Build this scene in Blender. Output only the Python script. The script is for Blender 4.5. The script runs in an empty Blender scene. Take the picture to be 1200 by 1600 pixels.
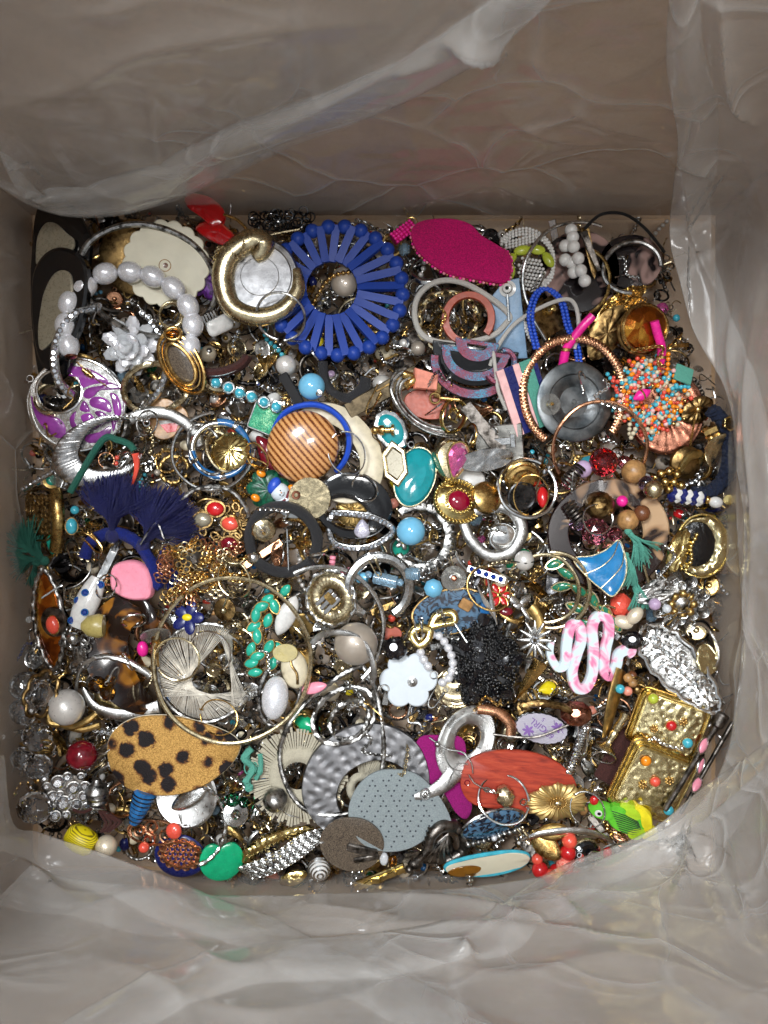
import bpy, math, random
import numpy as np
from mathutils import Matrix, Vector, Euler, noise as mn

# ---------------------------------------------------------------- camera, world, lamps
S = 0.0003            # one plan unit (a photo pixel on the heap) in metres
HC = 1400.0           # camera height above the heap, in plan units
sc = bpy.context.scene
COL = sc.collection
cam_d = bpy.data.cameras.new("camera")
cam = bpy.data.objects.new("camera", cam_d)
COL.objects.link(cam)
cam.location = (0, 0, HC * S)
cam_d.sensor_fit = 'VERTICAL'
cam_d.sensor_height = 24.0
cam_d.sensor_width = 36.0
cam_d.lens = 24.0 * HC / 1600.0
cam_d.clip_start = 0.01
cam_d.clip_end = 50
cam_d.dof.use_dof = True
cam_d.dof.focus_distance = HC * S
cam_d.dof.aperture_fstop = 16.0
sc.camera = cam

world = bpy.data.worlds.new("World")
sc.world = world
world.use_nodes = True
wn = world.node_tree
bg = wn.nodes["Background"]
wtc = wn.nodes.new("ShaderNodeTexCoord")
wno = wn.nodes.new("ShaderNodeTexNoise"); wno.inputs["Scale"].default_value = 2.2; wno.inputs["Detail"].default_value = 2
wra = wn.nodes.new("ShaderNodeValToRGB")
wra.color_ramp.elements[0].position = 0.38; wra.color_ramp.elements[0].color = (0.16, 0.16, 0.17, 1)
wra.color_ramp.elements[1].position = 0.62; wra.color_ramp.elements[1].color = (0.62, 0.66, 0.70, 1)
wn.links.new(wtc.outputs["Generated"], wno.inputs["Vector"])
wn.links.new(wno.outputs["Fac"], wra.inputs["Fac"])
wn.links.new(wra.outputs["Color"], bg.inputs["Color"])
bg.inputs["Strength"].default_value = 1.08

def area(name, loc, target, sx, sy, power, col):
    d = bpy.data.lights.new(name, 'AREA'); d.shape = 'RECTANGLE'; d.size = sx; d.size_y = sy
    d.energy = power; d.color = col
    o = bpy.data.objects.new(name, d); COL.objects.link(o)
    o.location = loc
    o.rotation_euler = (Vector(target) - Vector(loc)).to_track_quat('-Z', 'Y').to_euler()
    return o
area("window_lamp", (-0.34, 0.42, 1.35), (0.03, -0.02, 0), 0.40, 0.30, 18.5, (0.93, 0.97, 1.0))
area("ceiling_lamp", (0.16, 0.05, 1.60), (0, 0, 0), 0.16, 0.30, 8, (1.0, 0.98, 0.96))
sc.view_settings.view_transform = 'Standard'
sc.view_settings.look = 'None'
sc.view_settings.exposure = 0.12
sc.view_settings.gamma = 1.0
sc.cycles.max_bounces = 7
sc.cycles.use_adaptive_sampling = True
sc.cycles.adaptive_threshold = 0.03
sc.cycles.transparent_max_bounces = 26
sc.cycles.transmission_bounces = 6
sc.cycles.glossy_bounces = 4
sc.cycles.use_denoising = True
sc.cycles.sample_clamp_indirect = 6.0

R = random.Random(7)
NP = np.random.RandomState(5)
pi = math.pi

# ---------------------------------------------------------------- materials
def lin(r, g, b):
    f = lambda c: ((c/255)/12.92 if c/255 <= 0.04045 else (((c/255)+0.055)/1.055)**2.4)
    return (f(r), f(g), f(b), 1.0)
MATS = {}
def base_mat(name):
    m = bpy.data.materials.new(name); m.use_nodes = True
    nt = m.node_tree; b = nt.nodes["Principled BSDF"]
    MATS[name] = m
    return m, nt, b
def coords(nt, kind="Object", shift=True):
    tc = nt.nodes.new("ShaderNodeTexCoord")
    out = tc.outputs[kind]
    if shift:
        oi = nt.nodes.new("ShaderNodeObjectInfo")
        mu = nt.nodes.new("ShaderNodeMath"); mu.operation = 'MULTIPLY'; mu.inputs[1].default_value = 3.7
        nt.links.new(oi.outputs["Random"], mu.inputs[0])
        ad = nt.nodes.new("ShaderNodeVectorMath"); ad.operation = 'ADD'
        nt.links.new(out, ad.inputs[0]); nt.links.new(mu.outputs[0], ad.inputs[1])
        out = ad.outputs[0]
    return out
def noise_n(nt, vec, scale, detail=3, rough=.55, dist=0):
    n = nt.nodes.new("ShaderNodeTexNoise"); n.inputs["Scale"].default_value = scale
    n.inputs["Detail"].default_value = detail; n.inputs["Roughness"].default_value = rough; n.inputs["Distortion"].default_value = dist
    nt.links.new(vec, n.inputs["Vector"]); return n.outputs["Fac"]
def ramp(nt, fac, stops, const=False):
    r = nt.nodes.new("ShaderNodeValToRGB"); cr = r.color_ramp
    if const: cr.interpolation = 'CONSTANT'
    while len(cr.elements) < len(stops): cr.elements.new(0.5)
    for e, (p, c) in zip(cr.elements, stops): e.position = p; e.color = c if len(c) == 4 else (*c, 1)
    nt.links.new(fac, r.inputs["Fac"]); return r.outputs["Color"]
def bump(nt, b, h, strength, dist=0.0004):
    bp = nt.nodes.new("ShaderNodeBump"); bp.inputs["Strength"].default_value = strength; bp.inputs["Distance"].default_value = dist
    nt.links.new(h, bp.inputs["Height"]); nt.links.new(bp.outputs["Normal"], b.inputs["Normal"]); return bp
def mapr(nt, fac, a, b_, lo, hi):
    n = nt.nodes.new("ShaderNodeMapRange"); n.inputs[1].default_value = a; n.inputs[2].default_value = b_
    n.inputs[3].default_value = lo; n.inputs[4].default_value = hi; nt.links.new(fac, n.inputs[0]); return n.outputs[0]
def mul3(c, k): return (min(1, c[0]*k), min(1, c[1]*k), min(1, c[2]*k), 1)

def M(name, col, metal=0, rough=.4, var=.25, vs=260, bs=1500, bp=0.1, col2=None, trans=0, ior=1.5, coat=0, sheen=0, sss=0, alpha=1, rv=.12, spec=None):
    m, nt, b = base_mat(name)
    v = coords(nt)
    n = noise_n(nt, v, vs, 4, .6)
    c2 = col2 or mul3(col, 1-var*1.6)
    nt.links.new(ramp(nt, n, [(.36, c2), (.58, col), (.8, mul3(col, 1+var*.5))]), b.inputs["Base Color"])
    b.inputs["Metallic"].default_value = metal
    n2 = noise_n(nt, v, vs*2.3, 5, .7)
    nt.links.new(mapr(nt, n2, .3, .7, max(.02, rough-rv), min(1, rough+rv)), b.inputs["Roughness"])
    if bp: bump(nt, b, noise_n(nt, v, bs, 3, .6), bp, .0003)
    b.inputs["Transmission Weight"].default_value = trans
    b.inputs["IOR"].default_value = ior
    b.inputs["Coat Weight"].default_value = coat
    b.inputs["Coat Roughness"].default_value = .06
    b.inputs["Sheen Weight"].default_value = sheen
    b.inputs["Subsurface Weight"].default_value = sss
    b.inputs["Subsurface Radius"].default_value = (.003, .002, .002)
    b.inputs["Alpha"].default_value = alpha
    return m

# metals
M("gold", lin(222, 184, 116), 1, .24, .3, bp=.12)
M("gold_bright", lin(232, 208, 140), 1, .16, .25, bp=.10)
M("gold_pale", lin(220, 204, 166), 1, .26, .25, bp=.15)
M("gold_antique", lin(158, 130, 84), 1, .36, .5, bp=.35, col2=lin(64, 46, 26))
M("gold_matte", lin(205, 172, 108), 1, .40, .3, bp=.3)
M("gold_satin", lin(206, 178, 118), .85, .46, .12, bp=.05)
M("brass", lin(186, 158, 100), 1, .28, .45, bp=.25, col2=lin(110, 82, 44))
M("copper", lin(170, 116, 94), 1, .30, .4, bp=.2, col2=lin(100, 56, 42))
M("rose_gold", lin(214, 158, 122), 1, .28, .3, bp=.15)
M("silver", lin(214, 214, 212), 1, .22, .25, bp=.12)
M("silver_bright", lin(236, 236, 234), 1, .14, .15, bp=.08)
M("silver_antique", lin(190, 189, 186), 1, .33, .5, bp=.35, col2=lin(60, 58, 56))
M("silver_brushed", lin(212, 212, 210), 1, .32, .3, vs=140, bs=2600, bp=.45)
M("pewter", lin(128, 122, 116), 1, .38, .45, bp=.4, col2=lin(52, 48, 44))
M("gunmetal", lin(92, 92, 94), 1, .3, .4, bp=.25)
M("steel_grey", lin(128, 132, 134), 1, .42, .4, vs=90, bp=.3, col2=lin(72, 78, 82))
M("black_metal", lin(40, 38, 38), 1, .35, .4)
# plastics, enamels, stones
def P(name, r, g, b_, rough=.25, **k): return M(name, lin(r, g, b_), 0, rough, k.pop("var", .12), bp=k.pop("bp", .05), **k)
P("black_gloss", 14, 14, 16, .12, coat=.6)
P("black_matte", 20, 20, 22, .5)
P("ruby", 150, 8, 46, .08, coat=.8, var=.2)
P("yellow_cone", 176, 160, 96, .3)
P("white_gloss", 214, 212, 208, .2, sss=.1)
P("white_matte", 206, 214, 220, .45, var=.02, bp=.02)
P("cream_plastic", 216, 210, 186, .4, sss=.1, var=.06, vs=80)
P("ivory", 206, 194, 166, .4)
P("royal_blue", 34, 64, 150, .42, var=.08, bp=.15)
MATS["royal_blue"].node_tree.nodes["Principled BSDF"].inputs["Specular IOR Level"].default_value = .25
P("royal_blue_light", 40, 80, 190, .35, var=.08)
P("painted_blue", 122, 152, 180, .3)
P("dark_green", 24, 92, 66, .35, var=.5, vs=700)
P("sky_blue", 116, 186, 220, .12, coat=.5, var=.05)
P("turquoise", 70, 176, 196, .18, coat=.4, var=.15)
P("turquoise_deep", 24, 142, 150, .12, coat=.6, var=.1)
P("teal", 46, 176, 150, .2, coat=.3)
P("green", 20, 160, 110, .22)
P("lime", 178, 190, 60, .25, sss=.1)
P("yellow", 236, 214, 30, .4)
P("orange", 240, 140, 20, .2, coat=.4)
P("coral", 226, 84, 66, .22, coat=.3)
P("red", 196, 30, 34, .18, coat=.4)
P("dark_red", 120, 14, 32, .12, coat=.6, var=.3)
P("terracotta", 170, 72, 44, .42, var=.12)
P("hot_pink", 238, 40, 150, .25)
P("pink", 240, 150, 170, .3, sss=.15, var=.06)
P("pale_pink", 236, 186, 184, .35)
P("peach", 236, 150, 128, .35, var=.15)
P("purple", 104, 44, 140, .5, bp=.5, vs=500, var=.5)
P("navy", 26, 34, 96, .3)
P("cobalt", 34, 104, 164, .2, coat=.5, var=.25)
P("enamel_blue", 30, 122, 180, .16, coat=.5, var=.12)
P("lilac", 190, 164, 196, .2)
P("brown", 110, 66, 40, .3)
P("tan_wood", 176, 132, 82, .35, var=.3)
P("cardboard_dot", 170, 140, 110, .6)
P("rubber", 40, 40, 42, .6)
P("grey_stone", 140, 136, 128, .3, var=.4)
P("purple_enamel", 150, 62, 158, .14, coat=.7, var=.35, vs=60)
# pearly
def pearl(name, col, rough=.22):
    m = M(name, col, .30, rough+.12, .06, bp=.03, coat=.8, sss=.05)
    b = m.node_tree.nodes["Principled BSDF"]
    b.inputs["Sheen Weight"].default_value = .1
    b.inputs["Specular IOR Level"].default_value = .6
pearl("pearl", lin(214, 210, 204))
pearl("pearl_cream", lin(228, 214, 188))
pearl("pearl_taupe", lin(168, 156, 142), .3)
pearl("shell", lin(150, 142, 122), .18)
pearl("white_pearl", lin(226, 226, 230), .13)
M("foil_crystal", lin(226, 230, 236), .92, .07, .3, vs=900, bp=0)
M("bronze_dark", lin(104, 92, 72), .9, .38, .4, bp=.2)
M("silver_worn", lin(158, 156, 150), 1, .34, .35, vs=120, bp=.4)
M("silver_ribbed", lin(206, 206, 206), 1, .26, .3, bp=.2)
# glass
def glass(name, col, rough=.03, ior=1.52, trans=1.0): M(name, col, 0, rough, .03, bp=0, trans=trans, ior=ior, rv=.02)
glass("glass_clear", lin(240, 242, 242))
glass("crystal", lin(246, 248, 250), .01, 1.62, 1.0)
glass("glass_frost", lin(244, 247, 250), .08, 1.45, .55)
glass("glass_red", lin(236, 60, 74), .05)
glass("glass_rose", lin(240, 130, 150), .05)
glass("glass_pink", lin(250, 120, 200), .03, 1.6, .8)
glass("glass_lilac", lin(206, 176, 226), .12)
glass("glass_amber", lin(220, 150, 50), .04)
glass("glass_green", lin(20, 160, 110), .04)
glass("glass_blue", lin(30, 80, 190), .05, 1.6, .7)
glass("glass_ice", lin(180, 214, 236), .1, 1.5, .75)
glass("glass_smoke", lin(120, 112, 104), .08)
glass("plastic_red", lin(226, 30, 36), .15, 1.45, .6)
glass("rubber_clear", lin(236, 234, 228), .12, 1.42, .9)
P("black_stone", 18, 16, 20, .08, coat=.8)

def hammered(name, col, rough=.25, scale=190, st=.8):
    m, nt, b = base_mat(name)
    v = coords(nt)
    vo = nt.nodes.new("ShaderNodeTexVoronoi"); vo.feature = 'SMOOTH_F1'; vo.inputs["Scale"].default_value = scale
    nt.links.new(v, vo.inputs["Vector"])
    b.inputs["Base Color"].default_value = col; b.inputs["Metallic"].default_value = 1
    nt.links.new(mapr(nt, noise_n(nt, v, 500), .3, .7, rough-.08, rough+.12), b.inputs["Roughness"])
    bump(nt, b, vo.outputs["Distance"], st, .0025)
hammered("gold_hammered", lin(230, 216, 168), .2, 330, .45)
hammered("silver_hammered", lin(124, 124, 126), .44, 150, .12)
hammered("leaf_gold", lin(214, 176, 96), .22, 420, 1)

def fuzzy(name, col, rough=.9, k=.35):
    m, nt, b = base_mat(name)
    v = coords(nt)
    n = noise_n(nt, v, 1500, 4, .85)
    nt.links.new(ramp(nt, n, [(.34, mul3(col, 1-k)), (.66, mul3(col, 1+k))]), b.inputs["Base Color"])
    b.inputs["Roughness"].default_value = rough
    b.inputs["Sheen Weight"].default_value = .04; b.inputs["Specular IOR Level"].default_value = .22
    bump(nt, b, n, 1.0, .0009)
fuzzy("felt_pink", lin(198, 18, 104), k=.5)
M("silver_dull", lin(168, 168, 170), 1, .42, .25, vs=120, bp=.3)
fuzzy("felt_magenta", lin(158, 26, 116))
fuzzy("felt_grey", lin(152, 162, 164), k=.2)
fuzzy("cloth_navy", lin(30, 38, 60))
fuzzy("thread_navy", lin(20, 24, 84), .38, .6)
MATS["thread_navy"].node_tree.nodes["Principled BSDF"].inputs["Specular IOR Level"].default_value = .6
M("thread_beige", lin(226, 220, 208), .35, .35, .2, bp=0)
fuzzy("thread_blue", lin(22, 36, 112), .4, .5)
fuzzy("thread_teal", lin(96, 172, 152), .7, .2)
fuzzy("thread_green", lin(44, 104, 88), .7, .25)
fuzzy("raffia", lin(204, 196, 174), .6, .12)
fuzzy("cord_white", lin(206, 202, 194), .7, .1)
fuzzy("cord_black", lin(30, 28, 28), .6, .2)
fuzzy("leather_black", lin(40, 40, 43), .42, .25)
MATS["leather_black"].node_tree.nodes["Principled BSDF"].inputs["Specular IOR Level"].default_value = .5
fuzzy("suede_brown", lin(74, 42, 38), .9, .3)
fuzzy("paper", lin(205, 200, 214), .7, .03)

def spots(name, base, dark, scale, thr, dist=2.0, rough=.15, coat=.5, soft=.03, base2=None, metal=0, bp=0):
    m, nt, b = base_mat(name)
    v = coords(nt)
    n = noise_n(nt, v, scale, 2, .5, dist)
    b2 = base2 or mul3(base, .8)
    nt.links.new(ramp(nt, n, [(thr-.14, base), (thr-soft*2, b2), (thr, dark), (1, mul3(dark, .6))]), b.inputs["Base Color"])
    b.inputs["Roughness"].default_value = rough; b.inputs["Coat Weight"].default_value = coat; b.inputs["Metallic"].default_value = metal
    if bp: bump(nt, b, noise_n(nt, v, 2600, 3, .7), bp, .0004)
spots("tortoise_dark", lin(150, 98, 26), lin(26, 14, 10), 60, .50, 1.2, base2=lin(88, 50, 16))
spots("tortoise_light", lin(182, 150, 116), lin(30, 16, 14), 58, .51, .8, base2=lin(158, 124, 92))
spots("tortoise_pink", lin(160, 130, 122), lin(24, 18, 20), 75, .52, .5)
spots("snake_marble", lin(206, 220, 226), lin(226, 130, 168), 110, .60, 1.2, base2=lin(236, 200, 214), soft=.05)
spots("blue_stone", lin(70, 104, 132), lin(16, 24, 40), 160, .55, 3)
spots("green_gold_stone", lin(30, 120, 90), lin(160, 150, 60), 220, .62, 2)

def leopard():
    m, nt, b = base_mat("leopard_leather")
    v = coords(nt, shift=False)
    vo = nt.nodes.new("ShaderNodeTexVoronoi"); vo.inputs["Scale"].default_value = 104; vo.inputs["Randomness"].default_value = .85
    wob = noise_n(nt, v, 330, 3, .6)
    ad = nt.nodes.new("ShaderNodeVectorMath"); ad.operation = 'MULTIPLY_ADD'
    cx = nt.nodes.new("ShaderNodeCombineXYZ"); nt.links.new(wob, cx.inputs[0]); nt.links.new(wob, cx.inputs[1])
    nt.links.new(cx.outputs[0], ad.inputs[0]); ad.inputs[1].default_value = (.006, -.005, 0); nt.links.new(v, ad.inputs[2])
    nt.links.new(ad.outputs[0], vo.inputs["Vector"])
    gold = ramp(nt, noise_n(nt, v, 1500, 4, .8), [(.35, lin(132, 96, 48)), (.65, lin(214, 170, 98))])
    mix = nt.nodes.new("ShaderNodeMixRGB"); nt.links.new(gold, mix.inputs[1]); mix.inputs[2].default_value = lin(22, 16, 18)
    f = mapr(nt, vo.outputs["Distance"], .36, .42, 1, 0)
    mix0 = nt.nodes.new("ShaderNodeMixRGB"); nt.links.new(gold, mix0.inputs[1]); mix0.inputs[2].default_value = lin(96, 50, 30); nt.links.new(mapr(nt, vo.outputs["Distance"], .40, .50, .85, 0), mix0.inputs[0]); nt.links.new(mix0.outputs[0], mix.inputs[1])
    nt.links.new(f, mix.inputs[0]); nt.links.new(mix.outputs[0], b.inputs["Base Color"])
    nt.links.new(mapr(nt, f, 0, 1, .6, 0), b.inputs["Metallic"])
    b.inputs["Roughness"].default_value = .5; b.inputs["Specular IOR Level"].default_value = .2
    bump(nt, b, noise_n(nt, v, 1800, 3, .7), .7, .0005)
leopard()
def stripes(name, c1, c2, scale, axis='Y', dist=1.0, rough=.3, coat=.3, sharp=.05, thr=.62, dscale=12, metal=0):
    m, nt, b = base_mat(name)
    v = coords(nt, shift=False)
    w = nt.nodes.new("ShaderNodeTexWave"); w.wave_type = 'BANDS'; w.bands_direction = axis
    w.inputs["Scale"].default_value = scale; w.inputs["Distortion"].default_value = dist; w.inputs["Detail"].default_value = 1
    w.inputs["Detail Scale"].default_value = dscale
    nt.links.new(v, w.inputs["Vector"])
    nt.links.new(ramp(nt, w.outputs["Fac"], [(thr-sharp, c1), (thr+sharp, c2)]), b.inputs["Base Color"])
    b.inputs["Roughness"].default_value = rough; b.inputs["Coat Weight"].default_value = coat; b.inputs["Metallic"].default_value = metal
    bump(nt, b, noise_n(nt, v, 900, 4, .7), .15, .0003)
stripes("striped_wood", lin(206, 144, 84), lin(96, 50, 24), 128, 'X', 1.2, .25, .5, .10, .84)
_r = [n for n in MATS["striped_wood"].node_tree.nodes if n.type == 'VALTORGB'][0].color_ramp
_r.elements[0].position = .0; _r.elements[0].color = lin(208, 154, 98); _r.elements[1].position = .95; _r.elements[1].color = lin(92, 46, 22)
for _p, _c in ((.38, lin(204, 150, 94)), (.48, lin(168, 110, 62)), (.82, lin(160, 102, 56))): _r.elements.new(_p).color = _c
def redwood():
    m, nt, b = base_mat('red_wood'); v = coords(nt, shift=False); mp = nt.nodes.new("ShaderNodeMapping"); mp.inputs["Scale"].default_value = (1, 7, 1); mp.inputs["Rotation"].default_value = (0, 0, .15); nt.links.new(v, mp.inputs["Vector"])
    n = noise_n(nt, mp.outputs[0], 70, 6, .65, .6); nt.links.new(ramp(nt, n, [(.3, lin(118, 34, 24)), (.5, lin(164, 56, 36)), (.72, lin(188, 78, 50))]), b.inputs["Base Color"]); b.inputs["Roughness"].default_value = .45; bump(nt, b, n, .3, .0004)
redwood()
stripes("yellow_thread", lin(232, 212, 24), lin(120, 104, 12), 420, 'Y', .4, .4, 0, .2, .75)
stripes("brown_shell", lin(110, 98, 84), lin(60, 52, 46), 60, 'X', 14, .2, .5, .4, .5, 20)
def glitter(name, cols, scale=2600, metal=.5, rough=.3):
    m, nt, b = base_mat(name)
    v = coords(nt)
    vo = nt.nodes.new("ShaderNodeTexVoronoi"); vo.inputs["Scale"].default_value = scale; nt.links.new(v, vo.inputs["Vector"])
    sep = nt.nodes.new("ShaderNodeSeparateColor"); nt.links.new(vo.outputs["Color"], sep.inputs[0])
    big = noise_n(nt, v, 90, 2)
    ad = nt.nodes.new("ShaderNodeMath"); ad.operation = 'MULTIPLY_ADD'; nt.links.new(sep.outputs[0], ad.inputs[0]); ad.inputs[1].default_value = .5
    nt.links.new(mapr(nt, big, .35, .65, 0, .5), ad.inputs[2])
    nt.links.new(ramp(nt, ad.outputs[0], cols), b.inputs["Base Color"])
    b.inputs["Metallic"].default_value = metal; b.inputs["Roughness"].default_value = rough
    bump(nt, b, vo.outputs["Distance"], .6, .0003)
glitter("glitter_mix", [(0, lin(70, 26, 40)), (.35, lin(150, 70, 86)), (.65, lin(96, 90, 116)), (1, lin(60, 170, 200))])
glitter("glitter_green", [(0, lin(10, 90, 66)), (.6, lin(60, 160, 120)), (1, lin(190, 230, 180))])
glitter("glitter_coral", [(0, lin(170, 30, 26)), (.6, lin(226, 90, 76)), (1, lin(250, 170, 150))], 1900, 0, .4)
glitter("glitter_black", [(0, lin(10, 10, 14)), (.8, lin(30, 30, 36)), (1, lin(160, 160, 170))], 1600, .3, .25)
glitter("druzy_pale", [(0, lin(150, 150, 170)), (1, lin(230, 226, 240))], 1500, .3, .3)
glitter("amber_foil", [(0, lin(80, 30, 10)), (.5, lin(170, 90, 24)), (1, lin(240, 190, 80))], 200, .75, .14)

# ---------------------------------------------------------------- mesh helpers (plan units)
def cat(*ms):
    V = []; F = []; o = 0
    for v, f in ms:
        V.append(np.asarray(v, float)); F += [tuple(i+o for i in q) for q in f]; o += len(v)
    return np.concatenate(V), F
def xf(m, loc=(0, 0, 0), rot=(0, 0, 0), sc_=1):
    v = np.asarray(m[0], float)
    s = np.array(sc_ if hasattr(sc_, '__len__') else (sc_,)*3, float)
    Rm = np.array(Euler([math.radians(a) for a in rot], 'XYZ').to_matrix())
    return (v*s) @ Rm.T + np.array(loc, float), m[1]
def sp(pts, n=6, closed=False):
    P_ = np.array([tuple(p) + (0,)*(3-len(p)) for p in pts], float)
    k = len(P_); out = []
    for i in range(k if closed else k-1):
        if closed: a, b, c, d = P_[(i-1) % k], P_[i], P_[(i+1) % k], P_[(i+2) % k]
        else: a, b, c, d = P_[max(i-1, 0)], P_[i], P_[i+1], P_[min(i+2, k-1)]
        for j in range(n):
            t = j/n
            out.append(.5*((2*b)+(-a+c)*t+(2*a-5*b+4*c-d)*t*t+(-a+3*b-3*c+d)*t**3))
    if not closed: out.append(P_[-1])
    return np.array(out)
def arc(rx, ry=None, a0=0, a1=360, n=48, rot=0, c=(0, 0), z=0, wav=0):
    ry = rx if ry is None else ry
    full = abs(a1-a0) >= 360
    t = np.radians(np.linspace(a0, a1, n, endpoint=not full))
    x = rx*np.cos(t); y = ry*np.sin(t); r = math.radians(rot)
    wb = 1+.012*np.sin(2*t+rx*.9)+.008*np.sin(3*t+ry*1.7)+.004*np.sin(7*t); x = x*wb; y = y*wb
    return np.stack([c[0]+x*math.cos(r)-y*math.sin(r), c[1]+x*math.sin(r)+y*math.cos(r), z+wav*np.sin(3*t+1)+0*x], 1)
def tube(pts, r, n=8, closed=False, rf=None, flat=1.0, up=None):
    P_ = np.asarray(pts, float)
    if P_.shape[1] == 2: P_ = np.c_[P_, np.zeros(len(P_))]
    k = len(P_)
    T = (np.roll(P_, -1, 0)-np.roll(P_, 1, 0)) if closed else np.gradient(P_, axis=0)
    T /= np.linalg.norm(T, axis=1)[:, None]+1e-9
    if flat != 1.0 or up is not None or rf is not None:
        U = np.tile(np.array(up if up is not None else (0, 0, 1.0)), (k, 1))
        A = np.cross(T, U); A /= np.linalg.norm(A, axis=1)[:, None]+1e-9
        B = np.cross(A, T)
    else:
        A = np.zeros_like(P_)
        a = np.cross(T[0], (0, 0, 1.0)); 
        if np.linalg.norm(a) < .1: a = np.cross(T[0], (1.0, 0, 0))
        for i in range(k):
            a = a-T[i]*np.dot(a, T[i]); a /= np.linalg.norm(a)+1e-9; A[i] = a
        B = np.cross(T, A)
        if closed:
            B = np.cross(T, np.tile((0, 0, 1.0), (k, 1))) if np.all(abs(T[:, 2]) < .9) else B
            if np.all(abs(T[:, 2]) < .9):
                A = B/(np.linalg.norm(B, axis=1)[:, None]+1e-9); B = np.cross(A, T)
    rr = np.broadcast_to(np.asarray(r, float), (k,)) if np.ndim(r) else np.full(k, float(r))
    ph = np.linspace(0, 2*pi, n, endpoint=False)
    u = np.arange(k)/k if closed else np.linspace(0, 1, k)
    mult = np.ones((k, n)) if rf is None else rf(u[:, None], ph[None, :])*np.ones((k, n))
    V = P_[:, None, :] + (A[:, None, :]*np.cos(ph)[None, :, None] + B[:, None, :]*(np.sin(ph)*flat)[None, :, None])*(rr[:, None]*mult)[:, :, None]
    V = V.reshape(-1, 3); F = []
    for i in range(k if closed else k-1):
        j = (i+1) % k
        for q in range(n):
            q2 = (q+1) % n
            F.append((i*n+q, i*n+q2, j*n+q2, j*n+q))
    if not closed:
        F.append(tuple(range(n-1, -1, -1))); F.append(tuple((k-1)*n+i for i in range(n)))
    return V, F
def rope(turns, d=.22, s=2): return lambda u, p: 1-d*abs(np.sin(s*p/2*1.0+u*turns*pi*2))
def ribs(k, d=.15): return lambda u, p: 1-d*(np.sin(u*k*pi*2) > .3)
def knurl(seed=1, d=.12):
    rs = np.random.RandomState(seed)
    def f(u, p):
        return 1+d*(rs.rand(u.shape[0], p.shape[1])-.5)*2
    return f
def ring(R_, r, N=48, n=8, ry=None, a0=0, a1=360, rot=0, **k):
    full = abs(a1-a0) >= 360
    P_ = arc(R_, ry, a0, a1, N, rot); t = np.linspace(0, 2*pi, N, endpoint=not full); P_[:, 2] += .035*min(R_, 70)*np.sin(2*t+R_) if R_ > 18 else 0
    return tube(P_, r, n, closed=full, **k)
def loft(rings, closed_u=True, cap=True):
    """rings: list of (N,3) loops, same N, joined in order; caps close first and last."""
    N = len(rings[0]); V = np.concatenate(rings); F = []
    for i in range(len(rings)-1):
        for j in range(N if closed_u else N-1):
            j2 = (j+1) % N
            F.append((i*N+j, i*N+j2, (i+1)*N+j2, (i+1)*N+j))
    if cap:
        F.append(tuple(range(N-1, -1, -1))); F.append(tuple((len(rings)-1)*N+j for j in range(N)))
    return V, F
BEV = lambda h, b=.06: [(0, 0), (0, h*.7), (b, h), (1-b, h), (1, h*.7), (1, 0)]
DOME = lambda h, k=7: [(i/(k-1), h*math.sin(pi*i/(k-1))**.7 if 0 < i < k-1 else 0) for i in range(k)]
DISH = lambda h: [(0, 0), (0, h), (.06, h), (.12, h*.5), (.88, h*.5), (.94, h), (1, h), (1, 0)]
def band(outer, inner, prof, zf=None):
    """holed shape: outer and inner loops (N,2or3), profile (t, z) from outer to inner; underside flat."""
    o = np.asarray(outer, float)[:, :2]; i_ = np.asarray(inner, float)[:, :2]
    rings = []
    for t, z in prof:
        p = o*(1-t)+i_*t
        zz = np.full(len(p), float(z))
        if zf is not None: zz = zz + zf(p[:, 0], p[:, 1], t, z)
        rings.append(np.c_[p, zz])
    rings.append(rings[0])
    V, F = loft(rings, cap=False)
    return V, F
def loop2(r0, r1=None, k=48, c=(0, 0), rot=0): return arc(r0, r1, 0, 360, k, rot, c)[:, :2]
def plate(out, prof, zf=None, c=None, botz=0.0):
    """star-shaped plate from its outline; prof = (scale, z) pairs from rim to centre (top side)."""
    o = np.asarray(out, float)[:, :2]; c = o.mean(0) if c is None else np.array(c, float)
    rings = [np.c_[o, np.full(len(o), botz)]]
    for s, z in prof:
        p = c+(o-c)*s
        zz = np.full(len(p), float(z))
        if zf is not None: zz = zz+zf(p[:, 0], p[:, 1])
        rings.append(np.c_[p, zz])
    return loft(rings)
FLAT = lambda h, b=.03: [(1, h*.75), (1-b, h), (.5, h), (.02, h)]
DOMEP = lambda h, k=6, e=0: [(1, e)]+[(math.cos(pi/2*i/k), e+h*math.sin(pi/2*i/k)) for i in range(1, k)]+[(.02, e+h)]
def shape(n, f, rot=0):
    """outline from radius function of angle in degrees-fraction t (0..1)"""
    t = np.linspace(0, 1, n, endpoint=False)
    r = np.array([f(x) for x in t]); a = 2*pi*t+math.radians(rot)
    return np.stack([r*np.cos(a), r*np.sin(a)], 1)
def flower(n, r, d=.2, k=64, p=1): return shape(k, lambda t: r*(1-d+d*abs(math.cos(pi*n*t))**p))
def drop_o(rx, ry, k=40, tip=1.5):
    a = np.linspace(0, 2*pi, k, endpoint=False)
    x = np.cos(a); y = np.sin(a)
    w = np.where(y > 0, (1-y*.45), 1.0)
    return np.stack([rx*x*w, ry*y*np.where(y > 0, tip, 1)], 1)
def marq(L, W, k=20):
    a = np.linspace(0, 2*pi, k, endpoint=False)
    return np.stack([L*np.cos(a), W*np.sin(a)*abs(np.sin(a))**.35], 1)
def rrect(w, h, r, k=6):
    out = []
    for (cx, cy, a) in ((w-r, h-r, 0), (-w+r, h-r, 90), (-w+r, -h+r, 180), (w-r, -h+r, 270)):
        for i in range(k+1):
            t = math.radians(a+90*i/k); out.append((cx+r*math.cos(t), cy+r*math.sin(t)))
    return np.array(out)
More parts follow.
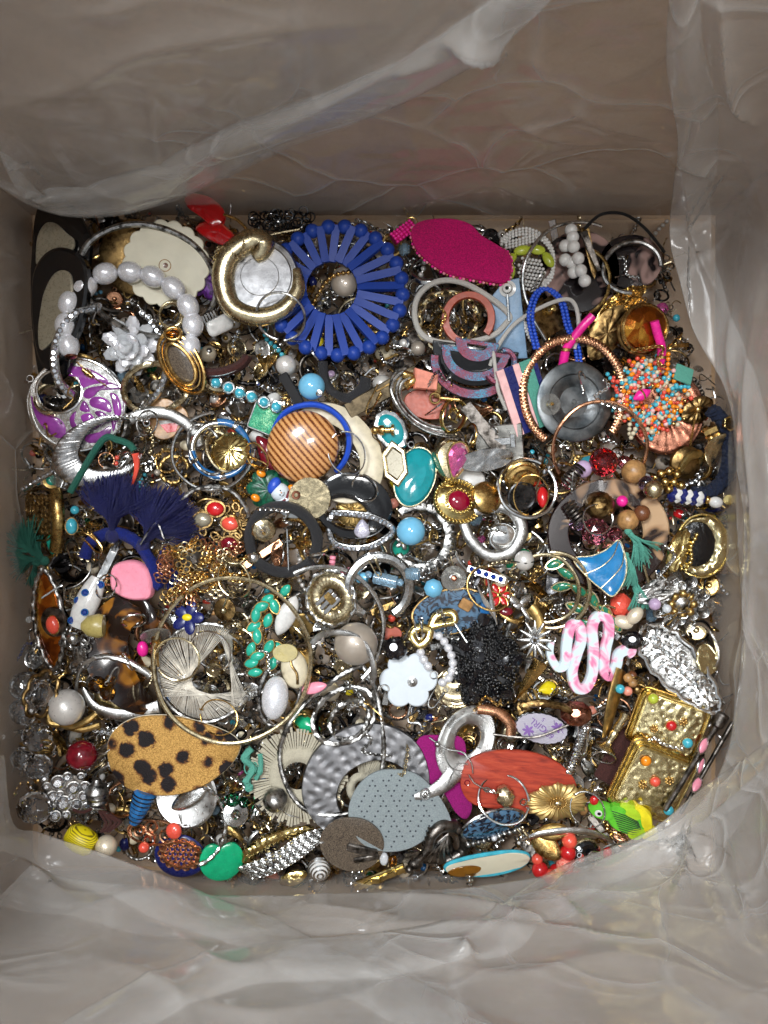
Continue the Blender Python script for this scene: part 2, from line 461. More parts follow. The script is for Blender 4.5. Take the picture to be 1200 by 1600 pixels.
def lathe(prof, n=20, smooth=True):
    rings = [np.stack([r*np.cos(np.linspace(0, 2*pi, n, endpoint=False)), r*np.sin(np.linspace(0, 2*pi, n, endpoint=False)), np.full(n, float(z))], 1) for r, z in prof]
    return loft(rings)
def ball(r=1, sc_=(1, 1, 1), c=(0, 0, 0), n=16, m=9):
    prof = [(max(.02, math.sin(pi*i/m))*r, -math.cos(pi*i/m)*r) for i in range(m+1)]
    return xf(lathe(prof, n), c, (0, 0, 0), sc_)
def gem(r=1, h=.6, n=9): return lathe([(r*.15, -h*.5*r), (r, 0), (r*.92, h*.22*r), (r*.55, h*.5*r)], n)
def fball(r, n=8, m=6, c=(0, 0, 0), sc_=(1, 1, 1)):
    prof = [(max(.25, math.sin(pi*(i+.0)/m))*r if 0 < i < m else r*.3, -math.cos(pi*i/m)*r*.97) for i in range(m+1)]
    rings = []
    for k, (rr, z) in enumerate(prof):
        a = np.linspace(0, 2*pi, n, endpoint=False)+(k % 2)*pi/n
        rings.append(np.stack([rr*np.cos(a), rr*np.sin(a), np.full(n, z)], 1))
    V = np.concatenate(rings); F = []
    for i in range(m):
        for j in range(n):
            j2 = (j+1) % n
            a, b, c_, d = i*n+j, i*n+j2, (i+1)*n+j, (i+1)*n+j2
            if i % 2 == 0: F += [(a, b, c_), (b, d, c_)]
            else: F += [(a, b, d), (a, d, c_)]
    F.append(tuple(range(n-1, -1, -1))); F.append(tuple(m*n+j for j in range(n)))
    return xf((V, F), c, (0, 0, 0), sc_)
def boxm(sx, sy, sz, b=.6, c=(0, 0, 0), rot=(0, 0, 0)):
    o = rrect(sx/2, sy/2, min(b, sx/2.1, sy/2.1), 1)
    oi = rrect(sx/2-b*.8, sy/2-b*.8, min(b, sx/2.1, sy/2.1)*.5, 1)
    rings = [np.c_[oi, np.full(len(o), -sz/2)], np.c_[o, np.full(len(o), -sz/2+b*.8)], np.c_[o, np.full(len(o), sz/2-b*.8)], np.c_[oi, np.full(len(o), sz/2)]]
    return xf(loft(rings), c, rot)
def link(L=5, W=3.4, r=.8, n=5):
    p = [(L/2-W/2+W/2*math.cos(a), W/2*math.sin(a), 0) for a in np.linspace(-pi/2, pi/2, 5)]+[(-L/2+W/2+W/2*math.cos(a), W/2*math.sin(a), 0) for a in np.linspace(pi/2, 3*pi/2, 5)]
    return tube(np.array(p), r, n, closed=True)
def resample(P_, step):
    P_ = np.asarray(P_, float)
    if P_.shape[1] == 2: P_ = np.c_[P_, np.zeros(len(P_))]
    d = np.r_[0, np.cumsum(np.linalg.norm(np.diff(P_, axis=0), axis=1))]
    k = max(2, int(d[-1]/step)+1)
    t = np.linspace(0, d[-1], k)
    return np.stack([np.interp(t, d, P_[:, i]) for i in range(3)], 1)
def chain(path, L=5, W=3.4, r=.8, n=5):
    Q = resample(path, L*.72); ms = []
    for i in range(len(Q)-1):
        d = Q[i+1]-Q[i]; yaw = math.degrees(math.atan2(d[1], d[0])); pit = -math.degrees(math.atan2(d[2], math.hypot(d[0], d[1])))
        m = xf(link(L, W, r, n), rot=((90 if i % 2 else 8)+12, 0, 0))
        ms.append(xf(m, (Q[i]+Q[i+1])/2, (0, pit, yaw)))
    return cat(*ms)
def hook(h=16, w=9, r=.9):
    return tube(sp([(0, 0, 0), (0, h*.55, 0), (w*.15, h*.95, 0), (w*.6, h*1.05, 0), (w, h*.7, 0), (w*1.1, 0, 0), (w*1.25, -h*.35, 0)], 4), r, 5)
def spiral(r0, r1, turns, tr=1, n=26):
    t = np.linspace(0, 1, n); a = t*turns*2*pi
    return tube(np.stack([(r0+(r1-r0)*t)*np.cos(a), (r0+(r1-r0)*t)*np.sin(a), t*0], 1), tr, 5)
def ripple(rs, a, n): return None

# ---------------------------------------------------------------- items: built in plan units, dropped on a height map
CELL = 4.0; GX, GY = 330, 320; X0, Y0 = -60.0, 220.0     # plan px of cell (0,0)
HM = np.full((GX, GY), -95.0)
ID = np.full((GX, GY), -1, int)
ITEMS = []
MESHC = {}
def blender_mesh(key, m, matname, smooth=True, sharp=38):
    k = (key, matname)
    if key is not None and k in MESHC: return MESHC[k]
    me = bpy.data.meshes.new(key or "shape")
    V = (np.asarray(m[0])*S)
    me.from_pydata(V.tolist(), [], m[1])
    me.materials.append(MATS[matname])
    if smooth:
        me.shade_smooth(); me.set_sharp_from_angle(angle=math.radians(sharp))
    else: me.shade_flat()
    if key is not None: MESHC[k] = me
    return me
def surf_pts(m, step=3.0, cap=6000):
    V = np.asarray(m[0]); tri = []
    for f in m[1]:
        for k in range(1, len(f)-1):
            if len(f) > 8 and k % 2: pass
            tri.append((f[0], f[k], f[k+1]))
    T = np.array(tri); a, b, c = V[T[:, 0]], V[T[:, 1]], V[T[:, 2]]
    ar = .5*np.linalg.norm(np.cross(b-a, c-a), axis=1)
    n = np.minimum((ar/(step*step)), 400); tot = n.sum()
    if tot > cap: n = n*cap/tot
    k = np.floor(n+NP.rand(len(n))).astype(int)
    idx = np.repeat(np.arange(len(T)), k)
    u = NP.rand(len(idx)); w = NP.rand(len(idx)); fl = u+w > 1; u[fl] = 1-u[fl]; w[fl] = 1-w[fl]
    pts = a[idx]+(b[idx]-a[idx])*u[:, None]+(c[idx]-a[idx])*w[:, None]
    if len(V) < 3000: pts = np.concatenate([pts, V])
    return pts
class Item:
    def __init__(s, name, label, cat_, cx, cy, ref=None, group=None, rot=(0, 0, 0)):
        s.name, s.label, s.cat, s.cx, s.cy, s.group = name, label, cat_, cx, cy, group
        s.ref = ref; s.parts = []; s.rot = np.array(rot, float); s.z = 0; s.filler = False; s.done = False
        s.id = len(ITEMS); ITEMS.append(s)
    def L(s, *pts): return [(p[0]-s.cx, s.cy-p[1]) + ((p[2],) if len(p) > 2 else (0,)) for p in pts]
    def add(s, name, m, mat, loc=(0, 0, 0), rot=(0, 0, 0), sc_=1, parent=None, key=None, smooth=True, label=None, sharp=38, kind=None):
        s.parts.append(dict(name=name, m=m, mat=mat, loc=loc, rot=rot, sc=sc_, parent=parent, key=key, smooth=smooth, label=label, sharp=sharp, kind=kind))
        return len(s.parts)-1
    def pts(s):
        out = []
        for p in s.parts:
            if p['kind'] == 'nopts': continue
            if p['key'] is not None:
                kk = ('pts', p['key'])
                if kk not in MESHC: MESHC[kk] = surf_pts(p['m'], 3.0, 260)
                q = MESHC[kk]
            else: q = surf_pts(p['m'])
            Rm = np.array(Euler([math.radians(a) for a in p['rot']], 'XYZ').to_matrix())
            q = (q*np.array(p['sc'] if hasattr(p['sc'], '__len__') else (p['sc'],)*3))@Rm.T+np.array(p['loc'])
            if p['parent'] is not None:
                pp = s.parts[p['parent']]; Rp = np.array(Euler([math.radians(a) for a in pp['rot']], 'XYZ').to_matrix())
                q = (q*np.array(pp['sc'] if hasattr(pp['sc'], '__len__') else (pp['sc'],)*3))@Rp.T+np.array(pp['loc'])
            out.append(q)
        return np.concatenate(out)
    def drop(s, q=82, tilt=.7, zmax=45, dz=0, maxt=14, z=None, top=None):
        P0 = s.pts()
        def world(rot):
            Rm = np.array(Euler([math.radians(a) for a in rot], 'XYZ').to_matrix())
            return P0@Rm.T
        W = world(s.rot)
        ix = np.clip(((W[:, 0]+s.cx-X0)/CELL).astype(int), 0, GX-1); iy = np.clip(((s.cy-W[:, 1]-Y0)/CELL).astype(int), 0, GY-1)
        if tilt and len(W) > 12 and not (top is None and zmax <= 4):
            h = HM[ix, iy]; A = np.c_[W[:, 0], W[:, 1], np.ones(len(W))]
            hm = np.clip(h, np.percentile(h, 20), np.percentile(h, 95))
            try:
                co = np.linalg.lstsq(A, hm, rcond=None)[0]
                tx = math.degrees(math.atan(co[1]*tilt)); ty = -math.degrees(math.atan(co[0]*tilt))
                tx = max(-maxt, min(maxt, tx)); ty = max(-maxt, min(maxt, ty))
                Rt = Euler((math.radians(tx), math.radians(ty), 0), 'XYZ').to_matrix() @ Euler([math.radians(a) for a in s.rot], 'XYZ').to_matrix()
                s.rot = np.degrees(np.array(Rt.to_euler('XYZ')))
                W = world(s.rot)
                ix = np.clip(((W[:, 0]+s.cx-X0)/CELL).astype(int), 0, GX-1); iy = np.clip(((s.cy-W[:, 1]-Y0)/CELL).astype(int), 0, GY-1)
            except Exception: pass
        gap = HM[ix, iy]-W[:, 2]
        if z is None and top is None and zmax <= 4: z = -30+zmax-np.percentile(W[:, 2], 10)
        s.z = (min(np.percentile(gap, q if top is not None else min(96, q+7)), zmax+(0 if top is not None else 32))+dz) if z is None else z
        if top is not None: s.z = min(s.z, top-np.percentile(W[:, 2], 97))
        elif z is None: s.z = max(s.z, -15-np.percentile(W[:, 2], 12))
        zz = W[:, 2]+s.z
        np.maximum.at(HM, (ix, iy), zz)
        top = zz >= HM[ix, iy]-1.0
        ID[ix[top], iy[top]] = s.id
        s.done = True
        return s
    def create(s):
        k = (HC-s.z)/HC
        loc = Vector(((s.cx-600)*S*k, (800-s.cy)*S*k, s.z*S))
        rot = Euler([math.radians(a) for a in s.rot], 'XYZ')
        objs = []
        single = len(s.parts) == 1
        root = None
        if not single:
            root = bpy.data.objects.new(s.name, None); COL.objects.link(root)
            root.empty_display_size = .005
            root.location = loc; root.rotation_euler = rot
        for p in s.parts:
            me = blender_mesh(p['key'], p['m'], p['mat'], p['smooth'], p['sharp'])
            o = bpy.data.objects.new(s.name if single else p['name'], me); COL.objects.link(o)
            o.location = Vector(p['loc'])*S; o.rotation_euler = Euler([math.radians(a) for a in p['rot']], 'XYZ')
            o.scale = p['sc'] if hasattr(p['sc'], '__len__') else (p['sc'],)*3
            if p['label']: o['label'] = p['label']
            if p['kind'] == 'stuff': o['kind'] = 'stuff'
            if single:
                mw = Matrix.LocRotScale(loc, rot, None) @ Matrix.LocRotScale(o.location, o.rotation_euler, o.scale)
                o.matrix_world = mw; root = o
            elif p['parent'] is None: o.parent = root
            else:
                par = objs[p['parent']]; o.parent = par
            objs.append(o)
        root['label'] = s.label; root['category'] = s.cat
        if s.group: root['group'] = s.group
        s.obj = root
        return root
# ---------------------------------------------------------------- the heap outline
HEAP = [(52, 330), (140, 318), (400, 345), (700, 345), (1010, 372), (1052, 420), (1075, 520), (1125, 640), (1140, 760), (1135, 900),
        (1120, 1040), (1130, 1110), (1085, 1230), (1040, 1290), (960, 1330), (900, 1362), (700, 1378), (560, 1385), (380, 1385), (250, 1350), (130, 1320), (70, 1290),
        (25, 1210), (14, 1110), (40, 1000), (34, 880), (42, 700), (48, 500)]
def inside(x, y, poly=HEAP, grow=0):
    c = False; n = len(poly)
    for i in range(n):
        x1, y1 = poly[i]; x2, y2 = poly[(i+1) % n]
        if (y1 > y) != (y2 > y) and x < (x2-x1)*(y-y1)/(y2-y1)+x1: c = not c
    if c and grow:
        for i in range(n):
            x1, y1 = poly[i]; x2, y2 = poly[(i+1) % n]
            L2 = (x2-x1)**2+(y2-y1)**2; t = max(0, min(1, ((x-x1)*(x2-x1)+(y-y1)*(y2-y1))/L2))
            if math.hypot(x-x1-t*(x2-x1), y-y1-t*(y2-y1)) < grow: return False
    return c
def rnd_in(grow=8):
    while True:
        x = R.uniform(15, 1140); y = R.uniform(325, 1385)
        if inside(x, y, grow=grow): return x, y

# deep, uncountable findings between the pieces: loose beads, links, wires
UNDER = []
def stuff_mass(name, label, matname, makers, count, zlo, zhi):
    ms = []
    for i in range(count):
        x, y = rnd_in(6)
        m = makers[R.randrange(len(makers))]
        z = R.uniform(zlo, zhi); k = (HC-z)/HC
        ms.append(xf(m, ((x-600)*k, (800-y)*k, z), (R.uniform(0, 360), R.uniform(0, 360), R.uniform(0, 360)), R.uniform(.9, 1.7)))
    m = cat(*ms)
    o = bpy.data.objects.new(name, blender_mesh(None, m, matname)); COL.objects.link(o)
    o['kind'] = 'stuff'; o['label'] = label; o['category'] = cat_of(name)
    return o
def cat_of(n): return n.replace('_', ' ')
mk_wire = [tube(sp([(0, 0, 0), (R.uniform(8, 16), R.uniform(-8, 8), 3), (R.uniform(14, 26), R.uniform(-12, 12), -3), (R.uniform(20, 38), R.uniform(-16, 16), 2)], 4), .8, 5) for _ in range(5)]
mk_link = [chain(sp([(0, 0), (R.uniform(8, 14), R.uniform(-8, 8)), (R.uniform(18, 26), R.uniform(-10, 10))], 4), 5.4, 4, .8, 4) for _ in range(4)] + [ring(5, .9, 14, 5)]
mk_bead = [ball(4, n=10, m=6), ball(3, n=8, m=5), ball(3.4, (1, 1, 1.6), n=8, m=5)]
mk_bit = [plate(marq(9, 4, 12), DOMEP(2.5, 3)), plate(flower(5, 8, .35, 20), FLAT(1.5)), ring(9, 1.5, 20, 5), boxm(18, 5, 2), lathe([(6, 0), (6, 2), (2, 3), (1, 12)], 8)]
stuff_mass("loose_wire", "tangled silver ear wires lying deep in the jewellery heap", "silver", mk_wire, 1150, -105, -52)
stuff_mass("loose_wire", "tangled gold ear wires lying deep in the jewellery heap", "gold_pale", mk_wire, 750, -105, -52)
stuff_mass("chain_links", "loose dark silver chain links deep between the earrings", "pewter", mk_link, 560, -105, -52)
stuff_mass("chain_links", "loose gold chain links deep between the earrings", "brass", mk_link, 520, -105, -52)
stuff_mass("metal_findings", "small worn gold findings deep under the heap", "gold", mk_bit, 1100, -105, -50)
stuff_mass("metal_findings", "small dark silver findings deep under the heap", "silver", mk_bit, 1400, -105, -50)
stuff_mass("metal_findings", "small black findings added deep under the heap to darken its gaps", "black_gloss", mk_bit, 450, -105, -50)  # black bits added to stand in for shade in the deep gaps
for mt, lb in (("black_gloss", "black"), ("pearl", "pearly"), ("turquoise", "turquoise"), ("coral", "coral red"), ("glass_clear", "clear"), ("tan_wood", "brown"), ("cobalt", "blue")):
    stuff_mass("loose_beads", "small loose %s beads deep between the earrings" % lb, mt, mk_bead, 70 if mt != "black_gloss" else 500, -105, -50)
HM[:] = -100
for i in range(GX):
    for j in range(GY):
        if inside(X0+i*CELL, Y0+j*CELL): HM[i, j] = -62 + 8*R.random()

# ---------------------------------------------------------------- small pieces that fill the gaps (each one its own thing)
def V2(k): return k
def proto(kind, v):
    rs = random.Random(kind+str(v))
    u = rs.uniform
    if kind == 'hook':      # drop earring on an ear wire
        b = ball(u(5, 7.5), (1, u(1, 1.5), 1), n=14, m=8)
        return [('bead', b, 'B'), ('hook', xf(hook(u(14, 20), u(7, 10), 1), (0, 8, 0)), 'M'), ('cap', xf(lathe([(4, 0), (3.4, 1.5), (1, 2.4)], 10), (0, 6, 0), (-90, 0, 0)), 'M')]
    if kind == 'stud':
        return [('setting', lathe([(u(7, 10), 0), (u(8, 11), 3), (6.5, 3.6), (1, 3.8)], 16), 'M'), ('stone', xf(ball(6, (1, 1, .6)), (0, 0, 4)), 'B'), ('post', tube([(0, 0, 0), (0, 0, -14)], .9, 6), 'M')]
    if kind == 'back':      # butterfly backs and disc backs seen from behind
        return [('disc', lathe([(11, 0), (11, 1), (3.5, 2), (3, 6), (1.5, 7)], 18), 'C'), ('post', tube([(0, 0, 0), (0, 0, 20)], 1.1, 6), 'M')]
    if kind == 'butterfly':
        return [('scroll', cat(xf(spiral(1, 5, 1.6, 1.6, 18), (-5, 0, 0), (90, 0, 0)), xf(spiral(1, 5, 1.6, 1.6, 18), (5, 0, 0), (90, 180, 0)), boxm(13, 4, 1.2, .4)), 'M'), ('post', tube([(0, -1, -12), (0, 1, 12)], 1, 6), 'M')]
    if kind == 'hoop':
        r = u(13, 26); return [('ring', ring(r, u(1.1, 2.6), 36, 7, a0=20, a1=365, rf=[None, rope(14), ribs(30)][rs.randrange(3)]), 'M'), ('post', tube([(r, 0, 0), (r-3, r*.5, 0)], .9, 5), 'M')]
    if kind == 'flat_hoop':
        r = u(14, 24); return [('ring', band(loop2(r, r*u(.8, 1), 36), loop2(r*.72, r*.6, 36, (0, r*.1)), DOME(3)), 'M')]
    if kind == 'chainbit':
        pth = sp([(0, 0, 0), (u(8, 18), u(-14, 14), u(0, 3)), (u(22, 34), u(-18, 18), u(0, 4)), (u(36, 55), u(-18, 18), 0), (u(44, 66), u(-24, 24), 0)], 6)
        return [('links', chain(pth, 5.6, 4.2, .95, 5), 'M')]
    if kind == 'finger_ring':
        return [('band', ring(11, 2, 26, 6, flat=1.8), 'M'), ('setting', xf(lathe([(6, 0), (7.5, 3), (5, 3.4)], 12), (0, 11, 0), (-90, 0, 0)), 'M'), ('stone', xf(gem(6, .9), (0, 14, 0), (-90, 0, 0)), 'G')]
    if kind == 'rhine':
        k = rs.randrange(5, 9); ms = []; st = []
        for i in range(k):
            p = (7.2*i-3.6*k, 4*math.sin(i*.7), 0); ms.append(xf(lathe([(3.4, 0), (3.7, 2.6), (3.0, 2.8)], 10), p)); st.append(xf(gem(3.1, .9, 7), (p[0], p[1], 2.6)))
        return [('setting', cat(*ms), 'M'), ('stones', cat(*st), 'X')]
    if kind == 'leaf':
        L_ = u(13, 24); vein = tube([(-L_, 0, 2.6), (L_, 0, 2.6)], .6, 5)
        return [('blade', plate(marq(L_, L_*u(.35, .5), 26), DOMEP(3, 4), lambda x, y: .8*np.sin(y*1.2+abs(x)*.3)), 'M'), ('vein', vein, 'M'), ('loop', xf(ring(2.6, .7, 12, 5), (L_+2, 0, 0)), 'M')]
    if kind == 'pearl':
        return [('bead', ball(u(7, 11), n=18, m=10), 'W'), ('cap', xf(lathe([(4, 0), (3, 2), (1, 3)], 10), (0, 0, 7)), 'M')]
    if kind == 'disc':
        r = u(11, 19); return [('disc', lathe([(r, 0), (r, 1.6), (r*.9, 2.2), (r*.85, 1.4), (r*.3, 1.4), (r*.2, 2.6), (1, 3)], 26), 'M'), ('loop', xf(ring(3, .8, 12, 5), (r+2, 0, 1)), 'M')]
    if kind == 'coil':
        return [('coil', spiral(2, u(9, 13), u(2.5, 3.6), 1.1, 44), 'M')]
    if kind == 'bar':
        L_ = u(34, 56); return [('bar', boxm(L_, u(5, 9), 2.4, .8), 'M'), ('clasp', xf(boxm(12, 4, 3, .6), (L_*.2, 0, 2.6)), 'M')]
    if kind == 'filigree':
        ms = [ring(u(10, 13), 1.1, 26, 5)]
        for i in range(6): ms.append(xf(spiral(1, 4, 1.4, .7, 12), (7*math.cos(i*pi/3), 7*math.sin(i*pi/3), .3), (0, 0, i*60)))
        for i in range(8): ms.append(xf(ring(4, .8, 12, 5), (15*math.cos(i*pi/4), 15*math.sin(i*pi/4), 0)))
        return [('filigree', cat(*ms), 'M')]
    if kind == 'crystal':
        return [('crystal', fball(u(7, 11), 8, 6), 'G'), ('loop', xf(ring(3, .7, 12, 5), (0, 12, 0)), 'M')]
    if kind == 'drop':
        return [('stone', plate(drop_o(u(8, 12), u(10, 14), 26), DOMEP(5, 4, 1)), 'B'), ('rim', tube(np.c_[drop_o(12, 14, 30)*1.0, np.ones(30)], 1.3, 5, True), 'M')]
    if kind == 'ropering':
        return [('ring', ring(u(14, 22), u(2, 3.4), 60, 9, rf=rope(22, .35)), 'M')]
    if kind == 'beadstring':
        n = rs.randrange(6, 12); P_ = sp([(0, 0, 0), (u(10, 20), u(-10, 14), 0), (u(26, 40), u(-10, 10), 0), (u(44, 60), u(-16, 16), 0)], 8)
        Q = resample(P_, 6.2); return [('beads', cat(*[ball(3, n=10, m=6, c=q) for q in Q]), 'B'), ('wire', tube(P_, .5, 4), 'M')]
    if kind == 'fan':
        o = np.array([(26*math.cos(a), 26*math.sin(a)) for a in np.linspace(.3, pi-.3, 15)]+[(3*math.cos(a), 3*math.sin(a)) for a in np.linspace(pi-.3, .3, 5)])
        o[:, 1] -= 12
        return [('fan', plate(o, FLAT(2, .08), lambda x, y: .9*np.sin(np.arctan2(y+12, x)*22)), 'M')]
    if kind == 'cuff':
        return [('band', tube(arc(u(20, 28), None, 15, 200, 26), u(2.6, 4), 8, flat=2.0, rf=[None, ribs(24, .2)][rs.randrange(2)]), 'M')]
    if kind == 'starcharm':
        return [('charm', plate(flower(5, u(9, 14), .5, 40), DOMEP(3, 3)), 'M'), ('stone', xf(ball(3.4, (1, 1, .7)), (0, 0, 3)), 'B')]
    if kind == 'earwire':
        return [('wire', hook(u(22, 34), u(9, 14), u(1.0, 1.4)), 'M'), ('coil', cat(*[xf(ring(1.9, .8, 10, 5), (0, 1.7*i, 0), (90, 0, 0)) for i in range(5)]), 'M'), ('ball', ball(3, c=(0, -3, 0), n=10, m=6), 'M'), ('loop', xf(ring(3.2, .8, 12, 5), (0, -8, 0)), 'M')]
    if kind == 'bighoop':
        r = u(30, 46); return [('ring', ring(r, u(1.2, 2.2), 60, 7, ry=r*u(.75, 1), a0=15, a1=360, rf=[None, rope(30), ribs(60)][rs.randrange(3)]), 'M'), ('clasp', xf(ring(3, 1, 12, 5), (r, 0, 0), (90, 0, 0)), 'M')]
    if kind == 'wirebit':
        P_ = sp([(0, 0, 0), (u(10, 20), u(-14, 14), u(0, 6)), (u(26, 36), u(-18, 18), u(0, 4)), (u(40, 60), u(-18, 18), 0)], 6)
        return [('wire', tube(P_, u(.9, 1.6), 6), 'M')]
METALW = ['silver', 'silver_bright', 'gold_pale', 'gold', 'silver', 'silver', 'silver', 'silver', 'silver_antique', 'silver_antique', 'silver_antique', 'pewter', 'pewter', 'gold', 'gold_antique', 'gold_matte', 'brass', 'gold_pale', 'gold_pale', 'silver_bright', 'silver_bright', 'rose_gold', 'gunmetal', 'black_metal', 'black_metal']
MNAME = {'silver': 'silver', 'silver_antique': 'tarnished silver', 'pewter': 'pewter', 'gold': 'gold', 'gold_bright': 'bright gold', 'gold_antique': 'antique gold', 'brass': 'brass', 'gold_pale': 'pale gold',
         'silver_bright': 'polished silver', 'copper': 'copper', 'rose_gold': 'rose gold', 'gunmetal': 'gunmetal', 'black_metal': 'blackened metal', 'gold_matte': 'matte gold'}
STONE = ['black_gloss', 'black_gloss', 'black_gloss', 'black_stone', 'black_stone', 'white_gloss', 'pearl', 'ivory', 'grey_stone', 'navy', 'turquoise', 'turquoise', 'coral', 'red', 'cobalt', 'teal', 'white_gloss', 'pearl', 'pearl_cream', 'dark_red', 'black_stone', 'pink', 'sky_blue', 'green', 'ivory', 'navy', 'tan_wood', 'yellow', 'peach', 'lilac', 'grey_stone', 'brown']
SNAME = {'black_gloss': 'black', 'turquoise': 'turquoise', 'coral': 'coral', 'red': 'red', 'cobalt': 'blue', 'teal': 'teal', 'white_gloss': 'white', 'pearl': 'pearl', 'pearl_cream': 'cream pearl', 'dark_red': 'dark red',
         'black_stone': 'jet black', 'pink': 'pink', 'sky_blue': 'sky blue', 'green': 'green', 'ivory': 'ivory', 'navy': 'navy', 'tan_wood': 'tan', 'yellow': 'yellow', 'peach': 'peach', 'lilac': 'lilac', 'grey_stone': 'grey', 'brown': 'brown'}
GLASS = ['crystal', 'crystal', 'crystal', 'glass_clear', 'glass_smoke', 'glass_smoke', 'glass_clear', 'glass_red', 'glass_pink', 'glass_amber', 'glass_green', 'glass_blue', 'glass_ice', 'glass_smoke']
GNAME = {'crystal': 'crystal', 'glass_clear': 'clear glass', 'glass_red': 'red glass', 'glass_pink': 'pink glass', 'glass_amber': 'amber glass', 'glass_green': 'green glass', 'glass_blue': 'blue glass', 'glass_ice': 'ice blue glass', 'glass_smoke': 'smoky glass'}
KINDS_ = {  # kind: (object name, category, noun, group, weight)
    'hook': ('drop_earring', 'earring', '{S} bead earring with {M} hook', 'small bead drop earrings', 6), 'stud': ('stud_earring', 'earring', '{M} stud with {S} centre', 'small stud earrings', 5),
    'back': ('clear_stopper', 'earring stopper', 'clear disc earring back with {M} post', 'disc earring backs', 6), 'butterfly': ('butterfly_clutch', 'earring clutch', '{M} butterfly earring back', 'butterfly earring backs', 6),
    'hoop': ('hoop_earring', 'earring', 'thin {M} hoop', 'small thin hoops', 15), 'flat_hoop': ('hoop_earring', 'earring', 'small flat {M} hoop', 'small flat hoops', 9),
    'chainbit': ('chain', 'chain', 'short {M} chain', 'short loose chains', 15), 'finger_ring': ('ring', 'ring', '{M} ring set with {G}', 'small rings with stones', 4),
    'rhine': ('rhinestone_bar', 'rhinestone bar', 'curved {M} row of rhinestones', 'small rhinestone rows', 8), 'leaf': ('leaf_charm', 'charm', '{M} leaf charm', 'small leaf charms', 9),
    'pearl': ('pearl_stud', 'earring', 'small {W} stud with {M} cap', 'loose small pearls', 5), 'disc': ('disc_charm', 'charm', 'round {M} disc charm', 'small disc charms', 9),
    'coil': ('coil_charm', 'charm', '{M} spiral coil', 'small spiral coils', 5), 'bar': ('bar_brooch', 'brooch', 'narrow {M} bar', 'small metal bars', 7), 'filigree': ('filigree_charm', 'charm', '{M} filigree flower', 'small filigree flowers', 11),
    'crystal': ('crystal_drop', 'earring', 'faceted {G} drop', 'faceted crystal drops', 7), 'drop': ('teardrop_charm', 'charm', '{S} teardrop in {M} rim', 'small teardrop charms', 4),
    'ropering': ('rope_hoop', 'earring', 'twisted {M} hoop', 'small twisted hoops', 10), 'beadstring': ('bead_strand', 'beads', 'short strand of {S} beads', 'short bead strands', 4),
    'fan': ('fan_charm', 'charm', 'ribbed {M} fan', 'small ribbed fans', 6), 'cuff': ('ear_cuff', 'earring', 'curved {M} cuff', 'small curved cuffs', 9), 'starcharm': ('flower_charm', 'charm', '{M} flower with {S} centre', 'small flower charms', 5),
    'wirebit': ('ear_wire', 'ear wire', 'bent {M} wire', 'bent loose ear wires', 10)}
KINDS_['earwire'] = ('fish_hook_wire', 'ear wire', '{M} fish hook ear wire', 'fish hook ear wires', 5); KINDS_['bighoop'] = ('hoop_earring', 'earring', 'wide thin {M} hoop', 'wide thin hoops', 3)
KL = [k for k, v in KINDS_.items() for _ in range(v[4])]
PRO = {}
def filler(x, y, kinds=None, zmax=-8, sc_=None, metal=None, stone=None, q=66, top=-9):
    kind = R.choice(kinds or KL); v = R.randrange(4)
    if (kind, v) not in PRO: PRO[kind, v] = proto(kind, v)
    mt = metal or R.choice(METALW); st = stone or R.choice(STONE); gl = R.choice(GLASS); wh = R.choice(['pearl', 'pearl', 'pearl_cream', 'pearl_taupe'])
    nm, ct, noun, grp, _ = KINDS_[kind]
    noun = noun.format(M=MNAME[mt], S=SNAME[st], G=GNAME[gl], W={'pearl': 'white pearl', 'pearl_cream': 'cream pearl', 'pearl_taupe': 'taupe pearl'}[wh])
    tl = 34 if kind not in ('hoop', 'ropering') else 50
    if kind == 'bighoop': tl = 26
    it = Item(nm, noun, ct, x, y, group=grp, rot=(R.uniform(-tl, tl), R.uniform(-tl, tl), R.uniform(0, 360)))
    s = sc_ or R.uniform(.85, 1.55)
    for i, (pn, m, c) in enumerate(PRO[kind, v]):
        mm = {'M': mt, 'B': st, 'G': gl, 'W': wh, 'C': R.choice(['rubber_clear', 'rubber_clear', mt]), 'X': 'foil_crystal'}[c]
        it.add(pn, m, mm, sc_=s, key='%s_%s_%d' % (kind, pn, v), smooth=c not in ('G', 'X'))
    it.filler = True
    it.drop(q=q, tilt=.6, zmax=zmax, maxt=30, top=top)
    return it
# jittered grid so that no gap is left bare
pts_ = []
for gx in range(18, 1145, 24):
    for gy in range(325, 1388, 24):
        x = gx+R.uniform(-14, 14); y = gy+R.uniform(-14, 14)
        if inside(x, y, grow=12): pts_.append((x, y))
R.shuffle(pts_)
for x, y in pts_: filler(x, y)
